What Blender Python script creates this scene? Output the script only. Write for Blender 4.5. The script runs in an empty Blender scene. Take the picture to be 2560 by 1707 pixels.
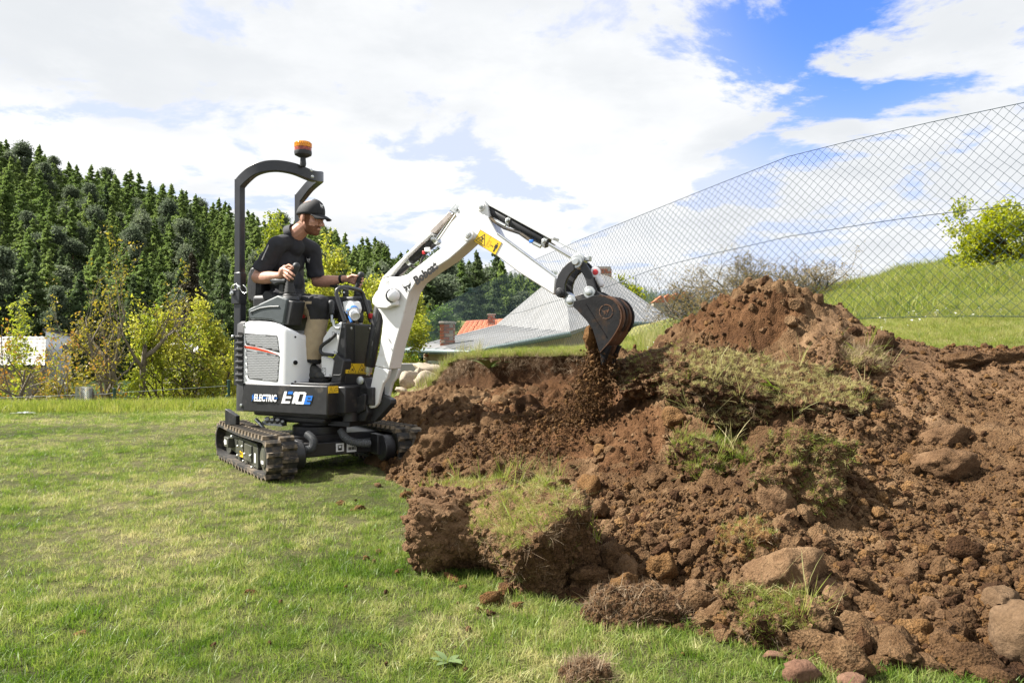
import bpy, bmesh, math, random
import numpy as np
from mathutils import Vector, Matrix, Quaternion
random.seed(7)
RNG = np.random.default_rng(11)
scene = bpy.context.scene
COL = scene.collection

# ------------------------------------------------------------------ camera
CAM_H = 0.93
FPX = 1850.0                       # focal length in pixels of the 2560 px wide photograph
cam_data = bpy.data.cameras.new("camera")
cam_data.sensor_width = 36.0
cam_data.lens = 36.0 * FPX / 2560.0
cam_data.clip_start = 0.1
cam_data.clip_end = 9000
cam = bpy.data.objects.new("camera", cam_data)
COL.objects.link(cam)
cam.location = (0, 0, CAM_H)
cam.rotation_euler = (math.radians(90), 0, 0)
scene.camera = cam

# ------------------------------------------------------------------ light
SUN_EL = math.radians(46)
SUN_AZ = math.radians(-84)         # clockwise from +Y: the sun stands to the side and a little behind the digger
SUN_DIR = Vector((math.sin(SUN_AZ) * math.cos(SUN_EL), math.cos(SUN_AZ) * math.cos(SUN_EL), math.sin(SUN_EL)))
sun_data = bpy.data.lights.new("sun", 'SUN')
sun_data.energy = 5.0
sun_data.angle = math.radians(0.55)
sun_data.color = (1.0, 0.95, 0.87)
sun = bpy.data.objects.new("sun", sun_data)
COL.objects.link(sun)
sun.rotation_euler = SUN_DIR.to_track_quat('Z', 'Y').to_euler()

world = bpy.data.worlds.new("World")
scene.world = world
world.use_nodes = True
CLOUD_OFF = (9.9, 0.2, 1.1)
def build_world():
    nt = world.node_tree
    N, L = nt.nodes, nt.links
    N.clear()
    out = N.new('ShaderNodeOutputWorld')
    bg = N.new('ShaderNodeBackground')
    sky = N.new('ShaderNodeTexSky')
    sky.sky_type = 'NISHITA'
    sky.sun_disc = False
    sky.sun_elevation = SUN_EL
    sky.sun_rotation = SUN_AZ
    sky.air_density = 1.0
    sky.dust_density = 0.3
    sky.ozone_density = 3.0
    tc = N.new('ShaderNodeTexCoord')
    sep = N.new('ShaderNodeSeparateXYZ')
    L.new(tc.outputs['Generated'], sep.inputs[0])
    def math_(op, a, b=None, c=None, clamp=False):
        n = N.new('ShaderNodeMath'); n.operation = op; n.use_clamp = clamp
        for i, v in enumerate((a, b, c)):
            if v is None: continue
            if isinstance(v, (int, float)): n.inputs[i].default_value = v
            else: L.new(v, n.inputs[i])
        return n.outputs[0]
    def smooth(x, a, b):
        n = N.new('ShaderNodeMapRange'); n.interpolation_type = 'SMOOTHSTEP'
        L.new(x, n.inputs[0]); n.inputs[1].default_value = a; n.inputs[2].default_value = b
        n.inputs[3].default_value = 0; n.inputs[4].default_value = 1
        return n.outputs[0]
    # clouds lie on a flat deck: direction / (height + k)
    zc = math_('MAXIMUM', sep.outputs[2], 0.0)
    den = math_('ADD', zc, 0.16)
    u = math_('DIVIDE', sep.outputs[0], den)
    v = math_('DIVIDE', sep.outputs[1], den)
    comb = N.new('ShaderNodeCombineXYZ')
    L.new(u, comb.inputs[0]); L.new(v, comb.inputs[1]); L.new(math_('MULTIPLY', zc, 1.5), comb.inputs[2])
    def noise(scale, detail, rough, off, dist=0.0):
        mp = N.new('ShaderNodeMapping'); mp.inputs[1].default_value = off
        L.new(comb.outputs[0], mp.inputs[0])
        n = N.new('ShaderNodeTexNoise'); n.inputs['Scale'].default_value = scale
        n.inputs['Detail'].default_value = detail; n.inputs['Roughness'].default_value = rough
        n.inputs['Distortion'].default_value = dist
        L.new(mp.outputs[0], n.inputs['Vector'])
        return n.outputs['Fac']
    n1 = noise(1.75, 10, 0.60, CLOUD_OFF, 0.3)
    n2 = noise(2.6, 8, 0.6, (11.0, 2.0, 5.0), 0.1)
    n3 = noise(0.9, 5, 0.5, (4.0, 9.0, 1.0))
    # the broad break in the cloud deck: high up, toward +X of the view
    hole = Vector((0.50, 1.0, 0.55)).normalized()
    vm = N.new('ShaderNodeVectorMath'); vm.operation = 'DOT_PRODUCT'
    L.new(tc.outputs['Generated'], vm.inputs[0]); vm.inputs[1].default_value = hole
    near_hole = smooth(vm.outputs['Value'], 0.950, 0.997)
    cover = math_('SUBTRACT', math_('ADD', n1, math_('MULTIPLY', math_('SUBTRACT', n2, 0.5), 0.35)), math_('MULTIPLY', near_hole, 0.03))
    mask = smooth(cover, 0.400, 0.480)
    # thin high veil that whitens the blue away from the break
    veil = math_('MULTIPLY', math_('SUBTRACT', 1.0, math_('MULTIPLY', near_hole, 0.92)), 0.86)
    shade = math_('ADD', math_('MULTIPLY', smooth(n3, 0.30, 0.62), 0.30), math_('MULTIPLY', smooth(n2, 0.35, 0.62), 0.12))
    skyc = N.new('ShaderNodeMix'); skyc.data_type = 'RGBA'; skyc.blend_type = 'MULTIPLY'
    skyc.inputs[0].default_value = 1.0
    L.new(sky.outputs[0], skyc.inputs[6]); skyc.inputs[7].default_value = (0.30, 0.54, 1.02, 1)
    bright = math_('SUBTRACT', 4.25, math_('MULTIPLY', shade, 2.9))
    cc = N.new('ShaderNodeCombineXYZ')
    L.new(math_('SUBTRACT', bright, math_('MULTIPLY', shade, 0.25)), cc.inputs[0]); L.new(bright, cc.inputs[1]); L.new(math_('ADD', bright, math_('MULTIPLY', shade, 0.30)), cc.inputs[2])
    m1 = N.new('ShaderNodeMix'); m1.data_type = 'RGBA'
    L.new(veil, m1.inputs[0]); L.new(skyc.outputs[2], m1.inputs[6])
    m1.inputs[7].default_value = (2.95, 3.12, 3.55, 1)
    m2 = N.new('ShaderNodeMix'); m2.data_type = 'RGBA'
    L.new(mask, m2.inputs[0]); L.new(m1.outputs[2], m2.inputs[6]); L.new(cc.outputs[0], m2.inputs[7])
    bg.inputs['Strength'].default_value = 0.10
    # below the horizon only dim ground light comes up
    m3 = N.new('ShaderNodeMix'); m3.data_type = 'RGBA'
    L.new(smooth(sep.outputs[2], -0.06, -0.01), m3.inputs[0]); m3.inputs[6].default_value = (0.45, 0.5, 0.3, 1); L.new(m2.outputs[2], m3.inputs[7])
    L.new(m3.outputs[2], bg.inputs['Color'])
    L.new(bg.outputs[0], out.inputs[0])
build_world()
vs = scene.view_settings
vs.view_transform = 'Standard'
vs.look = 'None'
vs.gamma = 1.0
vs.use_curve_mapping = False
vs.exposure = 1.5
scene.cycles.max_bounces = 6
scene.cycles.transparent_max_bounces = 8

# ------------------------------------------------------------------ helpers
def W(px, py, d):
    """pixel of the photograph + distance in metres -> point of the place"""
    return np.array(((px - 1280.0) / FPX * d, d, CAM_H - (py - 853.5) / FPX * d))

def tag(o, label=None, cat=None, group=None, kind=None):
    if label: o['label'] = label
    if cat: o['category'] = cat
    if group: o['group'] = group
    if kind: o['kind'] = kind
    return o

def empty(name, loc=(0, 0, 0), rz=0.0, parent=None):
    o = bpy.data.objects.new(name, None)
    COL.objects.link(o)
    o.location = loc; o.rotation_euler = (0, 0, rz)
    o.empty_display_size = 0.1
    if parent: o.parent = parent
    return o

def link_mesh(name, me, mat=None, parent=None):
    o = bpy.data.objects.new(name, me)
    COL.objects.link(o)
    if parent: o.parent = parent
    if mat:
        for m in (mat if isinstance(mat, (list, tuple)) else [mat]): me.materials.append(m)
    return o

def np_mesh(name, verts, faces, mat_idx=None, smooth=False):
    """verts (n,3); faces: (m,k) array or list of them with equal k each"""
    me = bpy.data.meshes.new(name)
    fl = [np.asarray(f) for f in (faces if isinstance(faces, list) else [faces]) if len(f)]
    v = np.asarray(verts, dtype=np.float32)
    nl = sum(f.size for f in fl); nf = sum(len(f) for f in fl)
    me.vertices.add(len(v)); me.vertices.foreach_set('co', v.ravel())
    me.loops.add(nl); me.polygons.add(nf)
    me.loops.foreach_set('vertex_index', np.concatenate([f.ravel() for f in fl]).astype(np.int32))
    starts, tot, s = [], [], 0
    for f in fl:
        k = f.shape[1]
        starts.append(s + np.arange(len(f)) * k); tot.append(np.full(len(f), k)); s += f.size
    me.polygons.foreach_set('loop_start', np.concatenate(starts).astype(np.int32))
    me.polygons.foreach_set('loop_total', np.concatenate(tot).astype(np.int32))
    if mat_idx is not None: me.polygons.foreach_set('material_index', np.asarray(mat_idx, dtype=np.int32))
    me.polygons.foreach_set('use_smooth', np.full(nf, smooth))
    me.update(calc_edges=True)
    return me

def copy_tree(o, parent=None):
    c = o.copy(); COL.objects.link(c)
    if parent: c.parent = parent
    for ch in list(o.children): copy_tree(ch, c)
    return c

class MB:
    """collects shapes into one mesh"""
    def __init__(s): s.v = []; s.f = []
    def add(s, vs, fs):
        o = len(s.v); s.v += [tuple(x) for x in vs]; s.f += [tuple(i + o for i in f) for f in fs]; return s
    def box(s, c, size, R=None):
        hx, hy, hz = (x / 2 for x in size); c = Vector(c)
        vs = [Vector((x, y, z)) for x in (-hx, hx) for y in (-hy, hy) for z in (-hz, hz)]
        if R is not None: vs = [R @ p for p in vs]
        return s.add([p + c for p in vs], [(0, 1, 3, 2), (4, 6, 7, 5), (0, 4, 5, 1), (2, 3, 7, 6), (0, 2, 6, 4), (1, 5, 7, 3)])
    def tube(s, path, r, n=8, caps=True, closed=False, sq=None):
        P = [Vector(p) for p in path]; m = len(P)
        rs = r if isinstance(r, (list, tuple)) else [r] * m
        T = []
        for i in range(m):
            if closed: t = P[(i + 1) % m] - P[i - 1]
            else: t = P[min(i + 1, m - 1)] - P[max(i - 1, 0)]
            T.append(t.normalized() if t.length > 1e-9 else Vector((0, 0, 1)))
        ref = Vector((0, 0, 1)) if abs(T[0].z) < 0.9 else Vector((1, 0, 0))
        a = T[0].cross(ref).normalized()
        vs = []
        for i in range(m):
            a = (a - T[i] * a.dot(T[i]))
            a = a.normalized() if a.length > 1e-6 else T[i].orthogonal().normalized()
            b = T[i].cross(a)
            for k in range(n):
                an = 2 * math.pi * k / n
                ca, sa = math.cos(an), math.sin(an)
                vs.append(P[i] + (a * ca + b * sa) * rs[i])
        fs = []
        for i in range(m if closed else m - 1):
            j = (i + 1) % m
            for k in range(n):
                k2 = (k + 1) % n
                fs.append((i * n + k, i * n + k2, j * n + k2, j * n + k))
        if caps and not closed:
            fs.append(tuple(range(n - 1, -1, -1))); fs.append(tuple((m - 1) * n + k for k in range(n)))
        return s.add(vs, fs)
    def prism(s, pts, ext):
        pts = [Vector(p) for p in pts]; ext = Vector(ext); n = len(pts)
        nrm = Vector((0, 0, 0))
        for i in range(n):
            nrm += (pts[i] - pts[0]).cross(pts[(i + 1) % n] - pts[0])
        if nrm.dot(ext) > 0: pts = pts[::-1]
        vs = pts + [p + ext for p in pts]
        fs = [tuple(range(n)), tuple(range(2 * n - 1, n - 1, -1))]
        for i in range(n):
            j = (i + 1) % n
            fs.append((j, i, n + i, n + j))
        return s.add(vs, fs)
    def ngon(s, pts): return s.add(pts, [tuple(range(len(pts)))])
    def lathe(s, prof, o, axis, n=16):
        """prof: (radius, height) along axis from o"""
        ax = Vector(axis).normalized(); o = Vector(o)
        a = ax.orthogonal().normalized(); b = ax.cross(a)
        vs = []
        for r, h in prof:
            for k in range(n):
                an = 2 * math.pi * k / n
                vs.append(o + ax * h + (a * math.cos(an) + b * math.sin(an)) * max(r, 1e-5))
        fs = []
        for i in range(len(prof) - 1):
            for k in range(n):
                k2 = (k + 1) % n
                fs.append((i * n + k, i * n + k2, (i + 1) * n + k2, (i + 1) * n + k))
        fs.append(tuple(range(n - 1, -1, -1))); fs.append(tuple((len(prof) - 1) * n + k for k in range(n)))
        return s.add(vs, fs)
    def cyl(s, p0, p1, r, n=16):
        p0, p1 = Vector(p0), Vector(p1)
        return s.lathe([(r, 0), (r, (p1 - p0).length)], p0, p1 - p0, n)
    def ell(s, c, rad, R=None, nu=14, nv=9):
        c = Vector(c)
        vs, fs = [], []
        for i in range(nv + 1):
            th = math.pi * i / nv
            for k in range(nu):
                ph = 2 * math.pi * k / nu
                p = Vector((rad[0] * math.sin(th) * math.cos(ph), rad[1] * math.sin(th) * math.sin(ph), rad[2] * math.cos(th)))
                if R is not None: p = R @ p
                vs.append(p + c)
        for i in range(nv):
            for k in range(nu):
                k2 = (k + 1) % nu
                fs.append((i * nu + k, (i + 1) * nu + k, (i + 1) * nu + k2, i * nu + k2))
        return s.add(vs, fs)
    def cap(s, p0, p1, r0, r1, n=12, m=4):
        """capsule with two radii"""
        p0, p1 = Vector(p0), Vector(p1); d = p1 - p0; L = d.length; 
        prof = [(r0 * math.cos(t), -r0 * math.sin(t)) for t in [math.pi / 2 * (1 - i / m) for i in range(m + 1)]]
        prof += [(r1 * math.cos(t), L + r1 * math.sin(t)) for t in [math.pi / 2 * i / m for i in range(m + 1)]]
        return s.lathe(prof, p0, d, n)
    def mesh(s, name, weld=False):
        me = bpy.data.meshes.new(name)
        me.from_pydata([tuple(v) for v in s.v], [], s.f)
        me.update()
        return me
    def build(s, name, mat, parent=None, smooth=0.0, bevel=0.0, seg=2, weld=False, loc=None):
        me = s.mesh(name)
        bm = bmesh.new(); bm.from_mesh(me)
        bmesh.ops.remove_doubles(bm, verts=bm.verts, dist=1e-6)
        bmesh.ops.recalc_face_normals(bm, faces=bm.faces)
        bm.to_mesh(me); bm.free()
        if smooth:
            me.polygons.foreach_set('use_smooth', [True] * len(me.polygons))
            me.set_sharp_from_angle(angle=math.radians(smooth if smooth > 1 else 35))
        o = link_mesh(name, me, mat, parent)
        if bevel:
            b = o.modifiers.new('edge', 'BEVEL'); b.width = bevel; b.segments = seg; b.limit_method = 'ANGLE'
            b.angle_limit = math.radians(35); b.harden_normals = False
            me.polygons.foreach_set('use_smooth', [True] * len(me.polygons))
            me.set_sharp_from_angle(angle=math.radians(35))
        if loc is not None: o.location = loc
        return o

def rbf_fit(P, z, lam=1e-4):
    P = np.asarray(P, float); z = np.asarray(z, float); n = len(P)
    D = np.linalg.norm(P[:, None] - P[None], axis=2)
    A = np.zeros((n + 3, n + 3)); A[:n, :n] = -D - lam * 0 + np.eye(n) * lam
    A[:n, n] = 1; A[:n, n + 1:] = P; A[n, :n] = 1; A[n + 1:, :n] = P.T
    w = np.linalg.lstsq(A, np.concatenate([z, np.zeros(3)]), rcond=None)[0]
    def f(X, Y):
        X = np.asarray(X, float); Y = np.asarray(Y, float); sh = X.shape
        q = np.stack([X.ravel(), Y.ravel()], 1); out = np.empty(len(q))
        for i in range(0, len(q), 20000):
            qq = q[i:i + 20000]
            D = np.linalg.norm(qq[:, None] - P[None], axis=2)
            out[i:i + 20000] = -D @ w[:n] + w[n] + qq @ w[n + 1:]
        return out.reshape(sh)
    return f

def _hash(ix, iy, iz, seed):
    h = (ix * 374761393 + iy * 668265263 + iz * 2147483647 + seed * 1274126177) & 0xFFFFFFFF
    h = ((h ^ (h >> 13)) * 1274126177) & 0xFFFFFFFF
    return ((h ^ (h >> 16)) & 0xFFFF) / 65535.0
def vnoise(x, y, z=None, seed=0):
    """value noise, -1..1"""
    x = np.asarray(x, float); y = np.asarray(y, float)
    z = np.zeros_like(x) if z is None else np.asarray(z, float)
    ix, iy, iz = (np.floor(a).astype(np.int64) for a in (x, y, z))
    fx, fy, fz = x - ix, y - iy, z - iz
    fx, fy, fz = (t * t * t * (t * (t * 6 - 15) + 10) for t in (fx, fy, fz))
    def h(a, b, c): return _hash(ix + a, iy + b, iz + c, seed)
    l = lambda a, b, t: a + (b - a) * t
    return 2 * l(l(l(h(0, 0, 0), h(1, 0, 0), fx), l(h(0, 1, 0), h(1, 1, 0), fx), fy),
                 l(l(h(0, 0, 1), h(1, 0, 1), fx), l(h(0, 1, 1), h(1, 1, 1), fx), fy), fz) - 1
def fbm(x, y, z=None, seed=0, o=4, g=0.5):
    s = 0; a = 1.0; f = 1.0
    for i in range(o):
        s = s + a * vnoise(np.asarray(x) * f + 17.3 * i, np.asarray(y) * f - 9.1 * i, None if z is None else np.asarray(z) * f + 3.7 * i, seed + i)
        a *= g; f *= 2.03
    return s

# ------------------------------------------------------------------ materials
def new_mat(name):
    m = bpy.data.materials.new(name); m.use_nodes = True
    nt = m.node_tree
    return m, nt.nodes, nt.links, nt.nodes['Principled BSDF']
def ramp(N, stops):
    r = N.new('ShaderNodeValToRGB'); e = r.color_ramp.elements
    while len(e) < len(stops): e.new(0.5)
    for i, (p, c) in enumerate(stops): e[i].position = p; e[i].color = (*c, 1)
    return r
def nz(N, L, scale, detail=4, rough=0.55, vec=None, dist=0.0):
    n = N.new('ShaderNodeTexNoise'); n.inputs['Scale'].default_value = scale; n.inputs['Detail'].default_value = detail
    n.inputs['Roughness'].default_value = rough; n.inputs['Distortion'].default_value = dist
    if vec is not None: L.new(vec, n.inputs['Vector'])
    return n
def objco(N):
    t = N.new('ShaderNodeTexCoord'); return t.outputs['Object']
def geopos(N):
    return N.new('ShaderNodeNewGeometry').outputs['Position']
def M(name, c, rough=0.5, metal=0.0, var=0.12, scale=18, bump=0.0, bscale=120, dirt=None, dscale=6, dthr=(0.52, 0.66), coat=0.0, spec=0.5):
    """painted or moulded surface: base colour that wanders a little, optional dust/dirt patches and fine bump"""
    m, N, L, B = new_mat(name)
    v = objco(N)
    n = nz(N, L, scale, 5, 0.6, v)
    a = tuple(max(x * (1 - var), 0) for x in c); b = tuple(min(x * (1 + var), 1) for x in c)
    r = ramp(N, [(0.3, a), (0.7, b)]); L.new(n.outputs['Fac'], r.inputs[0])
    col = r.outputs[0]
    if dirt is not None:
        d = nz(N, L, dscale, 9, 0.68, v)
        mr = N.new('ShaderNodeMapRange'); L.new(d.outputs['Fac'], mr.inputs[0])
        mr.inputs[1].default_value, mr.inputs[2].default_value = dthr
        mx = N.new('ShaderNodeMix'); mx.data_type = 'RGBA'
        L.new(mr.outputs[0], mx.inputs[0]); L.new(col, mx.inputs[6]); mx.inputs[7].default_value = (*dirt, 1)
        col = mx.outputs[2]
        rr = N.new('ShaderNodeMapRange'); L.new(mr.outputs[0], rr.inputs[0])
        rr.inputs[3].default_value = rough; rr.inputs[4].default_value = min(1, rough + 0.35)
        L.new(rr.outputs[0], B.inputs['Roughness'])
    else:
        rr = N.new('ShaderNodeMapRange'); L.new(n.outputs['Fac'], rr.inputs[0])
        rr.inputs[3].default_value = max(0.02, rough - 0.08); rr.inputs[4].default_value = min(1, rough + 0.08)
        L.new(rr.outputs[0], B.inputs['Roughness'])
    L.new(col, B.inputs['Base Color'])
    B.inputs['Metallic'].default_value = metal
    B.inputs['Coat Weight'].default_value = coat
    B.inputs['Specular IOR Level'].default_value = spec
    if bump:
        bn = nz(N, L, bscale, 4, 0.6, v)
        bp = N.new('ShaderNodeBump'); bp.inputs['Strength'].default_value = bump; bp.inputs['Distance'].default_value = 0.004
        L.new(bn.outputs['Fac'], bp.inputs['Height']); L.new(bp.outputs[0], B.inputs['Normal'])
    return m

def M_soil(name, dark, mid, dry, scale=1.0, bump=1.0, grains=1.0):
    m, N, L, B = new_mat(name)
    p = geopos(N)
    n1 = nz(N, L, 1.7 * scale, 8, 0.62, p); n2 = nz(N, L, 14 * scale, 8, 0.7, p); n3 = nz(N, L, 110 * scale, 4, 0.6, p)
    mx = N.new('ShaderNodeMath'); mx.operation = 'MULTIPLY_ADD'; L.new(n2.outputs['Fac'], mx.inputs[0]); mx.inputs[1].default_value = 0.55
    m2 = N.new('ShaderNodeMath'); m2.operation = 'MULTIPLY'; L.new(n1.outputs['Fac'], m2.inputs[0]); m2.inputs[1].default_value = 0.62
    L.new(m2.outputs[0], mx.inputs[2])
    r = ramp(N, [(0.42, dark), (0.57, mid), (0.70, dry)]); L.new(mx.outputs[0], r.inputs[0])
    grain = N.new('ShaderNodeMix'); grain.data_type = 'RGBA'; grain.blend_type = 'MULTIPLY'; grain.inputs[0].default_value = 0.55
    r2 = ramp(N, [(0.3, (0.45, 0.42, 0.40)), (0.68, (1.25, 1.22, 1.2))]); L.new(n3.outputs['Fac'], r2.inputs[0])
    L.new(r.outputs[0], grain.inputs[6]); L.new(r2.outputs[0], grain.inputs[7])
    L.new(grain.outputs[2], B.inputs['Base Color'])
    B.inputs['Roughness'].default_value = 0.95; B.inputs['Specular IOR Level'].default_value = 0.15
    b1 = N.new('ShaderNodeBump'); b1.inputs['Strength'].default_value = 0.9 * bump; b1.inputs['Distance'].default_value = 0.02
    L.new(nz(N, L, 38 * scale, 8, 0.72, p).outputs['Fac'], b1.inputs['Height'])
    b2 = N.new('ShaderNodeBump'); b2.inputs['Strength'].default_value = 0.8 * bump * grains; b2.inputs['Distance'].default_value = 0.008
    vo = N.new('ShaderNodeTexVoronoi'); vo.inputs['Scale'].default_value = 130 * scale; L.new(p, vo.inputs['Vector'])
    L.new(vo.outputs['Distance'], b2.inputs['Height']); L.new(b1.outputs[0], b2.inputs['Normal'])
    L.new(b2.outputs[0], B.inputs['Normal'])
    return m

def M_leaf(name, stops, trans=0.35, rough=0.55, wscale=1.2, wmix=0.5, w2=None):
    """leaves/blades: colour varies per instance and with the place; light passes through"""
    m, N, L, B = new_mat(name)
    oi = N.new('ShaderNodeObjectInfo'); g = N.new('ShaderNodeNewGeometry')
    n = nz(N, L, wscale, 5, 0.6, g.outputs['Position'])
    fac = n.outputs['Fac']
    if w2:
        nb = nz(N, L, w2, 3, 0.6, g.outputs['Position'])
        mm = N.new('ShaderNodeMix'); mm.data_type = 'FLOAT'; mm.inputs[0].default_value = 0.45
        L.new(fac, mm.inputs[2]); L.new(nb.outputs['Fac'], mm.inputs[3]); fac = mm.outputs[0]
        st = N.new('ShaderNodeMapRange'); st.clamp = False; L.new(fac, st.inputs[0]); st.inputs[1].default_value = .30; st.inputs[2].default_value = .70; st.inputs[3].default_value = .18; st.inputs[4].default_value = .82; fac = st.outputs[0]
    a = N.new('ShaderNodeMath'); a.operation = 'MULTIPLY'; L.new(fac, a.inputs[0]); a.inputs[1].default_value = wmix
    rnd = N.new('ShaderNodeMath'); rnd.operation = 'ADD'; L.new(oi.outputs['Random'], rnd.inputs[0]); L.new(g.outputs['Random Per Island'], rnd.inputs[1])
    b = N.new('ShaderNodeMath'); b.operation = 'MULTIPLY_ADD'; L.new(rnd.outputs[0], b.inputs[0]); b.inputs[1].default_value = (1 - wmix) * 0.5
    L.new(a.outputs[0], b.inputs[2])
    r = ramp(N, stops); L.new(b.outputs[0], r.inputs[0])
    L.new(r.outputs[0], B.inputs['Base Color']); B.inputs['Roughness'].default_value = rough
    B.inputs['Specular IOR Level'].default_value = 0.3
    if trans:
        t = N.new('ShaderNodeBsdfTranslucent'); hs = N.new('ShaderNodeHueSaturation')
        hs.inputs['Value'].default_value = 1.25; hs.inputs['Saturation'].default_value = 1.1
        L.new(r.outputs[0], hs.inputs['Color']); L.new(hs.outputs[0], t.inputs['Color'])
        mx = N.new('ShaderNodeMixShader'); mx.inputs[0].default_value = trans
        L.new(B.outputs[0], mx.inputs[1]); L.new(t.outputs[0], mx.inputs[2])
        L.new(mx.outputs[0], N['Material Output'].inputs[0])
    return m
# ================================================================== terrain
SOIL = M_soil('soil', (0.067, 0.036, 0.017), (0.116, 0.066, 0.031), (0.202, 0.127, 0.067))
SOIL_WET_SHADE = M_soil('soil_dark', (0.035, 0.017, 0.008), (0.065, 0.033, 0.015), (0.107, 0.056, 0.026))  # dark moist soil; on the cut wall it also stands in for shade
SOIL_ORANGE = M_soil('soil_orange', (0.091, 0.046, 0.017), (0.150, 0.080, 0.030), (0.226, 0.131, 0.057))
SOIL_DRY = M_soil('soil_dry', (0.099, 0.057, 0.029), (0.149, 0.088, 0.046), (0.218, 0.139, 0.076), 1, 1, .5)
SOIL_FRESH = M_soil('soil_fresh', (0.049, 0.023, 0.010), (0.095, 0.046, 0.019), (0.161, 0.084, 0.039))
SOIL_PATH = M_soil('soil_path', (0.20, 0.13, 0.085), (0.27, 0.185, 0.125), (0.36, 0.265, 0.19))

BLADE = M_leaf('grass_blade', [(0.27, (0.044, 0.090, 0.010)), (0.40, (0.110, 0.185, 0.026)), (0.53, (0.235, 0.285, 0.072)), (0.68, (0.500, 0.450, 0.235))], 0.45, 0.45, 0.75, 0.78, 8.0)
BLADE_DRY = M_leaf('dry_blade', [(0.15, (0.130, 0.160, 0.040)), (0.4, (0.27, 0.28, 0.10)), (0.65, (0.42, 0.37, 0.18)), (0.9, (0.52, 0.44, 0.26))], 0.3, 0.6, 5, 0.35)
BLADE_LUSH = M_leaf('lush_blade', [(0.15, (0.075, 0.125, 0.018)), (0.42, (0.165, 0.220, 0.036)), (0.62, (0.280, 0.300, 0.075)), (0.85, (0.42, 0.37, 0.15))], 0.5, 0.45, 1.6, 0.45)

def M_turf(name, stops, scale=0.75):
    m, N, L, B = new_mat(name)
    p = geopos(N)
    a = nz(N, L, scale, 5, 0.6, p); b = nz(N, L, 60, 5, 0.7, p)
    mx = N.new('ShaderNodeMath'); mx.operation = 'MULTIPLY_ADD'; L.new(b.outputs['Fac'], mx.inputs[0]); mx.inputs[1].default_value = 0.38
    m2 = N.new('ShaderNodeMath'); m2.operation = 'MULTIPLY'; L.new(a.outputs['Fac'], m2.inputs[0]); m2.inputs[1].default_value = 0.62
    L.new(m2.outputs[0], mx.inputs[2])
    r = ramp(N, stops); L.new(mx.outputs[0], r.inputs[0]); L.new(r.outputs[0], B.inputs['Base Color'])
    B.inputs['Roughness'].default_value = 0.95; B.inputs['Specular IOR Level'].default_value = 0.1
    bp = N.new('ShaderNodeBump'); bp.inputs['Strength'].default_value = 1; bp.inputs['Distance'].default_value = 0.03
    L.new(b.outputs['Fac'], bp.inputs['Height']); L.new(bp.outputs[0], B.inputs['Normal'])
    return m
TURF = M_turf('lawn_thatch', [(0.35, (0.040, 0.048, 0.015)), (0.5, (0.085, 0.088, 0.034)), (0.66, (0.210, 0.175, 0.098))])
MEADOW = M_turf('meadow', [(0.35, (0.070, 0.095, 0.020)), (0.5, (0.140, 0.155, 0.042)), (0.64, (0.27, 0.23, 0.105))], 0.6)

# ---- the heights of the place, from points sighted in the photograph
def lawn_z(X, Y):
    X = np.asarray(X, float); Y = np.asarray(Y, float)
    edge = 10.6 + 0.32 * (X + 5.5) * ((X + 5.5) > 0) * ((X) < 0)
    edge = np.where(X >= 0, 10.6 + 0.32 * 5.5, edge)
    over = np.maximum(Y - edge, 0)
    return 0.012 * fbm(X * 0.5, Y * 0.5, seed=5, o=3) - 0.5 * over + 0.10 * over * np.exp(-over * 2) 

_dirt = []
for px, py in [(900, 1140), (960, 1168), (1040, 1228), (1120, 1268), (1180, 1300), (1230, 1480), (1350, 1505), (1480, 1558), (1700, 1575), (1900, 1618), (1970, 1658), (2400, 1700), (2560, 1722), (2800, 1760)]:
    d = CAM_H * FPX / (py - 853.5)
    _dirt.append((*W(px, py, d)[:2], -0.005)); _dirt.append((*(W(px, py, d * 0.955)[:2] + np.array((-0.05, 0))), -0.06))
for px, py, d in [(1060, 1090, 5.3), (1060, 1000, 6.0), (1010, 1060, 6.3), (1150, 1150, 4.75), (1300, 1180, 4.4), (1250, 1060, 5.2), (1400, 1000, 5.6), (1400, 1100, 4.9), (1480, 986, 6.1), (1390, 990, 6.15),
                  (1300, 990, 6.2), (1200, 1000, 6.3), (1080, 990, 6.6), (1540, 1060, 4.9), (1560, 1010, 5.3), (1600, 1100, 4.3), (1500, 1200, 3.95), (1620, 1250, 3.5), (1480, 1330, 3.3), (1350, 1400, 3.05),
                  (1700, 1000, 4.3), (1750, 1100, 3.8), (1700, 1300, 3.1), (1620, 1400, 2.85), (1850, 900, 4.15), (1850, 790, 4.35), (1950, 722, 4.3), (1905, 735, 4.35), (1845, 745, 4.45), (1790, 775, 4.7),
                  (1700, 815, 4.95), (1640, 855, 5.1), (2060, 770, 4.35), (2010, 745, 4.3), (2120, 815, 4.4), (2185, 855, 4.5), (1950, 1000, 3.65), (2000, 1150, 3.2), (1900, 1250, 2.95), (2000, 1400, 2.6),
                  (1850, 1450, 2.55), (2200, 1000, 3.75), (2200, 1200, 3.05), (2250, 1400, 2.6), (2300, 1560, 2.3), (2400, 1000, 3.6), (2400, 1200, 3.0), (2400, 1400, 2.5), (2560, 1000, 3.5), (2560, 1200, 2.9),
                  (2560, 1450, 2.4), (2560, 890, 4.0), (2400, 875, 4.25), (2280, 868, 4.5), (2800, 1000, 3.4), (2800, 1250, 2.7), (2800, 895, 3.9), (2800, 1500, 2.3), (1600, 960, 5.25), (1590, 900, 5.5)]:
    _dirt.append(tuple(W(px, py, d)))
for x, y, z in [(1.5, 4.95, 1.0), (1.15, 5.3, 0.92), (0.8, 5.7, 0.86), (2.0, 5.0, 0.95), (2.5, 5.1, 0.86), (3.2, 4.7, 0.84), (1.9, 6.2, 0.75), (0.4, 6.2, 0.66), (3.6, 5.2, 0.84)]:
    _dirt.append((x, y, z))
_dirt = np.array(_dirt)
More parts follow.
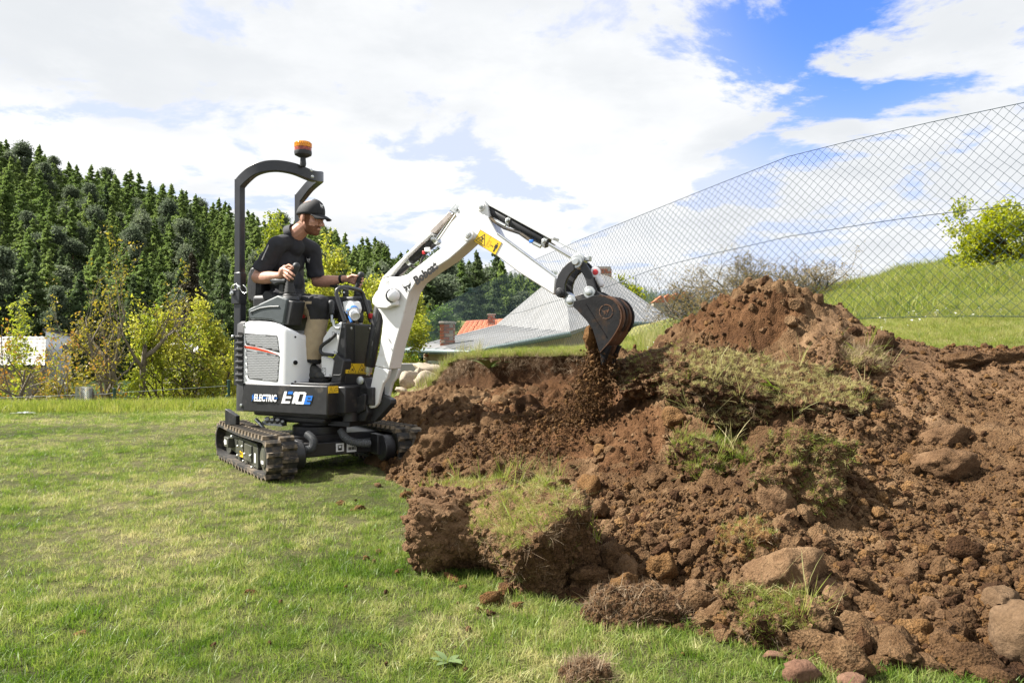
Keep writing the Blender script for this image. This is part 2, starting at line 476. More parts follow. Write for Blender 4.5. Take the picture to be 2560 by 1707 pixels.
dirt_base = rbf_fit(_dirt[:, :2], _dirt[:, 2], 0.02)

# upper grass level: cut edge, fence line, the hill beyond
EDGE = [W(px, py, d) for px, py, d in [(1083, 958, 7.3), (1108, 914, 7.1), (1150, 894, 6.9), (1230, 887, 6.6), (1350, 886, 6.5), (1500, 884, 6.35), (1560, 884, 6.0), (1650, 882, 5.7), (1800, 876, 5.45), (2050, 862, 5.05), (2180, 858, 4.85), (2280, 866, 4.5), (2400, 872, 4.35), (2560, 878, 4.15), (2850, 890, 3.9), (3300, 905, 3.6)]]
FENCE = [  # (px, distance, pixel height of the top wire, height of the ground)
    (940, 33.0, 846, 0.25), (1010, 26.0, 812, 0.35), (1104, 20.5, 763, 0.47), (1177, 16.2, 725, 0.55), (1283, 12.9, 676, 0.58), (1340, 11.5, 648, 0.63), (1450, 9.85, 600, 0.73), (1640, 8.05, 523, 0.98),
    (1800, 7.3, 459, 1.06), (1970, 6.7, 392, 1.10), (2150, 6.15, 347, 1.10), (2300, 5.75, 312, 1.09), (2560, 5.1, 257, 1.075), (2900, 4.45, 190, 1.06)]
_bank = [tuple(p) for p in EDGE]
for px, d, ty, gz in FENCE:
    p = W(px, 0, d); _bank.append((p[0], p[1], gz - 0.012))
for px, py, d in [(2560, 672, 9.3), (2450, 685, 9.6), (2300, 724, 10.2), (2150, 756, 10.8), (2050, 782, 11.3), (1960, 802, 11.8), (2560, 735, 7.0), (2300, 755, 7.7), (2100, 785, 8.6), (2900, 640, 8.6), (3300, 630, 8.0),
                  (960, 1035, 8.8), (1000, 1000, 9.0), (1050, 972, 9.0), (1090, 948, 9.0), (1120, 925, 9.0), (940, 1050, 8.0), (1020, 1010, 8.0), (1060, 985, 7.7), (1040, 965, 10.5), (1090, 945, 11.0), (980, 975, 10.5), (920, 1040, 10.5), (1180, 886, 12.0), (1100, 935, 14.0)]:
    _bank.append(tuple(W(px, py, d)))
for x, y, z in [(6, 12, 1.9), (4, 14, 1.7), (1.5, 14, 0.6), (0, 16, 0.2), (8, 9, 2.4), (10, 14, 2.6), (3, 18, 1.3), (0.5, 20, -0.6), (-2.5, 14, -0.3), (-1.2, 18, -0.8)]:
    _bank.append((x, y, z))
_bank = np.array(_bank)
bank_base = rbf_fit(_bank[:, :2], _bank[:, 2], 0.01)
_ex = np.array([e[0] for e in EDGE]); _ey = np.array([e[1] for e in EDGE])
def edge_y(X):
    X = np.asarray(X, float)
    return np.interp(X, _ex, _ey) + 0.05 * vnoise(X * 3.1, X * 0, seed=3) + 0.035 * vnoise(X * 9.0, X * 0, seed=4)
def bank_z(X, Y):
    return bank_base(X, Y) + (0.004 + 0.012 * np.clip(np.asarray(X) - 0.9, 0, 1)) * fbm(np.asarray(X) * 1.2, np.asarray(Y) * 1.2, seed=8, o=3)

# dirt sheet: in front of the cut edge it follows the heaps, behind it runs under the grass
def dirt_z(X, Y, rough=True):
    X = np.asarray(X, float); Y = np.asarray(Y, float)
    zd = dirt_base(X, Y)
    if rough:
        lump = 0.050 * fbm(X * 2.3, Y * 2.3, seed=21, o=2) + 0.048 * np.abs(fbm(X * 6.1, Y * 6.1, seed=22, o=2)) - 0.01
        amp = np.clip(0.75 + 0.6 * vnoise(X * 0.9 + 4, Y * 0.9, seed=30), 0.35, 1.3)
        fine = 0.046 * np.abs(fbm(X * 15, Y * 15, seed=23, o=3, g=0.62)) + 0.012 * fbm(X * 42, Y * 42, seed=24, o=2, g=0.6)
        foot = np.clip((zd + 0.04) / 0.12, 0.0, 1.0)
        calm = 1 - .60 * np.clip((X / np.maximum(Y, .5) - .44) / .10, 0, 1)      # the end slope is raked smooth
        zd = zd + (lump * (.4 + .6 * calm) + fine * amp * calm) * foot
    e = edge_y(X)
    t = np.clip((Y - e + 0.08) / 0.07, 0, 1)
    if rough: t = np.clip((Y - e + 0.03 + 0.035 * fbm(X * 9, Y * 3 + zd * 6, seed=33, o=3) * 0.6 + 0.05) / 0.07, 0, 1)
    zt = bank_z(X, Y) - 0.018
    under = np.maximum(zt, zd) if not rough else np.maximum(zt - 0.02, zd)
    far_heap = np.where(Y > e, zt, zd)
    heap_over = np.where((X > 0.55) & (X < 3.6), under, zt)
    return zd * (1 - t) + heap_over * t

def grid_mesh(name, xs, ys, zf, keep=None, smooth=True):
    X, Y = np.meshgrid(xs, ys)
    Z = zf(X, Y)
    n, m = len(ys), len(xs)
    idx = np.arange(n * m).reshape(n, m)
    f = np.stack([idx[:-1, :-1], idx[:-1, 1:], idx[1:, 1:], idx[1:, :-1]], -1).reshape(-1, 4)
    V = np.stack([X.ravel(), Y.ravel(), Z.ravel()], 1)
    if keep is not None:
        k = keep(X, Y, Z)
        kc = (k[:-1, :-1] | k[:-1, 1:] | k[1:, 1:] | k[1:, :-1]).ravel()
        f = f[kc]
        used = np.unique(f); remap = np.full(n * m, -1); remap[used] = np.arange(len(used))
        f = remap[f]; V = V[used]
    return np_mesh(name, V, f, smooth=smooth)

def in_frame(X, Y, marg=0.15, Z=None):
    return (np.abs(X) < (1280 / FPX + marg) * Y + 0.25)

def build_terrain():
    # lawn
    xs = np.concatenate([np.arange(-16, -8, 0.5), np.arange(-8, 3.2, 0.12)]); ys = np.concatenate([np.arange(0.4, 13.6, 0.12), np.arange(13.6, 19, 0.5)])
    me = grid_mesh('lawn', xs, ys, lawn_z)
    tag(link_mesh('lawn', me, TURF), 'mown green lawn with straw coloured worn patches', None, kind='structure')
    # dug soil
    xs = np.arange(-1.15, 4.4, 0.0155); ys = np.arange(1.75, 7.7, 0.0155)
    def keep(X, Y, Z):
        b = bank_base(X, Y)
        hide = (Y > edge_y(X) + 0.35) & (Z < b - 0.03)
        return (Z > -0.05) & ~hide & in_frame(X, Y, 0.28)
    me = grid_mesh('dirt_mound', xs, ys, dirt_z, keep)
    o = link_mesh('dirt_mound', me, [SOIL, SOIL_WET_SHADE, SOIL_FRESH, SOIL_DRY])
    nf = len(me.polygons); c = np.empty(nf * 3); nn = np.empty(nf * 3); me.polygons.foreach_get('center', c); me.polygons.foreach_get('normal', nn); c = c.reshape(-1, 3); nn = nn.reshape(-1, 3)
    px = c[:, 0] / c[:, 1] * FPX + 1280; py = 853.5 - (c[:, 2] - CAM_H) / c[:, 1] * FPX
    e = edge_y(c[:, 0]); w = 60 * fbm(c[:, 0] * 3, c[:, 1] * 3, seed=61, o=3)
    mi = np.zeros(nf, int)
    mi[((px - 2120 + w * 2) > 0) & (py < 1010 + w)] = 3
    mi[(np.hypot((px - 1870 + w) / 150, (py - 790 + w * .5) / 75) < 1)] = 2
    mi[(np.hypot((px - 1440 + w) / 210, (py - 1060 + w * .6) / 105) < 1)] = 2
    mi[(np.abs(c[:, 1] - e) < .16) & (c[:, 0] < .9) & (nn[:, 2] < .78)] = 1  # steep cut face takes the dark moist soil, which also paints in its shade
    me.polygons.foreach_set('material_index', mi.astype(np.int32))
    tag(o, 'brown mound of freshly dug soil sloping up to the grass bank', None, kind='structure')
    # grass bank above the cut
    xs = np.arange(-1.6, 11, 0.09); ys = np.arange(3.3, 21, 0.09)
    def keep2(X, Y, Z):
        left = (X < _ex[0])
        ok = np.where(left, (Y > 8.0) | (Y > 7.6 - 0.6 * X), Y > edge_y(X) + 0.06)
        return ok & in_frame(X, Y, 0.6) & (bank_base(X, Y) > -0.9)
    me = grid_mesh('grass_bank', xs, ys, bank_z, keep2)
    # bare trodden soil on the low flank of the bank
    o = link_mesh('grass_bank', me, [MEADOW, SOIL_PATH])
    mi = []
    for p in me.polygons:
        x, y, z = p.center
        px = x / y * FPX + 1280
        bare = (y < 10.2 + 0.5 * math.sin(x * 5)) and x < _ex[0] + 0.25 * math.sin(y * 4) + 0.1 and z < 0.62
        mi.append(1 if bare else 0)
    me.polygons.foreach_set('material_index', mi)
    tag(o, 'grassy bank rising behind the dug soil to the wire fence', None, kind='structure')
build_terrain()
# ================================================================== grass and loose soil
def blade_tuft(name, mat, n, spread, h0, h1, w, lean=0.5, seg=2, seed=0, curl=0.5):
    r = np.random.default_rng(seed)
    V, F3, F4 = [], [], []
    for i in range(n):
        a = r.uniform(0, 2 * np.pi); rad = spread * math.sqrt(r.uniform())
        x, y = rad * math.cos(a), rad * math.sin(a)
        h = r.uniform(h0, h1); ww = w * r.uniform(0.7, 1.3)
        d = r.uniform(0, 2 * np.pi); ln = abs(r.normal(0, lean)); dx, dy = math.cos(d), math.sin(d)
        tw = r.uniform(0, np.pi); sx, sy = math.cos(tw), math.sin(tw)
        o = len(V)
        for k in range(seg + 1):
            t = k / seg
            hz = h * (t - 0.28 * curl * ln * t * t); off = h * ln * (t ** 1.6)
            cx, cy = x + dx * off, y + dy * off
            if k < seg:
                wk = ww * (1 - 0.35 * t) / 2
                V += [(cx - sx * wk, cy - sy * wk, hz), (cx + sx * wk, cy + sy * wk, hz)]
            else: V.append((cx, cy, hz))
        for k in range(seg - 1): F4.append((o + 2 * k, o + 2 * k + 1, o + 2 * k + 3, o + 2 * k + 2))
        F3.append((o + 2 * seg - 2, o + 2 * seg - 1, o + 2 * seg))
    me = np_mesh(name, np.array(V), [np.array(F4).reshape(-1, 4), np.array(F3)], smooth=True)
    me.materials.append(mat)
    return bpy.data.objects.new(name, me)        # source of copies only, never placed itself

def scatter(name, pts, scl, sources, label, rotz=None, tilt=0.12, normals=None, parent=None, seed=1):
    """one stuff object whose points carry copies of the tufts"""
    pts = np.asarray(pts, dtype=np.float32); n = len(pts)
    me = bpy.data.meshes.new(name); me.vertices.add(n); me.vertices.foreach_set('co', pts.ravel())
    r = np.random.default_rng(seed)
    rot = np.zeros((n, 3), dtype=np.float32)
    rz = r.uniform(0, 2 * np.pi, n) if rotz is None else rotz
    if normals is None:
        rot[:, 0] = r.normal(0, tilt, n); rot[:, 1] = r.normal(0, tilt, n); rot[:, 2] = rz
    else:
        for i in range(n):
            q = Vector(normals[i]).to_track_quat('Z', 'Y') @ Quaternion((0, 0, 1), float(rz[i]))
            rot[i] = q.to_euler()
    a = me.attributes.new('rot', 'FLOAT_VECTOR', 'POINT'); a.data.foreach_set('vector', rot.ravel())
    a = me.attributes.new('scl', 'FLOAT', 'POINT'); a.data.foreach_set('value', np.asarray(scl, dtype=np.float32))
    a = me.attributes.new('pick', 'INT', 'POINT'); a.data.foreach_set('value', r.integers(0, len(sources), n).astype(np.int32))
    me.update()
    o = link_mesh(name, me, None, parent)
    ng = bpy.data.node_groups.new(name, 'GeometryNodeTree')
    ng.interface.new_socket('Geometry', in_out='INPUT', socket_type='NodeSocketGeometry')
    ng.interface.new_socket('Geometry', in_out='OUTPUT', socket_type='NodeSocketGeometry')
    N, L = ng.nodes, ng.links
    gi = N.new('NodeGroupInput'); go = N.new('NodeGroupOutput')
    iop = N.new('GeometryNodeInstanceOnPoints'); gj = N.new('GeometryNodeGeometryToInstance')
    for s in reversed(sources):
        oi = N.new('GeometryNodeObjectInfo'); oi.inputs['Object'].default_value = s; oi.inputs['As Instance'].default_value = False
        L.new(oi.outputs['Geometry'], gj.inputs[0])
    def attr(nm, t):
        x = N.new('GeometryNodeInputNamedAttribute'); x.data_type = t; x.inputs['Name'].default_value = nm; return x.outputs['Attribute']
    L.new(gi.outputs[0], iop.inputs['Points']); L.new(gj.outputs[0], iop.inputs['Instance'])
    iop.inputs['Pick Instance'].default_value = True
    L.new(attr('pick', 'INT'), iop.inputs['Instance Index'])
    e2r = N.new('FunctionNodeEulerToRotation'); L.new(attr('rot', 'FLOAT_VECTOR'), e2r.inputs[0])
    L.new(e2r.outputs[0], iop.inputs['Rotation']); L.new(attr('scl', 'FLOAT'), iop.inputs['Scale'])
    L.new(iop.outputs[0], go.inputs[0])
    md = o.modifiers.new('copies', 'NODES'); md.node_group = ng
    tag(o, label, None, kind='stuff')
    return o

# soil crumbs: rough low balls
def ico(sub):
    bm = bmesh.new(); bmesh.ops.create_icosphere(bm, subdivisions=sub, radius=1)
    v = np.array([x.co[:] for x in bm.verts]); f = np.array([[y.index for y in x.verts] for x in bm.faces]); bm.free()
    return v, f
ICO1, ICO2, ICO3, ICO4 = ico(1), ico(2), ico(3), ico(4)
def rock_mesh(name, seed, sub=ICO2, rough=0.28, flat=0.75, sharp=True, freq=1.4):
    v, f = sub
    r = np.random.default_rng(seed)
    o = r.uniform(-50, 50, 3)
    s = np.array([1, r.uniform(0.65, 0.95), flat * r.uniform(0.8, 1.15)])
    d = 1 + rough * fbm(v[:, 0] * freq + o[0], v[:, 1] * freq + o[1], v[:, 2] * freq + o[2], seed=seed, o=4, g=0.58)
    p = v * d[:, None]
    if sharp:                                     # a few broken facets
        for k in range(5):
            nrm = r.normal(size=3); nrm /= np.linalg.norm(nrm); c = r.uniform(0.62, 0.85)
            over = p @ nrm - c
            p = p - np.where(over > 0, over * 0.85, 0)[:, None] * nrm
    return np_mesh(name, p * s, f, smooth=False)

def view_density(X, Y): return np.clip((3.2 / np.maximum(Y, 1.6)) ** 1.35, 0.0, 2.2)

def build_grass():
    T = [blade_tuft('turf_tuft', BLADE, 34, 0.055, 0.016, 0.044, 0.0029, 1.15, 2, s) for s in (1, 2, 3, 4)]
    r = np.random.default_rng(3)
    n = 190000
    Y = r.uniform(1.7, 12.0, n); X = r.uniform(-1, 1, n) * (1280 / FPX + 0.06) * Y
    keep = r.uniform(0, 1, n) < view_density(X, Y) * 0.62 * (Y / 12.0) * 1.6
    z = lawn_z(X, Y); dz = np.where(in_dirt(X, Y), dirt_z(X, Y, False), -1)
    keep &= (dz < 0.0)
    bare = fbm(X * 0.55 + 3, Y * 0.55, seed=77, o=3)
    keep &= r.uniform(0, 1, n) < np.clip(1.1 - 0.6 * np.clip(bare, 0, 2), 0.25, 0.95)
    keep &= vnoise(X * 11, Y * 11, seed=78) + r.normal(0, .5, n) > -.62
    # shorter worn grass beside the digger, longer along the far edge
    X, Y, z = X[keep], Y[keep], z[keep]
    s = 0.8 * r.uniform(0.55, 1.35, len(X)) * np.clip(0.85 + 0.25 * vnoise(X * 1.3, Y * 1.3, seed=9), 0.55, 1.3)
    s *= np.where(Y > 8.5, 1.35, 1.0)
    scatter('lawn_grass', np.stack([X, Y, z - 0.004], 1), s, T, 'short mown grass blades of the lawn')
    # rough grass at the lawn's far edge
    T2 = [blade_tuft('rough_tuft', BLADE_LUSH, 30, 0.10, 0.06, 0.19, 0.006, 0.5, 2, s) for s in (11, 12, 13)]
    n = 5200
    X = r.uniform(-8.2, 0.0, n); e = 10.6 + 0.32 * np.maximum(X + 5.5, 0); Y = e + r.normal(-0.15, 0.35, n)
    scatter('edge_grass', np.stack([X, Y, lawn_z(X, Y) - 0.01], 1), r.uniform(0.45, 1.0, n), T2, 'longer bright green grass along the edge of the lawn')
    # bank grass
    T3 = [blade_tuft('bank_tuft', BLADE_LUSH, 28, 0.09, 0.04, 0.15, 0.005, 0.7, 2, s) for s in (21, 22)] + [blade_tuft('bank_dry_tuft', BLADE_DRY, 28, 0.09, 0.03, 0.12, 0.004, 0.9, 2, 23)]
    n = 60000
    Y = r.uniform(3.4, 13.5, n); X = r.uniform(-0.13, 1280 / FPX + 0.12, n) * Y
    k = (Y > edge_y(X) - 0.02) & (r.uniform(0, 1, n) < np.clip((6.0 / Y), 0, 1)) & (X > -0.85)
    zb = bank_z(X, Y); zd = np.where(in_dirt(X, Y), dirt_z(X, Y, False), -1)
    k &= zd < zb + 0.01
    X, Y, zb = X[k], Y[k], zb[k]
    e = edge_y(X); fringe = np.clip(1 - (Y - e) / 0.5, 0, 1)
    hill = np.clip((X - 1.0) / 2.0, 0, 1) * np.clip((Y - 6.5) / 1.5, 0, 1)
    s = r.uniform(0.4, 1.15, len(X)) * (0.42 - 0.10 * fringe - 0.20 * (X < 1.0) + 1.15 * hill * (0.6 + 0.8 * np.clip(vnoise(X * 1.1, Y * 1.1, seed=15), -0.3, 1)) + 0.3 * np.clip(vnoise(X * 2, Y * 2, seed=14), 0, 1))
    scatter('bank_grass', np.stack([X, Y, zb - 0.012], 1), s, T3, 'rough meadow grass on the bank behind the soil')
    n = 2600
    X = r.uniform(-.80, 1.0, n); Y = edge_y(X) + r.uniform(-.03, .38, n)
    scatter('edge_turf', np.stack([X, Y, bank_z(X, Y) - .012], 1), r.uniform(.30, .62, n), [T3[2], T3[2], T3[0]], 'short dry grass lining the top of the cut', seed=43)
    n = 520                                            # weedy tussocks and bare scrapes on the hill
    Y = r.uniform(6.0, 12.5, n); X = r.uniform(.36, .76, n) * Y
    k = (bank_base(X, Y) > 1.12) & (vnoise(X * .9, Y * .9, seed=19) > -.25)
    X, Y = X[k], Y[k]
    scatter('hill_tussocks', np.stack([X, Y, bank_z(X, Y) - .02], 1), r.uniform(.5, 1.5, len(X)) * r.choice([.6, 1, 1.5], len(X)), T3[:2], 'taller weedy tussocks on the green hill', seed=41)
    # tall stalks by the cut edge
    T4 = [blade_tuft('tall_tuft', BLADE_DRY, 14, 0.06, 0.18, 0.42, 0.004, 0.35, 4, s) for s in (31, 32)] + [blade_tuft('tall_green_tuft', BLADE_LUSH, 12, 0.06, 0.15, 0.36, 0.006, 0.4, 4, 33)]
    n = 420
    px = np.concatenate([r.normal(1135, 45, 200), r.uniform(1090, 1560, 90), r.normal(1640, 35, 130)]); d = np.concatenate([r.uniform(6.9, 7.9, 200), r.uniform(6.5, 7.3, 90), r.uniform(5.95, 7.2, 130)])
    X = (px - 1280) / FPX * d; Y = d; Y = np.maximum(Y, edge_y(X) + 0.03)
    scatter('tall_grass', np.stack([X, Y, bank_z(X, Y) - 0.02], 1), r.uniform(0.25, 0.58, n) * np.where((px > 1200) & (px < 1570), .5, 1), T4, 'tall dry grass stalks along the cut edge of the bank')

def in_dirt(X, Y): return (X > -1.5) & (X < 4.6) & (Y > 1.5) & (Y < 8)

def build_crumbs():
    # fist sized lumps past the ones that are things of their own
    ls = []
    for i, m in enumerate((SOIL, SOIL, SOIL_WET_SHADE, SOIL_DRY)):
        me = rock_mesh('soil_lump', 60 + i, ICO2, 0.34, 0.8, True, 1.8); me.materials.append(m); ls.append(bpy.data.objects.new('soil_lump', me))
    r = np.random.default_rng(15)
    n = 9000
    Y = r.uniform(1.9, 7.0, n); X = r.uniform(-0.18, 1280 / FPX + 0.06, n) * Y
    dens = np.clip(0.25 + 1.0 * fbm(X * 1.4 + 2, Y * 1.4, seed=58, o=3), 0.02, 1.2)
    k = in_dirt(X, Y) & (Y < edge_y(X) - .05) & (r.uniform(0, 1, n) < dens * np.clip(3.4 / Y, .2, 1) * (1 - .82 * np.clip((X / Y - .44) / .08, 0, 1) * np.clip((Y - 2.35) / .3, 0, 1)))
    X, Y = X[k], Y[k]; Z = dirt_z(X, Y); k = Z > 0.0; X, Y, Z = X[k], Y[k], Z[k]
    s = np.clip(0.012 + 0.010 * r.pareto(2.5, len(X)), 0.010, 0.045)
    scatter('soil_lumps', np.stack([X, Y, Z + s * 0.2], 1), s, ls, 'fist sized lumps of soil strewn thickly over the mound', tilt=1.2, seed=16)
    """the countless small crumbs of soil: one mass"""
    srcs = []
    for i, m in enumerate((SOIL, SOIL, SOIL_WET_SHADE, SOIL_ORANGE)):
        me = rock_mesh('soil_crumb', 40 + i, ICO1, 0.25, 0.8, False); me.materials.append(m)
        srcs.append(bpy.data.objects.new('soil_crumb', me))
    r = np.random.default_rng(5)
    n = 130000
    Y = r.uniform(1.8, 7.2, n); X = r.uniform(-0.18, 1280 / FPX + 0.08, n) * Y
    k = in_dirt(X, Y) & (Y < edge_y(X) + 0.02) | ((X > 0.6) & (Y < edge_y(X) + 0.6))
    clump = np.clip(0.40 + 0.95 * fbm(X * 1.9 + 9, Y * 1.9, seed=55, o=3) + .55 * np.clip((X / Y - .42) / .08, 0, 1), 0.06, 1.3)
    k &= r.uniform(0, 1, n) < clump * np.clip(3.6 / Y, 0.2, 1.0)
    X, Y = X[k], Y[k]; Z = dirt_z(X, Y); b = bank_base(X, Y)
    k = (Z > -0.012) & ((Y < edge_y(X)) | (Z > b))
    X, Y, Z = X[k], Y[k], Z[k]
    s = 0.0032 + 0.0042 * r.pareto(2.2, len(X)); s = np.clip(s, 0.003, 0.030)
    foot = np.clip(1 - Z / 0.35, 0, 1); s *= (0.85 + 0.5 * foot) * (0.75 + 0.5 * np.clip(fbm(X * 1.9 + 9, Y * 1.9, seed=55, o=3), 0, 1))
    scatter('soil_crumbs', np.stack([X, Y, Z + s * 0.25], 1), s, srcs, 'loose crumbs of brown soil strewn over the mound', tilt=1.0, seed=6)
    # crumbs thrown on to the lawn
    n = 110
    X = r.uniform(-0.9, 1.4, n); Y = r.uniform(2.0, 4.9, n); Z = dirt_z(X, Y, False)
    k = (Z < 0) & (Z > -0.6)
    X, Y = X[k], Y[k]
    scatter('strewn_crumbs', np.stack([X, Y, lawn_z(X, Y) + 0.012], 1), r.uniform(0.004, 0.013, len(X)), srcs, 'small crumbs of soil lying in the lawn grass', tilt=1.0, seed=8)
build_grass()
build_crumbs()
# ================================================================== what stands beyond the lawn
def lowland_z(X, Y):
    """valley floor behind the lawn, wooded slope, far hills"""
    X = np.asarray(X, float); Y = np.asarray(Y, float)
    z = -3.4 + 0 * X
    az = X / np.maximum(Y, 1)
    # forest slope: starts near 85 m, crest height falls from the left to the middle of the view
    crest = np.interp(az, [-1.4, -0.70, -0.55, -0.40, -0.28, -0.15, -0.04, 0.04, 0.12, 0.3], [66, 37.5, 30.0, 23.0, 17.5, 12.5, 7.5, 3.5, 1.0, 0])
    t = np.clip((Y - 86) / 84, 0, 1); t = t * t * (3 - 2 * t)
    z = z + t * crest * 1.0
    back = np.clip((Y - 175) / 120, 0, 1)
    z = z * (1 - back) + back * 4
    # far hills
    far = np.interp(az, [-1, -0.3, -0.1, 0.05, 0.12, 0.2, 0.3, 0.45, 0.6, 1.2], [20, 26, 44, 48, 44, 28, 24, 24, 24, 20])
    t2 = np.clip((Y - 330) / 420, 0, 1); t2 = t2 * t2 * (3 - 2 * t2)
    z = z + t2 * far + 2.5 * fbm(X * .006, Y * .006, seed=3, o=3) * np.clip((Y - 200) / 200, 0, 1)
    return z + 0.15 * fbm(X * .08, Y * .08, seed=2, o=3)

CONIF = {}
NEEDLE_D = M_leaf('needles_dark', [(0.1, (0.045, 0.072, 0.034)), (0.45, (0.085, 0.120, 0.052)), (0.8, (0.140, 0.180, 0.075))], 0.45, 0.7, 0.09, 0.35)
NEEDLE_L = M_leaf('needles_light', [(0.1, (0.090, 0.145, 0.042)), (0.45, (0.155, 0.215, 0.066)), (0.8, (0.215, 0.270, 0.090))], 0.5, 0.7, 0.09, 0.35)
NEEDLE_P = M_leaf('needles_pine', [(0.1, (0.060, 0.082, 0.052)), (0.45, (0.110, 0.138, 0.084)), (0.8, (0.165, 0.192, 0.115))], 0.45, 0.7, 0.09, 0.35)
NEEDLE_B = M_leaf('needles_brown', [(0.1, (0.022, 0.020, 0.012)), (0.45, (0.042, 0.035, 0.018)), (0.8, (0.080, 0.060, 0.028))], 0.12, 0.7, 0.2, 0.35)
BARK = M('bark', (0.085, 0.062, 0.045), 0.9, 0, 0.35, 20, 0.6, 60)
BARKP = M('pine_bark', (0.15, 0.085, 0.055), 0.9, 0, 0.3, 6, 0.5, 20)
BARKG = M('grey_bark', (0.16, 0.135, 0.10), 0.9, 0, 0.3, 24, 0.6, 60)

def conifer_mesh(kind, seed, n):
    """unit-height crown of many small sprays on drooping boughs"""
    r = np.random.default_rng(seed)
    V, F = [], []
    nb = {'spruce': 105, 'larch': 105, 'pine': 40}[kind]
    for b in range(nb):
        if kind == 'pine':
            t = 0.24 + 0.74 * r.uniform() ** 0.8
            R = (0.30 * (1 - t) ** .75 + .01) * r.uniform(.5, 1.2)
        else:
            t = 0.08 + 0.91 * (b + r.uniform(0, 1)) / nb
            R = (0.36 if kind == 'larch' else 0.29) * (1 - t) ** 0.95 * r.uniform(.55, 1.15) + 0.005
        a = r.uniform(0, 2 * np.pi); ca, sa = math.cos(a), math.sin(a)
        m = int(n / nb)
        droop = {'spruce': -.35, 'larch': -.05, 'pine': .25}[kind]
        for k in range(m):
            q = r.uniform(.1, 1) ** .7
            w = (.028 if kind != 'pine' else .045) * (min(1, .25 + 1.6 * (1 - t)) if kind != 'pine' else 1)
            x = R * q * ca + r.normal(0, w * .7); y = R * q * sa + r.normal(0, w * .7); z = t + droop * R * q + r.normal(0, w * .45)
            s = r.uniform(.007, .0145) * (1.1 if kind == 'pine' else 1)
            u = r.normal(size=3); u /= np.linalg.norm(u); v = np.cross(u, r.normal(size=3)); v /= np.linalg.norm(v) + 1e-9
            c = np.array((x, y, min(z, 1.0)))
            o = len(V); V += [c + u * s, c - u * s * .6 + v * s * .8, c - u * s * .6 - v * s * .8]; F.append((o, o + 1, o + 2))
    for k in range(14):
        o = len(V); c = np.array((r.normal(0, .004), r.normal(0, .004), .955 + .05 * k / 14)); s = .012
        u = r.normal(size=3) * (1, 1, .6); u /= np.linalg.norm(u); V += [c + u * s, c - u * s + (0, 0, .004), c + (0, 0, .02)]; F.append((o, o + 1, o + 2))
    return np_mesh('crown', np.array(V), np.array(F))

def make_conifer(kind, mat, seed, n, label, barkm):
    root = empty('conifer_tree'); tag(root, label, 'tree', 'conifers on the wooded hillside')
    me = conifer_mesh(kind, seed, n); link_mesh('crown', me, mat, root)
    MB().tube([(0, 0, -.02), (.004, 0, .4), (0, .003, .97)], [.013, .010, .002], 6, caps=False).build('trunk', barkm, root, smooth=60)
    return root

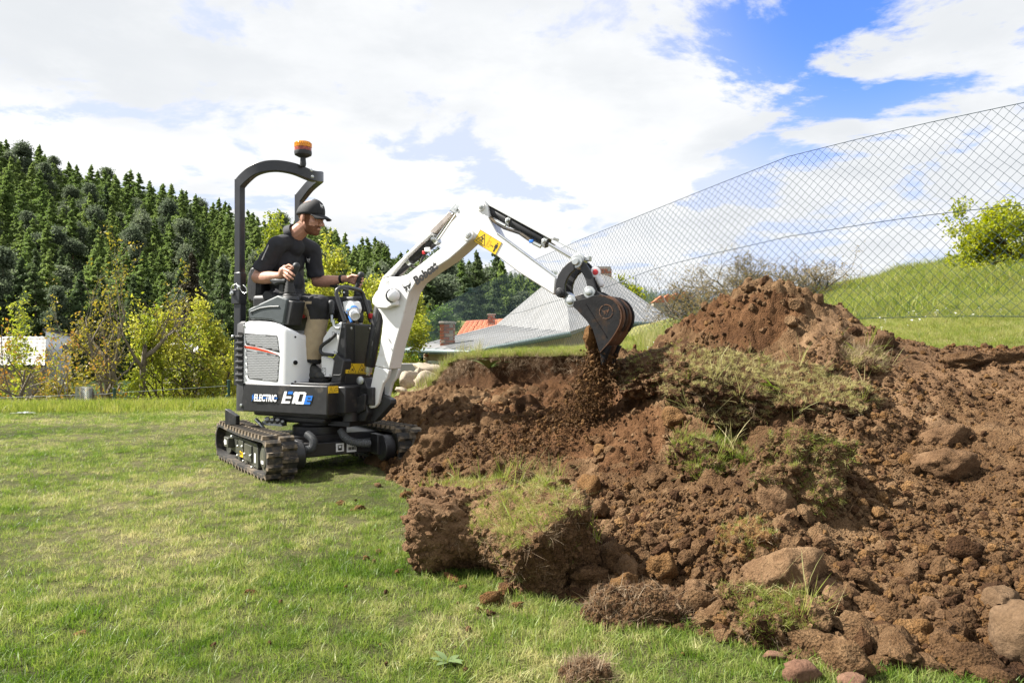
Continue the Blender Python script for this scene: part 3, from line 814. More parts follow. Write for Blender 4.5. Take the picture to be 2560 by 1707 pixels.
def build_forest():
    r = np.random.default_rng(17)
    xs = np.concatenate([np.arange(-700, -200, 20), np.arange(-200, 120, 4.0), np.arange(120, 900, 20)])
    ys = np.concatenate([np.arange(9, 60, 3.0), np.arange(60, 200, 3.0), np.arange(200, 1500, 20), np.arange(1500, 4200, 150)])
    HILL, N, Lk, B = new_mat('wooded_ground')
    p = geopos(N); n1 = nz(N, Lk, .05, 8, .65, p); n2 = nz(N, Lk, .006, 5, .6, p)
    rr = ramp(N, [(.35, (.018, .032, .014)), (.52, (.035, .055, .020)), (.68, (.075, .105, .032))]); Lk.new(n1.outputs['Fac'], rr.inputs[0])
    r2 = ramp(N, [(.42, (.6, .7, .8)), (.6, (1.5, 1.5, 1.0))]); Lk.new(n2.outputs['Fac'], r2.inputs[0])
    mx = N.new('ShaderNodeMix'); mx.data_type = 'RGBA'; mx.blend_type = 'MULTIPLY'; mx.inputs[0].default_value = 1
    Lk.new(rr.outputs[0], mx.inputs[6]); Lk.new(r2.outputs[0], mx.inputs[7]); Lk.new(mx.outputs[2], B.inputs['Base Color']); B.inputs['Roughness'].default_value = 1; B.inputs['Specular IOR Level'].default_value = .05
    me = grid_mesh('valley_ground', xs, ys, lambda X, Y: lowland_z(X, Y), lambda X, Y, Z: Y > 9)
    tag(link_mesh('valley_ground', me, HILL), 'valley floor and wooded hills beyond the gardens', None, kind='structure')
    protos = [make_conifer('larch', NEEDLE_L, 1, 9000, 'bright green larch in the dense wood on the hillside', BARK), make_conifer('larch', NEEDLE_L, 2, 9000, 'bright green larch in the dense wood on the hillside', BARK),
              make_conifer('spruce', NEEDLE_D, 3, 8000, 'dark green spruce in the dense wood on the hillside', BARK), make_conifer('pine', NEEDLE_P, 4, 8000, 'grey green pine with rounded crown in the hillside wood', BARKP),
              make_conifer('pine', NEEDLE_P, 5, 8000, 'grey green pine with rounded crown in the hillside wood', BARKP)]
    used = [False] * 5
    def place(pi, x, y, h, wid=1.0, label=None, z=None):
        o = protos[pi]
        if used[pi]: o = copy_tree(o)
        used[pi] = True
        zz = float(lowland_z(x, y)) if z is None else z
        o.location = (x, y, zz - .2); o.scale = (h * wid, h * wid, h); o.rotation_euler = (0, 0, r.uniform(0, 6.28))
        if label: o['label'] = label
        return o
    # front rank of pines, then rows of larch and spruce up the slope
    rows = []
    for k, y0 in enumerate(np.arange(84, 172, 3.6)):
        for az in np.arange(-0.80, 0.04, 3.1 / y0):
            y = y0 + r.uniform(-1.5, 1.5); z0 = float(lowland_z(az * y, y))
            pi = int(r.choice([3, 4, 2, 2, 0, 1]) if y0 < 100 else r.choice([0, 1, 0, 1, 0, 1, 2, 4] if y0 < 128 else [0, 1, 0, 1, 0, 1, 2]))
            hh = r.uniform(8.5, 14.5) * (1.12 if y0 < 90 else 1.0)
            rows.append((az + r.normal(0, .006), y, hh, pi))
    rows.sort(key=lambda q: q[1])
    near, rest = rows[:285], rows[285:]
    for az, y, h, pi in near:
        o = place(pi, az * y, y, h, r.uniform(.75, 1.25))
        side = 'behind the roll bar and driver' if -.40 < az < -.2 else ('above the white roofs and fruit trees' if az <= -.40 else 'beside the digger boom')
        o['label'] = ['bright green larch', 'light green larch', 'dark green spruce', 'grey green pine', 'rounded grey green pine'][pi] + ' in the lower wood ' + side
    # the wood further up the slope, past counting
    pr = {}
    for pi in range(5):
        pr[pi] = next(ch for ch in protos[pi].children if ch.name.startswith('crown'))
    for nm, ids, lab in (('hillside_forest', (0, 1), 'light green larch wood covering the upper hillside'), ('dark_forest', (2, 3, 4), 'dark spruce and pine mixed through the upper hillside wood')):
        q = [x for x in rest if x[3] in ids]
        X = np.array([x[0] * x[1] for x in q]); Y = np.array([x[1] for x in q]); hs = np.array([x[2] for x in q])
        src = []
        for pi in ids: src.append(bpy.data.objects.new('forest_tree', pr[pi].data))
        scatter(nm, np.stack([X, Y, lowland_z(X, Y) - .2], 1), hs, src, lab, tilt=.02, seed=31 + ids[0])
    # trees one can single out
    sp = copy_tree(protos[2]); sp.location = ((478 - 1280) / FPX * 70, 70, -3.2); sp.scale = (12, 12, 12.4); sp['label'] = 'brownish spruce standing dark before the wooded hillside'
    for ch in sp.children:
        if ch.name.startswith('crown'): ch.data = ch.data.copy(); ch.data.materials[0] = NEEDLE_B
    b = copy_tree(protos[2]); b.location = ((1190 - 1280) / FPX * 88, 88, -2.6); b.scale = (14, 14, 14.2); b['label'] = 'tall pine rising above the dark trees under the boom arch'
    for px, y, h, w in ((1100, 80, 12, 1.5), (1140, 84, 11.5, 1.5), (1060, 78, 12.5, 1.5), (1160, 70, 10.6, 1.6), (1235, 80, 11, 1.5), (1280, 86, 10, 1.5), (1320, 90, 9.5, 1.5), (1080, 66, 8.2, 1.6), (1360, 95, 9, 1.6), (1400, 98, 9.5, 1.6), (1440, 99, 8.5, 1.7)):
        d = place(int(r.choice([2, 4, 2])), (px - 1280) / FPX * y, y, h, w, 'dark conifer in the group behind the boom arch'); d['group'] = 'dark conifers behind the boom'
    # far woods read as masses
    for nm, n, y0, y1, azr, mat, hh in (('far_forest', 9000, 420, 900, (-.14, .36), NEEDLE_D, (9, 16)), ('far_wood_edge', 2600, 240, 420, (-.06, .42), NEEDLE_L, (6, 11))):
        me = conifer_mesh('larch', 9, 300); me.materials.append(mat); src = bpy.data.objects.new('far_tree', me)
        Y = r.uniform(y0, y1, n); X = r.uniform(azr[0], azr[1], n) * Y
        k = fbm(X * .012, Y * .012, seed=71, o=3) > (-.35 if nm == 'far_forest' else .02)
        X, Y = X[k], Y[k]
        scatter(nm, np.stack([X, Y, lowland_z(X, Y) - .3], 1), r.uniform(*hh, len(X)) * 1.0, [src], 'far wooded hill closing the valley' if nm == 'far_forest' else 'mixed wood on the lower valley side', tilt=.02, seed=4)
    # understorey mass between the trunks
build_forest()

# ---------------------------------------------------------------- broadleaf trees and shrubs
LEAF_ORANGE = M_leaf('leaf_young_orange', [(0.1, (0.15, 0.15, 0.025)), (0.4, (0.27, 0.24, 0.045)), (0.62, (0.36, 0.23, 0.060)), (0.85, (0.45, 0.17, 0.050))], 0.45, 0.5, 1.5, 0.2)
LEAF_YEL = M_leaf('leaf_yellow_green', [(0.1, (0.12, 0.17, 0.024)), (0.45, (0.26, 0.30, 0.042)), (0.8, (0.42, 0.40, 0.085))], 0.5, 0.45, 1.2, 0.3)
LEAF_GRN = M_leaf('leaf_green', [(0.1, (0.030, 0.075, 0.012)), (0.45, (0.070, 0.135, 0.020)), (0.8, (0.14, 0.215, 0.038))], 0.40, 0.45, 1.0, 0.3)
LEAF_LIME = M_leaf('leaf_lime', [(0.1, (0.13, 0.18, 0.012)), (0.45, (0.33, 0.35, 0.022)), (0.8, (0.52, 0.48, 0.050))], 0.5, 0.45, 1.0, 0.3)
BARKT = M('twig_bark', (0.10, 0.08, 0.06), 0.9, 0, 0.3, 24)
LEAF_BUD = M_leaf('leaf_bud', [(0.1, (0.11, 0.095, 0.035)), (0.5, (0.20, 0.155, 0.055)), (0.85, (0.29, 0.21, 0.085))], 0.4, 0.5, 1.0, 0.3)

def branchy(name, seed, trunks, height, spread, leaf_n, leaf_s, leaf_mat, bark, label, cat, loc, group=None, levels=4, droop=0.0, leaf_start=2, base_r=0.05, up=0.6, clump=5, half=None):
    r = random.Random(seed)
    wood = MB(); tips = []
    def grow(p, d, ln, rad, lev):
        n = 4; path = [p]; rs = [rad]; q = p.copy(); dd = d.copy()
        for i in range(n):
            dd = (dd + Vector((r.gauss(0, .16), r.gauss(0, .16), r.gauss(0, .10) + (up * .12 if lev > 0 else .03) - droop * .1))).normalized()
            q = q + dd * ln / n; path.append(q.copy()); rs.append(rad * (1 - .55 * (i + 1) / n))
            if lev >= leaf_start: tips.append((q.copy(), dd.copy()))
        wood.tube(path, rs, 6 if lev < 2 else (4 if lev < 3 else 3), caps=False)
        if lev < levels:
            k = r.randint(3, 4) if lev < 2 else r.randint(2, 4)
            for j in range(k):
                t = r.uniform(.35, 1.0); i = min(n - 1, int(t * n)); base = path[i].lerp(path[i + 1], t * n - i)
                side = dd.orthogonal().normalized(); side.rotate(Quaternion(dd, r.uniform(0, 6.28)))
                nd = (dd * r.uniform(.45, .9) + side * r.uniform(.5, 1.0)).normalized()
                grow(base, nd, ln * r.uniform(.50, .78), rs[i] * .62, lev + 1)
    for k in range(trunks):
        a = 6.28 * k / trunks + r.uniform(-.4, .4)
        d = Vector((math.cos(a) * spread, math.sin(a) * spread * .8, 1)).normalized()
        grow(Vector((math.cos(a) * .06 * (trunks > 1), math.sin(a) * .06 * (trunks > 1), -.15)), d, height * r.uniform(.36, .48), base_r * r.uniform(.8, 1.1), 0)
    top = max(q.z for q, _ in tips); sc_ = height / top
    hw = np.percentile([math.hypot(q.x, q.y) for q, _ in tips], 92); sx = sc_ if half is None else half / hw
    wood.v = [(x * sx, y * sx, z * sc_) for x, y, z in wood.v]; tips = [(Vector((q.x * sx, q.y * sx, q.z * sc_)), d_) for q, d_ in tips]
    root = empty(name, loc); tag(root, label, cat, group)
    wood.build('branches', bark, root, smooth=60)
    rg = np.random.default_rng(seed)
    V = []
    idx = rg.integers(0, len(tips), max(1, leaf_n // clump))
    P = np.array([tuple(tips[i][0]) for i in idx]); D = np.array([tuple(tips[i][1]) for i in idx])
    C = np.repeat(P, clump, 0) + rg.normal(0, leaf_s * .9, (len(P) * clump, 3))
    u = rg.normal(size=C.shape) + np.repeat(D, clump, 0) * .5; u[:, 2] -= .35; u /= np.linalg.norm(u, axis=1)[:, None]
    v = np.cross(u, rg.normal(size=C.shape)); v /= np.linalg.norm(v, axis=1)[:, None]
    s = (leaf_s * rg.uniform(.55, 1.25, len(C)))[:, None]; nrm = np.cross(u, v)
    fold = nrm * s * .12
    vs = np.stack([C - u * s * .5, C + v * s * .30 + fold, C + u * s * .6, C - v * s * .30 + fold], 1).reshape(-1, 3)
    n = len(C); q = np.arange(n)[:, None] * 4
    me = np_mesh('leaves', vs, np.concatenate([q + np.array([[0, 1, 2]]), q + np.array([[0, 2, 3]])]))
    link_mesh('leaves', me, leaf_mat, root)
    return root

def gp(px, d, z): return ((px - 1280) / FPX * d, d, z)
def build_shrubs():
    # behind the lawn's far edge: bare young-leaved fruit trees, then denser ones
    g = 'young fruit trees behind the lawn'
    branchy('fruit_tree', 5, 3, 3.70, .62, 2000, .058, LEAF_ORANGE, BARKG, 'open branched fruit tree with sparse orange tinted leaves and grey trunk', 'tree', gp(305, 13.4, -.7), g, 4, .1, 2, .10, half=1.45)
    branchy('fruit_tree', 8, 2, 2.50, .9, 1400, .055, LEAF_ORANGE, BARKG, 'low spreading fruit tree with orange leaves before the white roof', 'tree', gp(95, 12.6, -.8), g, 4, .5, 2, .045, half=1.20)
    branchy('fruit_tree', 9, 4, 2.00, 1.1, 1300, .055, LEAF_ORANGE, BARKG, 'tangle of low bare branches with orange leaves at the lawn edge', 'tree', gp(-30, 12.0, -.8), g, 4, .8, 2, .04, .2)
    branchy('fruit_tree', 14, 3, 3.10, .8, 3600, .07, LEAF_YEL, BARK, 'yellow green leafy shrub growing below the open branched fruit tree', 'shrub', gp(365, 15.0, -1.6), g, 4, .3, 2, .045, half=0.85)
    branchy('fruit_tree', 16, 3, 2.90, .7, 8500, .072, LEAF_YEL, BARK, 'dense yellow green tree close behind the rear of the digger', 'tree', gp(520, 14.2, -1.0), g, 4, .3, 2, .055, half=1.00)
    branchy('fruit_tree', 17, 3, 2.60, .8, 4200, .07, LEAF_YEL, BARK, 'leafy shrub with low branches between the fruit tree and green post', 'shrub', gp(440, 13.6, -1.0), g, 4, .6, 2, .045, half=0.90)
    branchy('fruit_tree', 18, 3, 2.40, .8, 1900, .08, LEAF_ORANGE, BARKG, 'orange leaved shrub beside the white gable wall', 'shrub', gp(185, 14.6, -1.4), g, 4, .3, 2, .045, half=0.70)
    branchy('fruit_tree', 19, 3, 3.60, .8, 2400, .085, LEAF_YEL, BARKG, 'yellow leaved young tree at the far edge before the dark pines', 'tree', gp(30, 17, -1.6), g, 4, .3, 2, .05, half=0.90)
    branchy('garden_tree', 23, 3, 4.60, .42, 30000, .078, LEAF_YEL, BARK, 'full yellow green tree behind the seated driver', 'tree', gp(885, 16.0, -1.3), None, 4, .25, 1, .08, .7, half=1.35)
    branchy('garden_tree', 24, 2, 4.60, .4, 8000, .075, LEAF_YEL, BARK, 'slender yellow green tree showing between roll bar and driver', 'tree', gp(705, 17.5, -.6), None, 4, .2, 1, .07, .8, half=0.35)
    branchy('garden_tree', 25, 3, 3.00, .5, 8000, .10, LEAF_GRN, BARK, 'mid green shrub low behind the digger boom', 'shrub', gp(935, 19, -1.6), None, 4, .3, 1, .06, .6, half=0.60)
    branchy('round_bush', 27, 5, 3.70, .45, 17000, .10, LEAF_GRN, BARK, 'rounded green bush beside the small brick chimney', 'bush', gp(1045, 24, -1.9), None, 3, .2, 0, .05, .6, half=0.78)
    branchy('round_bush', 28, 5, 4.10, .6, 6000, .14, LEAF_GRN, BARK, 'dark green bush on the slope above the rounded bush', 'bush', gp(1010, 33, -.5), None, 3, .2, 0, .05, .6, half=1.20)
    branchy('round_bush', 29, 4, 3.10, .5, 8000, .16, LEAF_GRN, BARK, 'green bush beyond the orange tiled roof', 'bush', gp(1090, 42, -.2), None, 3, .2, 0, .05, .6, half=1.00)
    branchy('round_bush', 35, 4, 1.90, .7, 5200, .11, LEAF_GRN, BARK, 'shaded green bush under the low eave by the rocks', 'bush', gp(985, 21, -1.9), None, 3, .2, 0, .05, .5, half=0.60)
    # right of the bucket
    branchy('garden_tree', 31, 2, 3.10, .5, 4200, .12, LEAF_LIME, BARK, 'bright yellow green tree beside the sheet metal roof', 'tree', gp(1585, 27, .2), None, 4, .2, 1, .06, .6, half=0.80)
    branchy('budding_shrub', 32, 9, 1.68, .75, 4032, .036, LEAF_BUD, BARKT, 'leafless twiggy shrub with brown buds behind the dirt heap', 'shrub', gp(1800, 13.5, .55), 'twiggy shrubs behind the heap', 4, .1, 1, .035, .5, 3, half=1.15)
    branchy('budding_shrub', 33, 8, 1.63, .8, 3264, .036, LEAF_BUD, BARKT, 'twiggy brown shrub before the far trees beside the heap top', 'shrub', gp(1775, 15.0, .35), 'twiggy shrubs behind the heap', 4, .1, 1, .035, .4, 3, half=1.00)
    branchy('budding_shrub', 34, 8, 1.59, .7, 2112, .036, LEAF_BUD, BARKT, 'tall bare twiggy shrub where the green hill begins', 'shrub', gp(1985, 14.0, .75), 'twiggy shrubs behind the heap', 4, .0, 1, .032, .5, 3, half=0.90)
    branchy('budding_shrub', 36, 8, 1.12, .8, 3456, .036, LEAF_BUD, BARKT, 'low brown shrub behind the left shoulder of the heap'.replace('left ', ''), 'shrub', gp(1900, 12.5, .7), 'twiggy shrubs behind the heap', 4, .3, 1, .03, .4, 3, half=1.00)
    r = random.Random(12)
    src = [o for o in COL.objects if o.name.startswith('budding_shrub')]
    for i, (px, d, sc, lab) in enumerate(((1745, 13.2, 1.1, 'tallest brown twiggy shrub over the notch of the heap'), (1840, 14.2, 1.05, 'twiggy shrub showing thin bare stems over the heap summit'), (1885, 13.2, 1.0, 'dense twiggy shrub behind the heap summit'),
                                         (1945, 12.8, 1.0, 'twiggy shrub just beyond the pointed clod on the crest'), (2020, 13.0, .85, 'small twiggy shrub where the green hill meets the sky'), (1790, 12.0, .8, 'low bushy brown shrub directly behind the heap shoulder'))):
        o = copy_tree(src[i % 4]); o.location = gp(px, d, float(bank_z((px - 1280) / FPX * d, d)) - .05); o.rotation_euler = (0, 0, r.uniform(0, 6)); o.scale = (sc * .8, sc * .8, sc * .68); o['label'] = lab
    branchy('lime_bush', 41, 5, 1.25, .55, 19000, .050, LEAF_LIME, BARK, 'bright lime leaved bush on the hill beyond the wire fence', 'bush', gp(2590, 9.6, 1.70), None, 4, .3, 0, .04, .7, half=0.80)
build_shrubs()

# ---------------------------------------------------------------- buildings
PLASTER = M('plaster_beige', (0.36, 0.305, 0.235), 0.9, 0, 0.12, 3, 0.2, 30)
PLASTW = M('plaster_white', (0.62, 0.64, 0.68), 0.9, 0, 0.06, 3)
PLASTO = M('plaster_ochre', (0.40, 0.29, 0.155), 0.9, 0, 0.12, 3)
SHEET = M('roof_sheet', (0.175, 0.177, 0.178), 0.6, 0.1, 0.14, 1.2, 0, 100, (0.15, 0.145, 0.135), 1.6, (0.5, 0.8))
SEAM = M('roof_seam_dark', (0.16, 0.16, 0.16), 0.6)
SHEETW = M('roof_fibre', (0.34, 0.335, 0.32), 0.8, 0, 0.10, 2)
GUT = M('gutter', (0.14, 0.18, 0.18), 0.5, 0.4)
TILE = M('clay_tile', (0.46, 0.13, 0.055), 0.8, 0, 0.25, 4)
BRK = M('brick_red', (0.36, 0.13, 0.07), 0.9, 0, 0.30, 9); BRKP = M('brick_pale', (0.48, 0.36, 0.27), 0.9, 0, 0.2, 9); MORT = M('mortar', (0.42, 0.38, 0.33), 0.95)
FRAMEW = M('window_white', (0.75, 0.75, 0.73), 0.5); PANE = M('pane_dark', (0.03, 0.035, 0.04), 0.08, 0, 0.1, spec=0.8)
CONC = M('concrete', (0.26, 0.255, 0.25), 0.9, 0, 0.12, 6, 0.3, 60)

def chimney(parent, c, w, d, h, yaw=0.0, cap=True):
    """brick stack: each brick of its faces a piece of its own"""
    ch = MB().box(Vector(c) + Vector((0, 0, h / 2)), (w - .03, d - .03, h)).build('chimney', MORT, parent)
    bw, bh = .25, .085
    me = {}
    rows = int(h / bh)
    k = 0
    for i in range(rows):
        z = c[2] + bh * (i + .5)
        off = bw / 2 if i % 2 else 0
        for face in (0, 1):
            L_ = w if face == 0 else d; m = int(round(L_ / bw)) + (1 if off else 0)
            for j in range(m):
                s0 = max(-L_ / 2, -L_ / 2 + bw * j - off); s1 = min(L_ / 2, -L_ / 2 + bw * (j + 1) - off)
                if s1 - s0 < .05: continue
                mat = BRK if (k * 7 + i * 3) % 5 else BRKP; k += 1
                cx = (s0 + s1) / 2; ln = s1 - s0 - .018
                key = (face, round(ln, 2), mat.name)
                if key not in me:
                    x = MB().box((0, 0, 0), (ln, .03, bh - .018) if face == 0 else (.03, ln, bh - .018)).mesh('brick'); x.materials.append(mat); me[key] = x
                for side in ((-1,) if face == 0 else (-1, 1)):
                    p = (c[0] + cx, c[1] - d / 2 + .0, z) if face == 0 else (c[0] + side * (w / 2), c[1] + cx, z)
                    o = bpy.data.objects.new('brick', me[key]); COL.objects.link(o); o.parent = ch; o.location = p
    if cap: MB().box(Vector(c) + Vector((0, 0, h + .03)), (w + .08, d + .08, .06)).build('chimney_cap', MORT, ch, bevel=.01)
    return ch

def build_houses():
    # big hipped sheet roof behind the bucket: eave corner at one end, ridge climbing behind the arm
    A = W(1012, 871, 19.5); B = W(1170, 880, 17.0); C_ = W(1690, 806, 23.5)
    Rg0 = W(1400, 690, 27.0); Rg1 = W(1505, 690, 27.5)
    h = empty('sheet_roof_house', tuple(B)); o = Vector(B); tag(h, 'house with broad pale sheet metal hip roof and beige walls behind the bucket', 'house')
    P = lambda w: Vector(w) - o
    V0, V1, V2 = P(W(1012, 871, 21.0)), P(W(1175, 875, 18.0)), P(W(1470, 830, 18.8))
    V3 = P(W(1690, 806, 22.5)); VL = P(W(1240, 812, 27.0)); RA, RB = P(W(1408, 672, 26.5)), P(W(1512, 682, 27.5))
    V1b = P(W(1425, 829, 18.5))
    m = MB()
    m.add([V0, V1, V1b, VL], [(0, 1, 2, 3)]); m.add([V1b, RA, VL], [(0, 1, 2)]); 
    m.add([V1b, V3 + Vector((-3.2, -1.4, 0)) if False else P(W(1505, 803, 20.0)), RB, RA], [(0, 1, 2, 3)])
    m.add([P(W(1505, 803, 20.0)), V3, RB], [(0, 1, 2)])
    BK = P(W(1500, 800, 36))
    m.add([RA, RB, V3, BK], [(0, 1, 2, 3)]); m.add([VL, RA, BK], [(0, 1, 2)])
    rf = m.build('roof', SHEET, h)
    sd = rf.modifiers.new('t', 'SOLIDIFY'); sd.thickness = .10; sd.offset = -1
    # standing seams
    def seams(a0, a1, b0, b1, n):
        for i in range(1, n):
            t = i / n; MB().tube([a0.lerp(a1, t) + Vector((0, 0, .004)), b0.lerp(b1, t) + Vector((0, 0, .004))], .012, 4).build('roof_seam', SEAM, rf)
    seams(V0, V1, VL, V1b.lerp(VL, .25), 8); seams(V1, V1b, V1b.lerp(VL, .25), V1b.lerp(VL, .1), 3)
    seams(P(W(1505, 803, 20.0)), V3, RB.lerp(RA, .5), RB, 9)
    MB().tube([V0 + Vector((0, -.06, -.06)), V1 + Vector((0, -.06, -.06)), V1b + Vector((0, -.06, -.06))], .07, 8).build('gutter', GUT, rf, smooth=50)
    MB().tube([P(W(1505, 803, 20.0)) + Vector((0, -.06, -.06)), V3 + Vector((0, -.06, -.06))], .07, 8).build('gutter', GUT, rf, smooth=50)
    w = MB()
    i0, i1, i2 = V0 + Vector((.55, .30, -.12)), V1 + Vector((.1, .40, -.12)), V1b + Vector((-.1, .55, -.12))
    dz = Vector((0, 0, -3.2))
    w.add([i0, i1, i1 + dz, i0 + dz], [(0, 1, 2, 3)]); w.build('gable_wall', PLASTO, h)
    w = MB().add([i1, i2, i2 + dz, i1 + dz], [(0, 1, 2, 3)]); w.build('wall', PLASTER, h)
    j0, j1 = P(W(1505, 803, 20.0)) + Vector((.0, .4, -.12)), V3 + Vector((-.6, .2, -.12))
    MB().add([i2, j0, j0 + dz, i2 + dz], [(0, 1, 2, 3)]).add([j0, j1, j1 + dz, j0 + dz], [(0, 1, 2, 3)]).build('wall', PLASTER, h)
    MB().add([i0, P(W(1050, 868, 30)), P(W(1050, 868, 30)) + dz, i0 + dz], [(0, 1, 2, 3)]).build('wall', PLASTO, h)
    # brick pier and window under the low eave
    dirv = (i1 - i0).normalized(); nrm = Vector((dirv.y, -dirv.x, 0))
    for k in range(12):
        MB().box(i0 + dirv * .12 + nrm * .02 + Vector((0, 0, -.08 - .085 * k)), (.24 if k % 2 else .20, .06, .07), Matrix.Rotation(math.atan2(dirv.y, dirv.x), 3, 'Z')).build('brick', BRKP if k % 3 else BRK, h)
    R = Matrix.Rotation(math.atan2(dirv.y, dirv.x), 3, 'Z')
    wc = i0 + dirv * .95 + nrm * .03 + Vector((0, 0, -.72))
    win = MB()
    for s in (-.60, 0.0, .60): win.box(wc + dirv * s, (.07, .06, .95), R)
    for s in (-.31, .31): win.box(wc + dirv * s, (.05, .05, .95), R)
    for z in (-.47, .47): win.box(wc + Vector((0, 0, z)), (1.27, .06, .07), R)
    wf = win.build('window', FRAMEW, h, bevel=.004); wf['kind'] = 'stuff' if False else 'thing'
    del wf['kind']
    for s in (-.455, -.155, .155, .455): MB().box(wc + dirv * s - nrm * .01, (.245, .02, .88), R).build('pane', PANE, wf)
    q = P(W(1119, 876, 20.3)); chimney(h, (q.x, q.y, q.z - .05), .36, .36, .78)
    q = P(W(1505, 705, 27.3)); chimney(h, (q.x, q.y, q.z - .3), .62, .5, .85, cap=False)
    MB().tube([q + Vector((1.3, .3, -.6)), q + Vector((1.3, .3, .2))], .02, 6).build('roof_vent', GUT, rf)

    # orange tiled roof behind it
    o2 = Vector(W(1200, 800, 36)); t = empty('tiled_roof_house', tuple(o2)); tag(t, 'house with orange clay tile roof seen past the small chimney', 'house')
    Q = lambda px, py, d: Vector(W(px, py, d)) - o2
    a, b, c, d = Q(1135, 850, 34), Q(1290, 830, 34), Q(1290, 795, 40), Q(1166, 801, 40)
    MB().add([a, b, c, d], [(0, 1, 2, 3)]).build('roof', M('roof_underlay', (.20, .07, .04), .9), t)
    tm = {}
    nr, nc = 9, 13
    tile = MB(); tile.add([(-.11, -.17, 0), (0, -.17, .035), (.11, -.17, 0), (-.11, .17, .0), (0, .17, .03), (.11, .17, .0)], [(0, 1, 4, 3), (1, 2, 5, 4)]); tme = tile.mesh('tile'); tme.materials.append(TILE)
    ux = (b - a).normalized()
    for i in range(nr):
        l, r_ = a.lerp(d, (i + .5) / nr), b.lerp(c, (i + .5) / nr); L_ = (r_ - l).length; up = (d - a).normalized(); n_ = ux.cross(up).normalized()
        n = int(L_ / .23)
        for j in range(n):
            if i * 40 + j > 300: continue
            x = bpy.data.objects.new('tile', tme); COL.objects.link(x); x.parent = t
            pos = l.lerp(r_, (j + .5) / n) + n_ * (.03 + .01 * ((i * 3 + j) % 3))
            fwd = up * ((d - a).length / nr / .32)
            x.matrix_local = Matrix(((ux.x, up.x, n_.x, pos.x), (ux.y, up.y, n_.y, pos.y), (ux.z, up.z, n_.z, pos.z), (0, 0, 0, 1))) @ Matrix.Scale((d - a).length / nr / .30, 4, (0, 1, 0))
    MB().add([a + Vector((.2, .3, -.05)), b + Vector((0, .3, -.05)), b + Vector((0, .3, -3)), a + Vector((.2, .3, -3))], [(0, 1, 2, 3)]).build('wall', PLASTER, t)
    q = Q(1229, 812, 36.5); chimney(t, (q.x, q.y, q.z), .34, .34, .48)
    # white buildings beyond the fruit trees
    o3 = Vector(W(60, 900, 38)); b1 = empty('white_roof_barn', tuple(o3)); tag(b1, 'long low building with pale corrugated roof beyond the fruit trees', 'barn')
    Q = lambda px, py, d: Vector(W(px, py, d)) - o3
    a, b, c, d = Q(-120, 912, 36), Q(112, 912, 36), Q(116, 841, 43), Q(-120, 841, 43)
    rows_ = 8
    cor = MB(); n = 64; vs = []; fs = []
    for i in range(n + 1):
        tt = i / n; z = .022 * math.sin(i * math.pi / 2); vs += [a.lerp(b, tt) + Vector((0, 0, z)), d.lerp(c, tt) + Vector((0, 0, z))]
    for i in range(n): fs.append((2 * i, 2 * i + 2, 2 * i + 3, 2 * i + 1))
    cor.add(vs, fs).build('roof', SHEETW, b1, smooth=60)
    for i in range(1, 7): MB().tube([a.lerp(d, i / 7) + Vector((0, 0, .07)), b.lerp(c, i / 7) + Vector((0, 0, .07))], .025, 4).build('roof_sheet_lap', SHEETW, b1)
    MB().add([a + Vector((.2, .4, -.1)), b + Vector((-.2, .4, -.1)), b + Vector((-.2, .4, -3.5)), a + Vector((.2, .4, -3.5))], [(0, 1, 2, 3)]).build('wall', M('plaster_tan', (.20, .165, .115), .9, 0, .2, 2), b1)
    o4 = Vector(W(160, 900, 39)); g = empty('white_gable_house', tuple(o4)); tag(g, 'white rendered house with sloping dark roof edge beyond the fruit trees', 'house')
    Q = lambda px, py, d: Vector(W(px, py, d)) - o4
    a, b, c, d = Q(114, 826, 40), Q(178, 842, 40), Q(178, 980, 40), Q(114, 980, 40)
    back = Vector((-4.3, 7, 0))
    MB().add([a, b, c, d], [(0, 1, 2, 3)]).add([b, b + back, c + back, c], [(0, 1, 2, 3)]).build('wall', PLASTW, g)
    MB().prism([a + Vector((-.1, -.1, .0)), b + Vector((.15, -.1, .0)), b + Vector((.15, -.1, .12)), a + Vector((-.1, -.1, .12))], back).build('roof', M('roof_dark', (.05, .045, .045), .7), g)
    wq = Q(168, 872, 39.9); win = MB().box(wq, (.50, .06, .42)).build('window', PANE, g)
    o5 = Vector(W(470, 900, 36)); s = empty('small_white_house', tuple(o5)); tag(s, 'small white house with low ribbed roof behind the leafy shrub', 'house')
    Q = lambda px, py, d: Vector(W(px, py, d)) - o5
    a, b, c, d = Q(360, 880, 36), Q(500, 880, 36), Q(492, 858, 40), Q(370, 858, 40)
    vs = []; fs = []; n = 40
    for i in range(n + 1):
        tt = i / n; z = .03 * math.sin(i * math.pi / 2); vs += [a.lerp(b, tt) + Vector((0, 0, z)), d.lerp(c, tt) + Vector((0, 0, z))]
    for i in range(n): fs.append((2 * i, 2 * i + 2, 2 * i + 3, 2 * i + 1))
    MB().add(vs, fs).build('roof', SHEETW, s, smooth=60)
    MB().box(a.lerp(b, .5) + Vector((0, .35, -.10)), ((b - a).length - .2, .06, .16)).build('eave_board', M('eave_brown', (.16, .07, .04), .8), s)
    MB().add([a + Vector((.2, .4, -.1)), b + Vector((-.2, .4, -.1)), b + Vector((-.2, .4, -3)), a + Vector((.2, .4, -3))], [(0, 1, 2, 3)]).build('wall', PLASTER, s)
    MB().box(Q(470, 918, 36.3), (.22, .1, .30)).build('window', PANE, s)
    # meadow patch on the slope behind the roofs
    me = grid_mesh('meadow_slope', np.arange(-14, 6, .6), np.arange(40, 64, .6), lambda X, Y: 0.2 + (Y - 40) * .105 + .15 * fbm(X * .3, Y * .3, seed=6), lambda X, Y, Z: (X / Y > -.17) & (X / Y < .06))
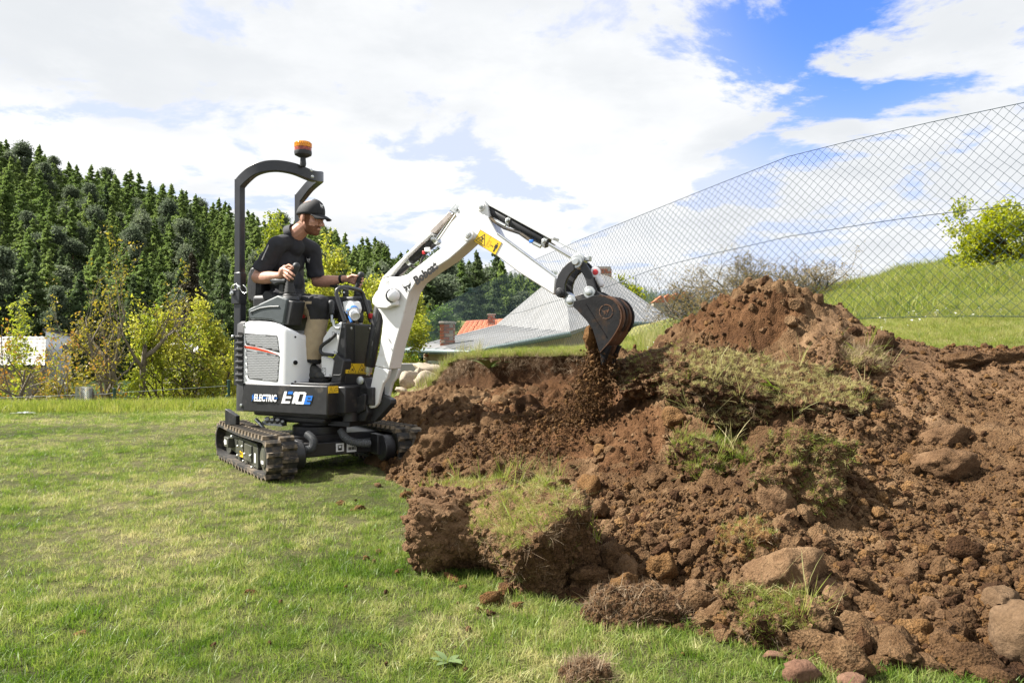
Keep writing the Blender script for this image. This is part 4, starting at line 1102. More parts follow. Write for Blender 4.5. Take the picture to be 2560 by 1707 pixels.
    tag(link_mesh('meadow_slope', me, MEADOW), 'sunlit meadow on the slope behind the roofs', None, kind='structure')
    # far village
    rr = random.Random(4)
    for px, py, d in ((1690, 748, 260), (1712, 744, 270), (1668, 752, 255), (1650, 757, 240)):
        p = W(px, py, d); hh = empty('far_house', tuple(p)); tag(hh, 'tiny distant house with orange roof in the valley', 'house', 'distant village houses')
        MB().box((0, 0, -2), (5, 4, 4)).build('wall', PLASTER, hh)
        MB().prism([(-2.8, -2.3, 0), (2.8, -2.3, 0), (0, -2.3, 2.2)], (0, 4.6, 0)).build('roof', TILE, hh)
build_houses()

# ---------------------------------------------------------------- fences
WIRE = M('fence_wire', (0.010, 0.026, 0.034), 0.75, 0.0, 0.2, 30, spec=0.15)
GPOST = M('post_green', (0.010, 0.045, 0.032), 0.45, 0, 0.2, 12)
def build_fence():
    f = empty('wire_fence', tuple(W(1970, 850, 6.7))); o = np.array(f.location); tag(f, 'green chain link fence climbing along the bank behind the heap', 'fence')
    base = []
    for px, d, ty, gz in FENCE:
        p = W(px, ty, d); base.append((p[0], p[1], gz, p[2]))
    base = np.array(base)
    seg = np.r_[0, np.cumsum(np.hypot(np.diff(base[:, 0]), np.diff(base[:, 1])))]
    Ltot = seg[-1]
    def at(s):
        return [np.interp(s, seg, base[:, k]) for k in range(4)]
    pitch = .082
    n = int(Ltot / pitch); rows = 19
    # knots of the diamond lattice, slightly slack
    s = np.arange(n + 1) * pitch
    V = []; F = []
    def pos(i, j):                                   # i half columns, j half rows
        ss = i * pitch / 2
        x, y, z0, z1 = at(ss)
        t = j / (2 * rows)
        sag = .004 * math.sin(ss * 3 + j)
        wob = .012 * math.sin(ss * 1.7 + t * 3) * math.sin(math.pi * t)
        return (x + wob * .8 + (.004 if (i + j) % 4 == 0 else 0), y + wob * .4, z0 + .02 + (z1 - z0 - .02) * t + sag)
    segs = []
    for i in range(2 * n):
        for j in range(2 * rows):
            if (i + j) % 2 == 0: segs.append((pos(i, j), pos(i + 1, j + 1)))
            else: segs.append((pos(i, j + 1), pos(i + 1, j)))
    sg = np.array(segs) - o
    a, b = sg[:, 0], sg[:, 1]; d = b - a; d /= np.linalg.norm(d, axis=1)[:, None]
    u = np.cross(d, (0.6, .8, 0.1)); u /= np.linalg.norm(u, axis=1)[:, None]; v = np.cross(d, u); r = .0016
    ring = [u * r, (-.5 * u + .866 * v) * r, (-.5 * u - .866 * v) * r]
    vs = np.stack([a + q for q in ring] + [b + q for q in ring], 1).reshape(-1, 3); k = np.arange(len(a))[:, None] * 6
    fs = np.concatenate([k + np.array([[0, 1, 4, 3]]), k + np.array([[1, 2, 5, 4]]), k + np.array([[2, 0, 3, 5]])])
    wm = link_mesh('wire_mesh', np_mesh('wire_mesh', vs, fs), WIRE, f); wm['kind'] = 'stuff'
    for t, nm in ((1.0, 'top_wire'), (.52, 'middle_wire'), (.0, 'bottom_wire')):
        pts = []
        for ss in np.arange(0, Ltot, .25):
            x, y, z0, z1 = at(ss); pts.append((x - o[0], y - o[1] - .004, z0 + .02 + (z1 - z0 - .02) * t - .012 * math.sin(ss * 2.1) * (t < 1) - o[2]))
        MB().tube(pts, .0028, 5).build(nm, WIRE, f, smooth=60)
    # knot of green tie wire, and the slim far posts
    for px, d in ():
        i = [q[0] for q in FENCE].index(px); p = base[i] - np.r_[o, 0]
        MB().tube([(p[0], p[1] + .03, base[i][2] - o[2] - .1), (p[0], p[1] + .03, base[i][3] - o[2] + .03)], .019, 8).build('fence_post', GPOST, f, smooth=50)
    p = base[3] - np.r_[o, 0]
    rr = random.Random(2); kn = [Vector((p[0] + rr.uniform(-.14, .14), p[1] - .02 + rr.uniform(-.03, .03), base[3][3] - o[2] + rr.uniform(-.05, .05))) for _ in range(26)]
    MB().tube(kn, .006, 4).build('tie_wire', GPOST, f)
    # low garden fence at the far edge of the lawn
    for px, d, y0, y1, lab in ((286, 11.4, 971, 1017, 'short green metal post at the edge of the lawn beside the fruit tree'), (572, 11.8, 950, 1006, 'braced green metal post close behind the digger tail')):
        t0, b0 = W(px, y0, d), W(px, y1 + 8, d); q = empty('fence_post', tuple(b0)); tag(q, lab, 'post', 'green posts at the lawn edge')
        h_ = t0[2] - b0[2]
        MB().lathe([(.022, 0), (.022, h_ - .02), (.026, h_ - .02), (.026, h_), (.018, h_ + .006)], (0, 0, 0), (0, 0, 1), 10).build('post_tube', GPOST, q, smooth=40)
        if px == 572: MB().tube([(0, 0, h_ * .45), (-.17, .02, .02)], .016, 8).build('post_brace', GPOST, q, smooth=40)
        else: MB().tube([(-.026, 0, h_ * .5), (.026, 0, h_ * .5)], .006, 6).build('wire_clip', GALV_W, q)
    a, b = W(-60, 996, 11.3), W(572, 964, 11.8)
    MB().tube([a, (a + b) / 2 + (0, 0, -.03), W(286, 982, 11.4), b], .0022, 5).build('tension_wire', GALV_W, None)
    tag(bpy.data.objects['tension_wire'], 'thin grey wire strung along the far edge of the lawn', 'wire')
    # roll of netting round a young trunk
    b0 = W(210, 1020, 11.5); q = empty('netting_guard', tuple(b0)); tag(q, 'tube of pale wire netting standing round a grey stake', 'tree guard')
    R_ = .115; H = .33
    sv = []; nn = 26; rows = 11
    for i in range(nn):
        for j in range(rows):
            for dx in (1, -1):
                a0 = 2 * math.pi * i / nn; a1 = 2 * math.pi * (i + dx) / nn
                sv.append(((R_ * math.cos(a0), R_ * math.sin(a0), H * j / rows), (R_ * math.cos(a1), R_ * math.sin(a1), H * (j + 1) / rows)))
    m = MB()
    for p0, p1 in sv: m.tube([p0, p1], .0022, 3, caps=False)
    nm = m.build('netting', GALV_W, q); nm['kind'] = 'stuff'
    MB().tube([(-.02, 0, 0), (-.02, 0, .32)], .028, 8).build('stake', BARKG, q, smooth=50)
    MB().tube([(.16, .05, 0), (.10, .05, .16), (.07, .05, .30)], [.05, .04, .035], 8).build('stump', BARK, q, smooth=50)
GALV_W = M('wire_grey', (0.30, 0.33, 0.33), 0.5, 0.5, 0.1)
build_fence()
# ================================================================== the mini digger
DC = Vector((-1.46, 5.62)); HEAD = math.radians(-26); TRK = math.radians(-29)
_f = Vector((math.cos(HEAD), math.sin(HEAD))); _r = Vector((math.sin(HEAD), -math.cos(HEAD)))   # forward, to its right (towards the viewer)
def L(px, py, v):
    """pixel -> point in the digger's own frame on the upright plane v metres to its right"""
    k = (px - 1280) / FPX
    u = (k * (DC.y + _r.y * v) - DC.x - _r.x * v) / (_f.x - k * _f.y)
    Y = DC.y + _f.y * u + _r.y * v
    return Vector((u, -v, CAM_H - (py - 853.5) / FPX * Y))
def LU(px, py, u):
    k = (px - 1280) / FPX
    v = (k * (DC.y + _f.y * u) - DC.x - _f.x * u) / (_r.x - k * _r.y)
    Y = DC.y + _f.y * u + _r.y * v
    return Vector((u, -v, CAM_H - (py - 853.5) / FPX * Y))
def S(px, py, ox, oy, s): return (ox + px / s, oy + py / s)
BLK = M('black_paint', (0.023, 0.023, 0.025), 0.42, 0, 0.25, 14, 0.08, 300, (0.10, 0.085, 0.065), 7, (0.60, 0.80))
BLKP = M('black_plastic', (0.028, 0.029, 0.031), 0.55, 0, 0.2, 20, 0.15, 400, (0.09, 0.08, 0.065), 9, (0.60, 0.82))
POST = M('post_black', (0.030, 0.031, 0.034), 0.34, 0, 0.15, 9, 0.05, 200)
WHT = M('white_paint', (0.80, 0.80, 0.79), 0.32, 0, 0.02, 5, 0.0, 100, (0.52, 0.46, 0.38), 7, (0.58, 0.84), 0.3)
PANEL = M('white_panel', (0.80, 0.81, 0.82), 0.4, 0, 0.02, 4, 0, 100, (0.58, 0.54, 0.47), 6, (0.62, 0.86))
GREYP = M('grey_console', (0.072, 0.085, 0.090), 0.5, 0, 0.1, 20, 0.2, 500)
RUB = M('rubber', (0.020, 0.019, 0.018), 0.72, 0, 0.3, 26, 0.3, 150, (0.16, 0.125, 0.085), 11, (0.50, 0.66))
LUGM = M('lug_rubber', (0.024, 0.022, 0.021), 0.80, 0, 0.35, 30, 0.3, 150, (0.24, 0.185, 0.12), 11, (0.45, 0.64))
CHROME = M('chrome', (0.78, 0.78, 0.80), 0.12, 1.0, 0.02, 10)
GALV = M('galvanised', (0.55, 0.57, 0.56), 0.38, 0.85, 0.12, 25)
STEEL = M('worn_steel', (0.015, 0.015, 0.016), 0.78, 0.0, 0.4, 12, 0.3, 160, (0.070, 0.042, 0.024), 9, (0.52, 0.76), 0, 0.2)
RUST = M('rusty_steel', (0.085, 0.036, 0.014), 0.7, 0.0, 0.6, 16, 0.4, 160, (0.21, 0.19, 0.175), 9, (0.58, 0.70))
YEL = M('yellow_label', (0.80, 0.52, 0.015), 0.45, 0, 0.04, 8)
INK = M('black_ink', (0.012, 0.012, 0.012), 0.5, 0, 0.1)
WINK = M('white_ink', (0.82, 0.82, 0.82), 0.5, 0, 0.02)
BLUE = M('blue_ink', (0.02, 0.17, 0.60), 0.45, 0, 0.05)
REDP = M('red_plastic', (0.55, 0.025, 0.03), 0.4, 0, 0.1)
ORED = M('orange_red_stripe', (0.55, 0.06, 0.015), 0.4, 0, 0.05)
HOSE = M('hose_grey', (0.10, 0.105, 0.11), 0.5, 0, 0.1)
FABK = M('seat_vinyl', (0.020, 0.021, 0.023), 0.5, 0, 0.2, 30, 0.15, 200)
OLIVE = M('dusty_frame', (0.048, 0.049, 0.038), 0.5, 0, 0.25, 12, 0.1, 200, (0.14, 0.125, 0.085), 6, (0.50, 0.75))

DIG = empty('mini_digger', (DC.x, DC.y, 0), HEAD)
tag(DIG, 'white and black electric mini digger on rubber tracks at the dirt heap', 'digger')

def prism_px(pts, v0, v1, mb=None):
    """outline sighted on plane v0, carried straight across the machine to plane v1"""
    mb = mb or MB()
    P = [L(x, y, v0) for x, y in pts]
    return mb.prism(P, (0, v0 - v1, 0))
def decal(name, pts, v, mat, parent, t=0.002):
    m = MB(); m.prism([L(x, y, v) for x, y in pts], (0, -t, 0))
    return m.build(name, mat, parent)
def pin(name, px, py, v, r, parent, mat=GALV, ln=0.02, washer=True):
    p = L(px, py, v)
    m = MB()
    if washer: m.lathe([(r, 0), (r, ln * 0.45), (r * 0.93, ln * 0.55), (r * 0.55, ln * 0.56), (r * 0.55, ln), (r * 0.45, ln * 1.1)], p, (0, -1, 0), 20)
    else: m.lathe([(r, 0), (r, ln * 0.8), (r * 0.85, ln)], p, (0, -1, 0), 16)
    return m.build(name, mat, parent, smooth=35)

FONT_CACHE = {}
def text_mesh(txt, bold=0.02, shear=0.0):
    cu = bpy.data.curves.new('lettering', 'FONT'); cu.body = txt; cu.size = 1.0; cu.offset = bold; cu.shear = shear; cu.extrude = 0.0; cu.resolution_u = 3
    o = bpy.data.objects.new('lettering', cu); COL.objects.link(o)
    bpy.context.view_layer.update()
    me = bpy.data.meshes.new_from_object(o.evaluated_get(bpy.context.evaluated_depsgraph_get()))
    bpy.data.objects.remove(o); bpy.data.curves.remove(cu)
    return me
def lettering(name, txt, p0, p1, h, v, mat, parent, bold=0.02, shear=0.0, off=0.004):
    """writing whose baseline runs from pixel p0 to p1 with cap height h px, on plane v"""
    me = text_mesh(txt, bold, shear)
    n = len(me.vertices); co = np.empty(n * 3, dtype=np.float32); me.vertices.foreach_get('co', co); co = co.reshape(-1, 3)
    lo, hi = co.min(0), co.max(0)
    A, B = L(*p0, v), L(*p1, v)
    cap = 0.70
    up = L(p0[0], p0[1] - h, v) - A
    ex = (B - A) / (hi[0] - lo[0]); hgt = up.length / cap
    exn = ex.normalized(); nrm = Vector((0, -1, 0)); ey = nrm.cross(exn) * hgt
    out = [A + ex * float(c[0] - lo[0]) + ey * float(c[1]) + nrm * off for c in co]
    me.vertices.foreach_set('co', np.array([tuple(p) for p in out], dtype=np.float32).ravel())
    me.update()
    return link_mesh(name, me, mat, parent)

def cat_emblem(name, org, ex, ey, nrm, mat, parent, face=None):
    """stylised wild-cat head: swept ears, brow, eyes, muzzle, whiskers; unit box -1..1"""
    polys = [
        [(-1.0, .95), (-.78, .35), (-.45, .20), (0, .22), (.45, .20), (.78, .35), (1.0, .95), (.86, .05), (.60, -.12), (.34, -.06), (.16, .04), (-.16, .04), (-.34, -.06), (-.60, -.12), (-.86, .05)],
        [(-.62, -.18), (-.36, -.12), (-.14, -.02), (-.10, -.30), (-.26, -.44), (-.44, -.46), (-.55, -.72), (-.66, -.62), (-.70, -.40)],
        [(.62, -.18), (.36, -.12), (.14, -.02), (.10, -.30), (.26, -.44), (.44, -.40), (.50, -.30)],
        [(-.14, -.62), (.14, -.62), (.08, -.82), (-.08, -.82)],
        [(-.30, -.52), (-.20, -.54), (-.20, -.64), (-.30, -.62)], [(.30, -.52), (.20, -.54), (.20, -.64), (.30, -.62)],
        [(-.06, -.86), (.06, -.86), (.05, -1.0), (-.05, -1.0)],
    ]
    for s in (-1, 1):
        for k in range(3):
            y = -.58 - .13 * k
            polys.append([(s * .34, y), (s * .36, y - .03), (s * .72, y - .20 - .03 * k), (s * .34, y + .02)][::s])
    m = MB()
    org, ex, ey, nrm = Vector(org), Vector(ex), Vector(ey), Vector(nrm).normalized()
    for P in polys:
        pts = [org + ex * x + ey * y + nrm * 0.0012 for x, y in P]
        m.ngon(pts)
    return m.build(name, mat, parent)

# ---------------------------------------------------------------- running gear
def build_tracks():
    half, zc, R = 0.555, 0.152, 0.130
    thick = 0.022
    arc_n = 10
    def loop(off=0.0):
        r = R + off
        P = []
        for i in range(15): P.append((-half + 2 * half * i / 15, zc + r - 0.012 * math.sin(math.pi * i / 15)))
        for i in range(arc_n): a = math.pi / 2 - math.pi * i / arc_n; P.append((half + r * math.cos(a), zc + r * math.sin(a)))
        for i in range(15): P.append((half - 2 * half * i / 15, zc - r))
        for i in range(arc_n): a = -math.pi / 2 - math.pi * i / arc_n; P.append((-half + r * math.cos(a), zc + r * math.sin(a)))
        return P
    wid = 0.20
    lug = MB(); w, h, l = 0.105, 0.024, 0.040
    lug.add([(-l / 2, -w / 2, -0.004), (l / 2, -w / 2, -0.004), (l / 2, w / 2, -0.004), (-l / 2, w / 2, -0.004), (-l / 2 + .006, -w / 2 + .004, h), (l / 2 - .010, -w / 2 + .004, h), (l / 2 - .010, w / 2 - .004, h), (-l / 2 + .006, w / 2 - .004, h)],
            [(0, 3, 2, 1), (4, 5, 6, 7), (0, 1, 5, 4), (1, 2, 6, 5), (2, 3, 7, 6), (3, 0, 4, 7)])
    lug_me = lug.mesh('lug'); lug_me.materials.append(LUGM)
    # path with lengths for the lugs
    out = loop(0.0); n = len(out)
    seg = [math.dist(out[i], out[(i + 1) % n]) for i in range(n)]; per = sum(seg)
    nl = 38
    for side, name in ((1, 'track'), (-1, 'track')):
        w0 = 0.575 * side; w1 = (0.575 - wid) * side
        m = MB(); o_, i_ = loop(0.0), loop(-thick)
        vs = []
        for (x, z), (xi, zi) in zip(o_, i_): vs += [(x, -w0, z), (x, -w1, z), (xi, -w0, zi), (xi, -w1, zi)]
        fs = []
        for k in range(n):
            j = (k + 1) % n; a, b = 4 * k, 4 * j
            fs += [(a, b, b + 1, a + 1), (a + 2, a + 3, b + 3, b + 2), (a, a + 2, b + 2, b), (a + 1, b + 1, b + 3, a + 3)]
        m.add(vs, fs)
        tr = m.build('track', RUB, DIG, smooth=40)
        tr.rotation_euler = (0, 0, TRK)
        # guide teeth joined inside: stuff-like small blocks along the belt's inner face
        for row in (0, 1):
            for q in range(nl):
                s = (q + (0.5 if row else 0.0)) / nl * per
                k = 0
                while s > seg[k]: s -= seg[k]; k += 1
                p, p2 = out[k], out[(k + 1) % n]; t = s / seg[k]
                x, z = p[0] + (p2[0] - p[0]) * t, p[1] + (p2[1] - p[1]) * t
                tx, tz = (p2[0] - p[0]) / seg[k], (p2[1] - p[1]) / seg[k]
                lo = bpy.data.objects.new('lug', lug_me); COL.objects.link(lo); lo.parent = tr
                yc = -(0.575 - (0.050 if row == 0 else 0.150)) * side
                lo.matrix_local = Matrix(((tx, 0, -tz, x), (0, 1, 0, yc), (tz, 0, tx, z), (0, 0, 0, 1)))
        # frame, rollers, wheels
        fr = MB()
        wf = 0.535 * side
        body = [(-0.40, 0.105), (-0.40, 0.20), (-0.36, 0.222), (0.30, 0.222), (0.33, 0.19), (0.345, 0.06), (0.33, 0.045), (-0.05, 0.075)]
        fr.prism([(x, -wf, z) for x, z in body], (0, 0.13 * side, 0))
        frame = fr.build('track_frame', OLIVE, DIG, bevel=0.006); frame.rotation_euler = (0, 0, TRK)
        sm = MB().cyl((half - 0.02, -0.545 * side, zc), (half - 0.02, -0.40 * side, zc), 0.098, 28).lathe([(0.066, 0), (0.066, .014), (0.058, .017)], (half - 0.02, -0.545 * side, zc), (0, -side, 0), 24)
        w_ = sm.build('drive_wheel', OLIVE, DIG, smooth=35); w_.rotation_euler = (0, 0, TRK)
        im = MB().lathe([(0.104, 0), (0.104, .02), (0.06, .03), (0.06, .08), (0.104, .09), (0.104, .11)], (-half + 0.01, -0.40 * side, zc), (0, -side, 0), 28)
        w_ = im.build('idler_wheel', OLIVE, DIG, smooth=35); w_.rotation_euler = (0, 0, TRK)
        for x in (-0.16, 0.02, 0.20):
            rm = MB().lathe([(0.036, 0), (0.042, .004), (0.042, .03), (0.026, .034), (0.026, .10), (0.042, .104), (0.042, .13)], (x, -0.53 * side, 0.072), (0, side, 0), 18)
            ro = rm.build('track_roller', OLIVE, DIG, smooth=35); ro.rotation_euler = (0, 0, TRK)
        if side == 1:
            y = -wf
            def plate(x0, z0, x1, z1, t, name, mat, par=frame, bev=0.002):
                return MB().box(((x0 + x1) / 2, y - t / 2, (z0 + z1) / 2), (x1 - x0, t, z1 - z0)).build(name, mat, par, bevel=bev)
            plate(-0.10, 0.128, 0.00, 0.205, 0.010, 'cover_plate', OLIVE)
            plate(0.03, 0.080, 0.21, 0.195, 0.010, 'cover_plate', OLIVE)
            for x, z in ((-0.13, .155), (-0.015, .165), (-0.14, .085), (0.02, .065), (0.235, .05), (0.05, .12), (0.195, .125)):
                MB().lathe([(0.010, 0), (0.010, .008), (0.006, .012)], (x, y - 0.008, z), (0, -1, 0), 8).build('frame_bolt', GALV, frame, smooth=35)
            bx = MB().box((-0.335, y - 0.022, 0.165), (0.12, 0.05, 0.075)).build('tensioner_cover', OLIVE, frame, bevel=0.006)
            MB().ngon([(-0.385, y - 0.049, .165), (-0.352, y - 0.049, .140), (-0.352, y - 0.049, .150), (-0.312, y - 0.049, .150), (-0.312, y - 0.049, .183), (-0.352, y - 0.049, .183), (-0.352, y - 0.049, .193)]).build('arrow_sticker', WINK, bx)
            plate(-0.115, 0.082, -0.035, 0.124, 0.0015, 'yellow_sticker', YEL, frame, 0)
            plate(0.255, 0.085, 0.285, 0.150, 0.0015, 'white_sticker', WINK, frame, 0)
            for bx_, bz_, bw_, bh_ in ((-.095, .103, .014, .022), (-.058, .106, .012, .020)): MB().box((bx_, y - .003, bz_), (bw_, .002, bh_)).build('sticker_symbol', INK, frame)
            MB().box((half - .02, -.5635, .125), (.05, .002, .02)).build('rating_plate', WINK, w_ if False else frame)
        # final drive drum on the inner side of the belt
        dm = MB().lathe([(0.060, 0), (0.094, .004), (0.094, .07), (0.088, .078)], (half - 0.02, -0.372 * side, zc), (0, side, 0), 26)
        d_ = dm.build('final_drive', BLK, DIG, smooth=35, bevel=0.0); d_.rotation_euler = (0, 0, TRK)
        gm = MB().box((half - 0.10, -0.30 * side, zc + 0.02), (0.13, 0.05, 0.15)).build('motor_bracket', BLK, DIG, bevel=0.006)
        gm.rotation_euler = (0, 0, TRK)
    c = MB().box((0, 0, 0.20), (0.42, 0.80, 0.10)).box((0.26, 0, 0.155), (0.10, 0.76, 0.10)).box((-0.2, 0, 0.17), (0.10, 0.76, 0.08)).build('crossbeam', BLK, DIG, bevel=0.008)
    c.rotation_euler = (0, 0, TRK)
    def sticker(px, py, w, h, nm):
        y = py; x = 0.3125
        MB().box((x, y, h), (0.003, w, 0.060)).build(nm, WINK, c)
    sticker(0, 0.035, 0.060, 0.160, 'lashing_sticker'); sticker(0, 0.125, 0.075, 0.150, 'barcode_sticker')
    MB().box((0.3145, 0.035, 0.175), (0.002, 0.036, 0.006)).box((0.3145, 0.022, .155), (.002, .006, .03)).box((0.3145, 0.048, .155), (.002, .006, .03)).lathe([(.010, 0), (.010, .002)], (0.3135, 0.035, .148), (1, 0, 0), 10).build('lashing_symbol', INK, c)
    bars = MB()
    for k in range(8): bars.box((0.3145, 0.098 + 0.0078 * k, .146), (.002, .003 + .002 * (k % 3), .022))
    bars.build('barcode', INK, c)
    sl = MB().lathe([(0.20, 0), (0.20, .05), (0.16, .06), (0.16, .16), (0.24, .165), (0.24, .20)], (0, 0, 0.25), (0, 0, 1), 36).build('slew_ring', BLK, DIG, smooth=35)
    # ribbed hose sleeves
    def ribbed(path, r, nm):
        pts = [Vector(p) for p in path]
        # Catmull-Rom
        Q = []
        for i in range(len(pts) - 1):
            p0, p1, p2, p3 = pts[max(i - 1, 0)], pts[i], pts[i + 1], pts[min(i + 2, len(pts) - 1)]
            for k in range(26):
                t = k / 26
                Q.append(0.5 * ((2 * p1) + (p2 - p0) * t + (2 * p0 - 5 * p1 + 4 * p2 - p3) * t * t + (3 * p1 - p0 - 3 * p2 + p3) * t ** 3))
        rs = [r * (1.0 if (k // 2) % 2 else 0.84) for k in range(len(Q))]
        return MB().tube(Q, rs, 14).build(nm, HOSE, DIG, smooth=25)
    def G(px, py, t):
        """pixel on the upright plane t metres ahead of the swing centre, in the tracks' direction"""
        tb = HEAD + TRK; td = Vector((math.cos(tb), math.sin(tb))); rd = Vector((math.sin(tb), -math.cos(tb)))
        k = (px - 1280) / FPX
        w = (k * (DC.y + td.y * t) - DC.x - td.x * t) / (rd.x - k * rd.y)
        X, Y = DC.x + td.x * t + rd.x * w, DC.y + td.y * t + rd.y * w
        z = CAM_H - (py - 853.5) / FPX * Y
        dx, dy = X - DC.x, Y - DC.y
        return Vector((dx * _f.x + dy * _f.y, -(dx * _r.x + dy * _r.y), z))
    ribbed([G(768, 1085, 0.30), G(782, 1098, 0.36), G(783, 1112, 0.38), G(776, 1122, 0.38), G(758, 1125, 0.36)], 0.030, 'ribbed_hose')
    ribbed([G(852, 1075, 0.30), G(865, 1095, 0.36), G(890, 1106, 0.38), G(925, 1108, 0.38)], 0.030, 'ribbed_hose')
    MB().prism([L(x, y, 0.30) for x, y in ((562, 1022), (567, 1024), (590, 1040), (590, 1062), (562, 1062))], (0, 0.04, 0)).build('rear_bracket', BLK, DIG, bevel=0.004)
    MB().box((-0.06, 0.02, 0.425), (0.72, 0.56, 0.10)).box((-0.02, 0.0, 0.36), (0.50, 0.44, 0.06)).build('belly_pan', BLK, DIG, bevel=0.02)
    MB().tube([L(640, 1048, .2), L(652, 1060, .22), L(660, 1072, .24)], .014, 10).build('hose_pipe', GALV, DIG, smooth=40)
    v = MB(); 
    for x, y, r in ((668, 1052, .020), (680, 1054, .016), (694, 1054, .018), (706, 1058, .014)): v.lathe([(r, 0), (r, .06), (r * .6, .07)], L(x, y, .22), (0.4, -0.4, 0.2), 10)
    v.box(L(686, 1058, .18), (.20, .05, .03)); v.build('hydraulic_fittings', GALV, DIG, smooth=35)
    MB().box((0.30, 0.0, 0.335), (0.20, 0.30, 0.04)).build('swing_plate', BLK, DIG, bevel=0.005)
build_tracks()

# ---------------------------------------------------------------- upper works
E_ = lambda x, y: S(x, y, 560, 680, 5.2275)
B_ = lambda x, y: S(x, y, 500, 720, 3.1366)
Fq = lambda x, y: S(x, y, 780, 620, 3.563)
Cq = lambda x, y: S(x, y, 900, 460, 3.1365)
H_ = lambda x, y: S(x, y, 1360, 600, 4.611)
D_ = lambda x, y: S(x, y, 560, 480, 5.2275)
A_ = lambda x, y: S(x, y, 500, 340, 3.7338)

def build_upper():
    # lower skirt, rounded in plan at the back, one long flat face with the writing
    m = MB()
    v = 0.36
    P = [L(*B_(*p), v) for p in ((345, 752), (1000, 760), (1003, 995), (306, 972))]
    zt, zb = (P[0].z + P[1].z) / 2, (P[2].z + P[3].z) / 2
    u0t, u0b, u1 = P[0].x, P[3].x, P[1].x
    m.add([(u0t, -v, zt), (u1, -v, zt), (u1, -v, zb), (u0b, -v, zb), (u0t, v, zt), (u1, v, zt), (u1, v, zb), (u0b, v, zb)],
          [(0, 1, 2, 3), (7, 6, 5, 4), (0, 4, 5, 1), (3, 2, 6, 7), (1, 5, 6, 2), (0, 3, 7, 4)])
    sk = m.build('lower_skirt', BLK, DIG, bevel=0.010)
    # rear cover, black, with the rounded tail and the louvres
    zt2 = L(*E_(230, 645), v).z
    ur = L(*E_(100, 1000), 0.36).x + 0.005
    uf = L(*E_(250, 1000), v).x
    out = []
    r = 0.07
    for k in range(7):
        a = math.pi / 2 * k / 6
        out.append((ur - 0.0 + r - r * math.sin(a), -(v - r + r * math.cos(a)) * 1.0))
    out = [(uf, -v)] + out[0:]
    plan = out + [(x, -y) for x, y in reversed(out)]
    m = MB()
    bot = [(x + (0.02 if x < uf - 0.05 else 0.03), y, zb + 0.0) for x, y in plan]
    m_v = [(x, y, zb) for x, y in plan] + [(x + 0.004, y * 0.995, zt2 - 0.02) for x, y in plan] + [(x * 0.97, y * 0.96, zt2) for x, y in plan]
    n = len(plan)
    fs = [tuple(range(n - 1, -1, -1)), tuple(2 * n + k for k in range(n))]
    for k in range(n):
        j = (k + 1) % n
        fs += [(k, j, n + j, n + k), (n + k, n + j, 2 * n + j, 2 * n + k)]
    m.add(m_v, fs)
    rc = m.build('rear_cover', BLKP, DIG, smooth=40)
    lou = M('louvre_gap', (0.004, 0.004, 0.004), 0.9)
    for k in range(8):
        y0 = 785 + 82.5 * k
        P0 = [L(*E_(x, y), v + 0.0) for x, y in ((185, y0), (245, y0 + 4), (247, y0 + 40), (185, y0 + 42))]
        MB().prism([p + Vector((0, -0.001, 0)) for p in P0], (0, -0.0015, 0)).build('louvre_opening', lou, rc)
        q = [L(*E_(x, y), v) for x, y in ((118, y0 + 52), (252, y0 + 48), (252, y0 + 62), (118, y0 + 68))]
        c = sum(q, Vector()) / 4
        a0 = plan
        # slat that wraps round the rounded tail
        zc = c.z
        pth = [Vector((uf - 0.002, -v - 0.004, zc))] + [Vector((x - 0.003, y - 0.004, zc)) for x, y in out[1:6]]
        sl = MB()
        vs = []
        for p in pth: vs += [p + Vector((0, -0.006, -0.006)), p + Vector((0, 0.004, -0.009)), p + Vector((0, 0.004, 0.009)), p + Vector((0, -0.006, 0.004))]
        fs = []
        for i in range(len(pth) - 1):
            for k2 in range(4):
                k3 = (k2 + 1) % 4
                fs.append((4 * i + k2, 4 * i + k3, 4 * i + 4 + k3, 4 * i + 4 + k2))
        fs += [(3, 2, 1, 0), tuple(4 * (len(pth) - 1) + k2 for k2 in range(4))]
        sl.add(vs, fs); sl.build('slat', BLKP, rc, smooth=40)
    for p in ((125, 843), (115, 2150)):
        q = L(*E_(*p), v - 0.01); MB().lathe([(0.013, 0), (0.013, .012), (0.008, .016)], q, (-0.5, -1, 0), 10).build('cover_bolt', GALV, rc, smooth=35)
    q = L(*B_(325, 918), v); MB().lathe([(0.012, 0), (0.012, .006), (0.005, .008)], q, (0, -1, 0), 10).build('skirt_bolt', GALV, sk, smooth=35)
    # white battery cover: flat side, big round front corner, sloping top
    side = [(235, 650), (520, 640), (680, 655), (790, 700), (880, 722), (912, 762)]
    vv = 0.355
    prof = []                                      # (plan point, top z)
    uu = lambda px: L(px, 850, vv).x
    xs = [605, 612, 640, 660, 680, 698]
    tops = {605: 806, 612: 803, 640: 802.4, 660: 803, 680: 805.5, 698: 810}
    for x in xs: 
        p = L(x, tops[x], vv); prof.append((p.x, -vv, p.z))
    r = 0.10; uc = uu(704)
    ztop_c = L(711, 814, vv).z; ztop_f = L(746, 838, 0.20).z
    for k in range(8):
        a = math.pi / 2 * k / 7
        prof.append((uc + r * math.sin(a), -(vv - r + r * math.cos(a)), ztop_c + (ztop_f - ztop_c) * (k / 7) ** 1.2))
    prof.append((uc + r, -0.10, ztop_f)); prof.append((prof[0][0], -0.10, prof[0][2]))
    zbot = L(650, 959, vv).z
    n = len(prof); m = MB(); rows = 5
    vs = []
    for x, y, z in prof: vs.append((x, y, zbot))
    for x, y, z in prof: vs.append((x, y, z - 0.035))
    cx, cy = sum(p[0] for p in prof) / n, -0.2
    for x, y, z in prof: vs.append((x + (cx - x) * 0.02, y + (cy - y) * 0.035, z - 0.010))
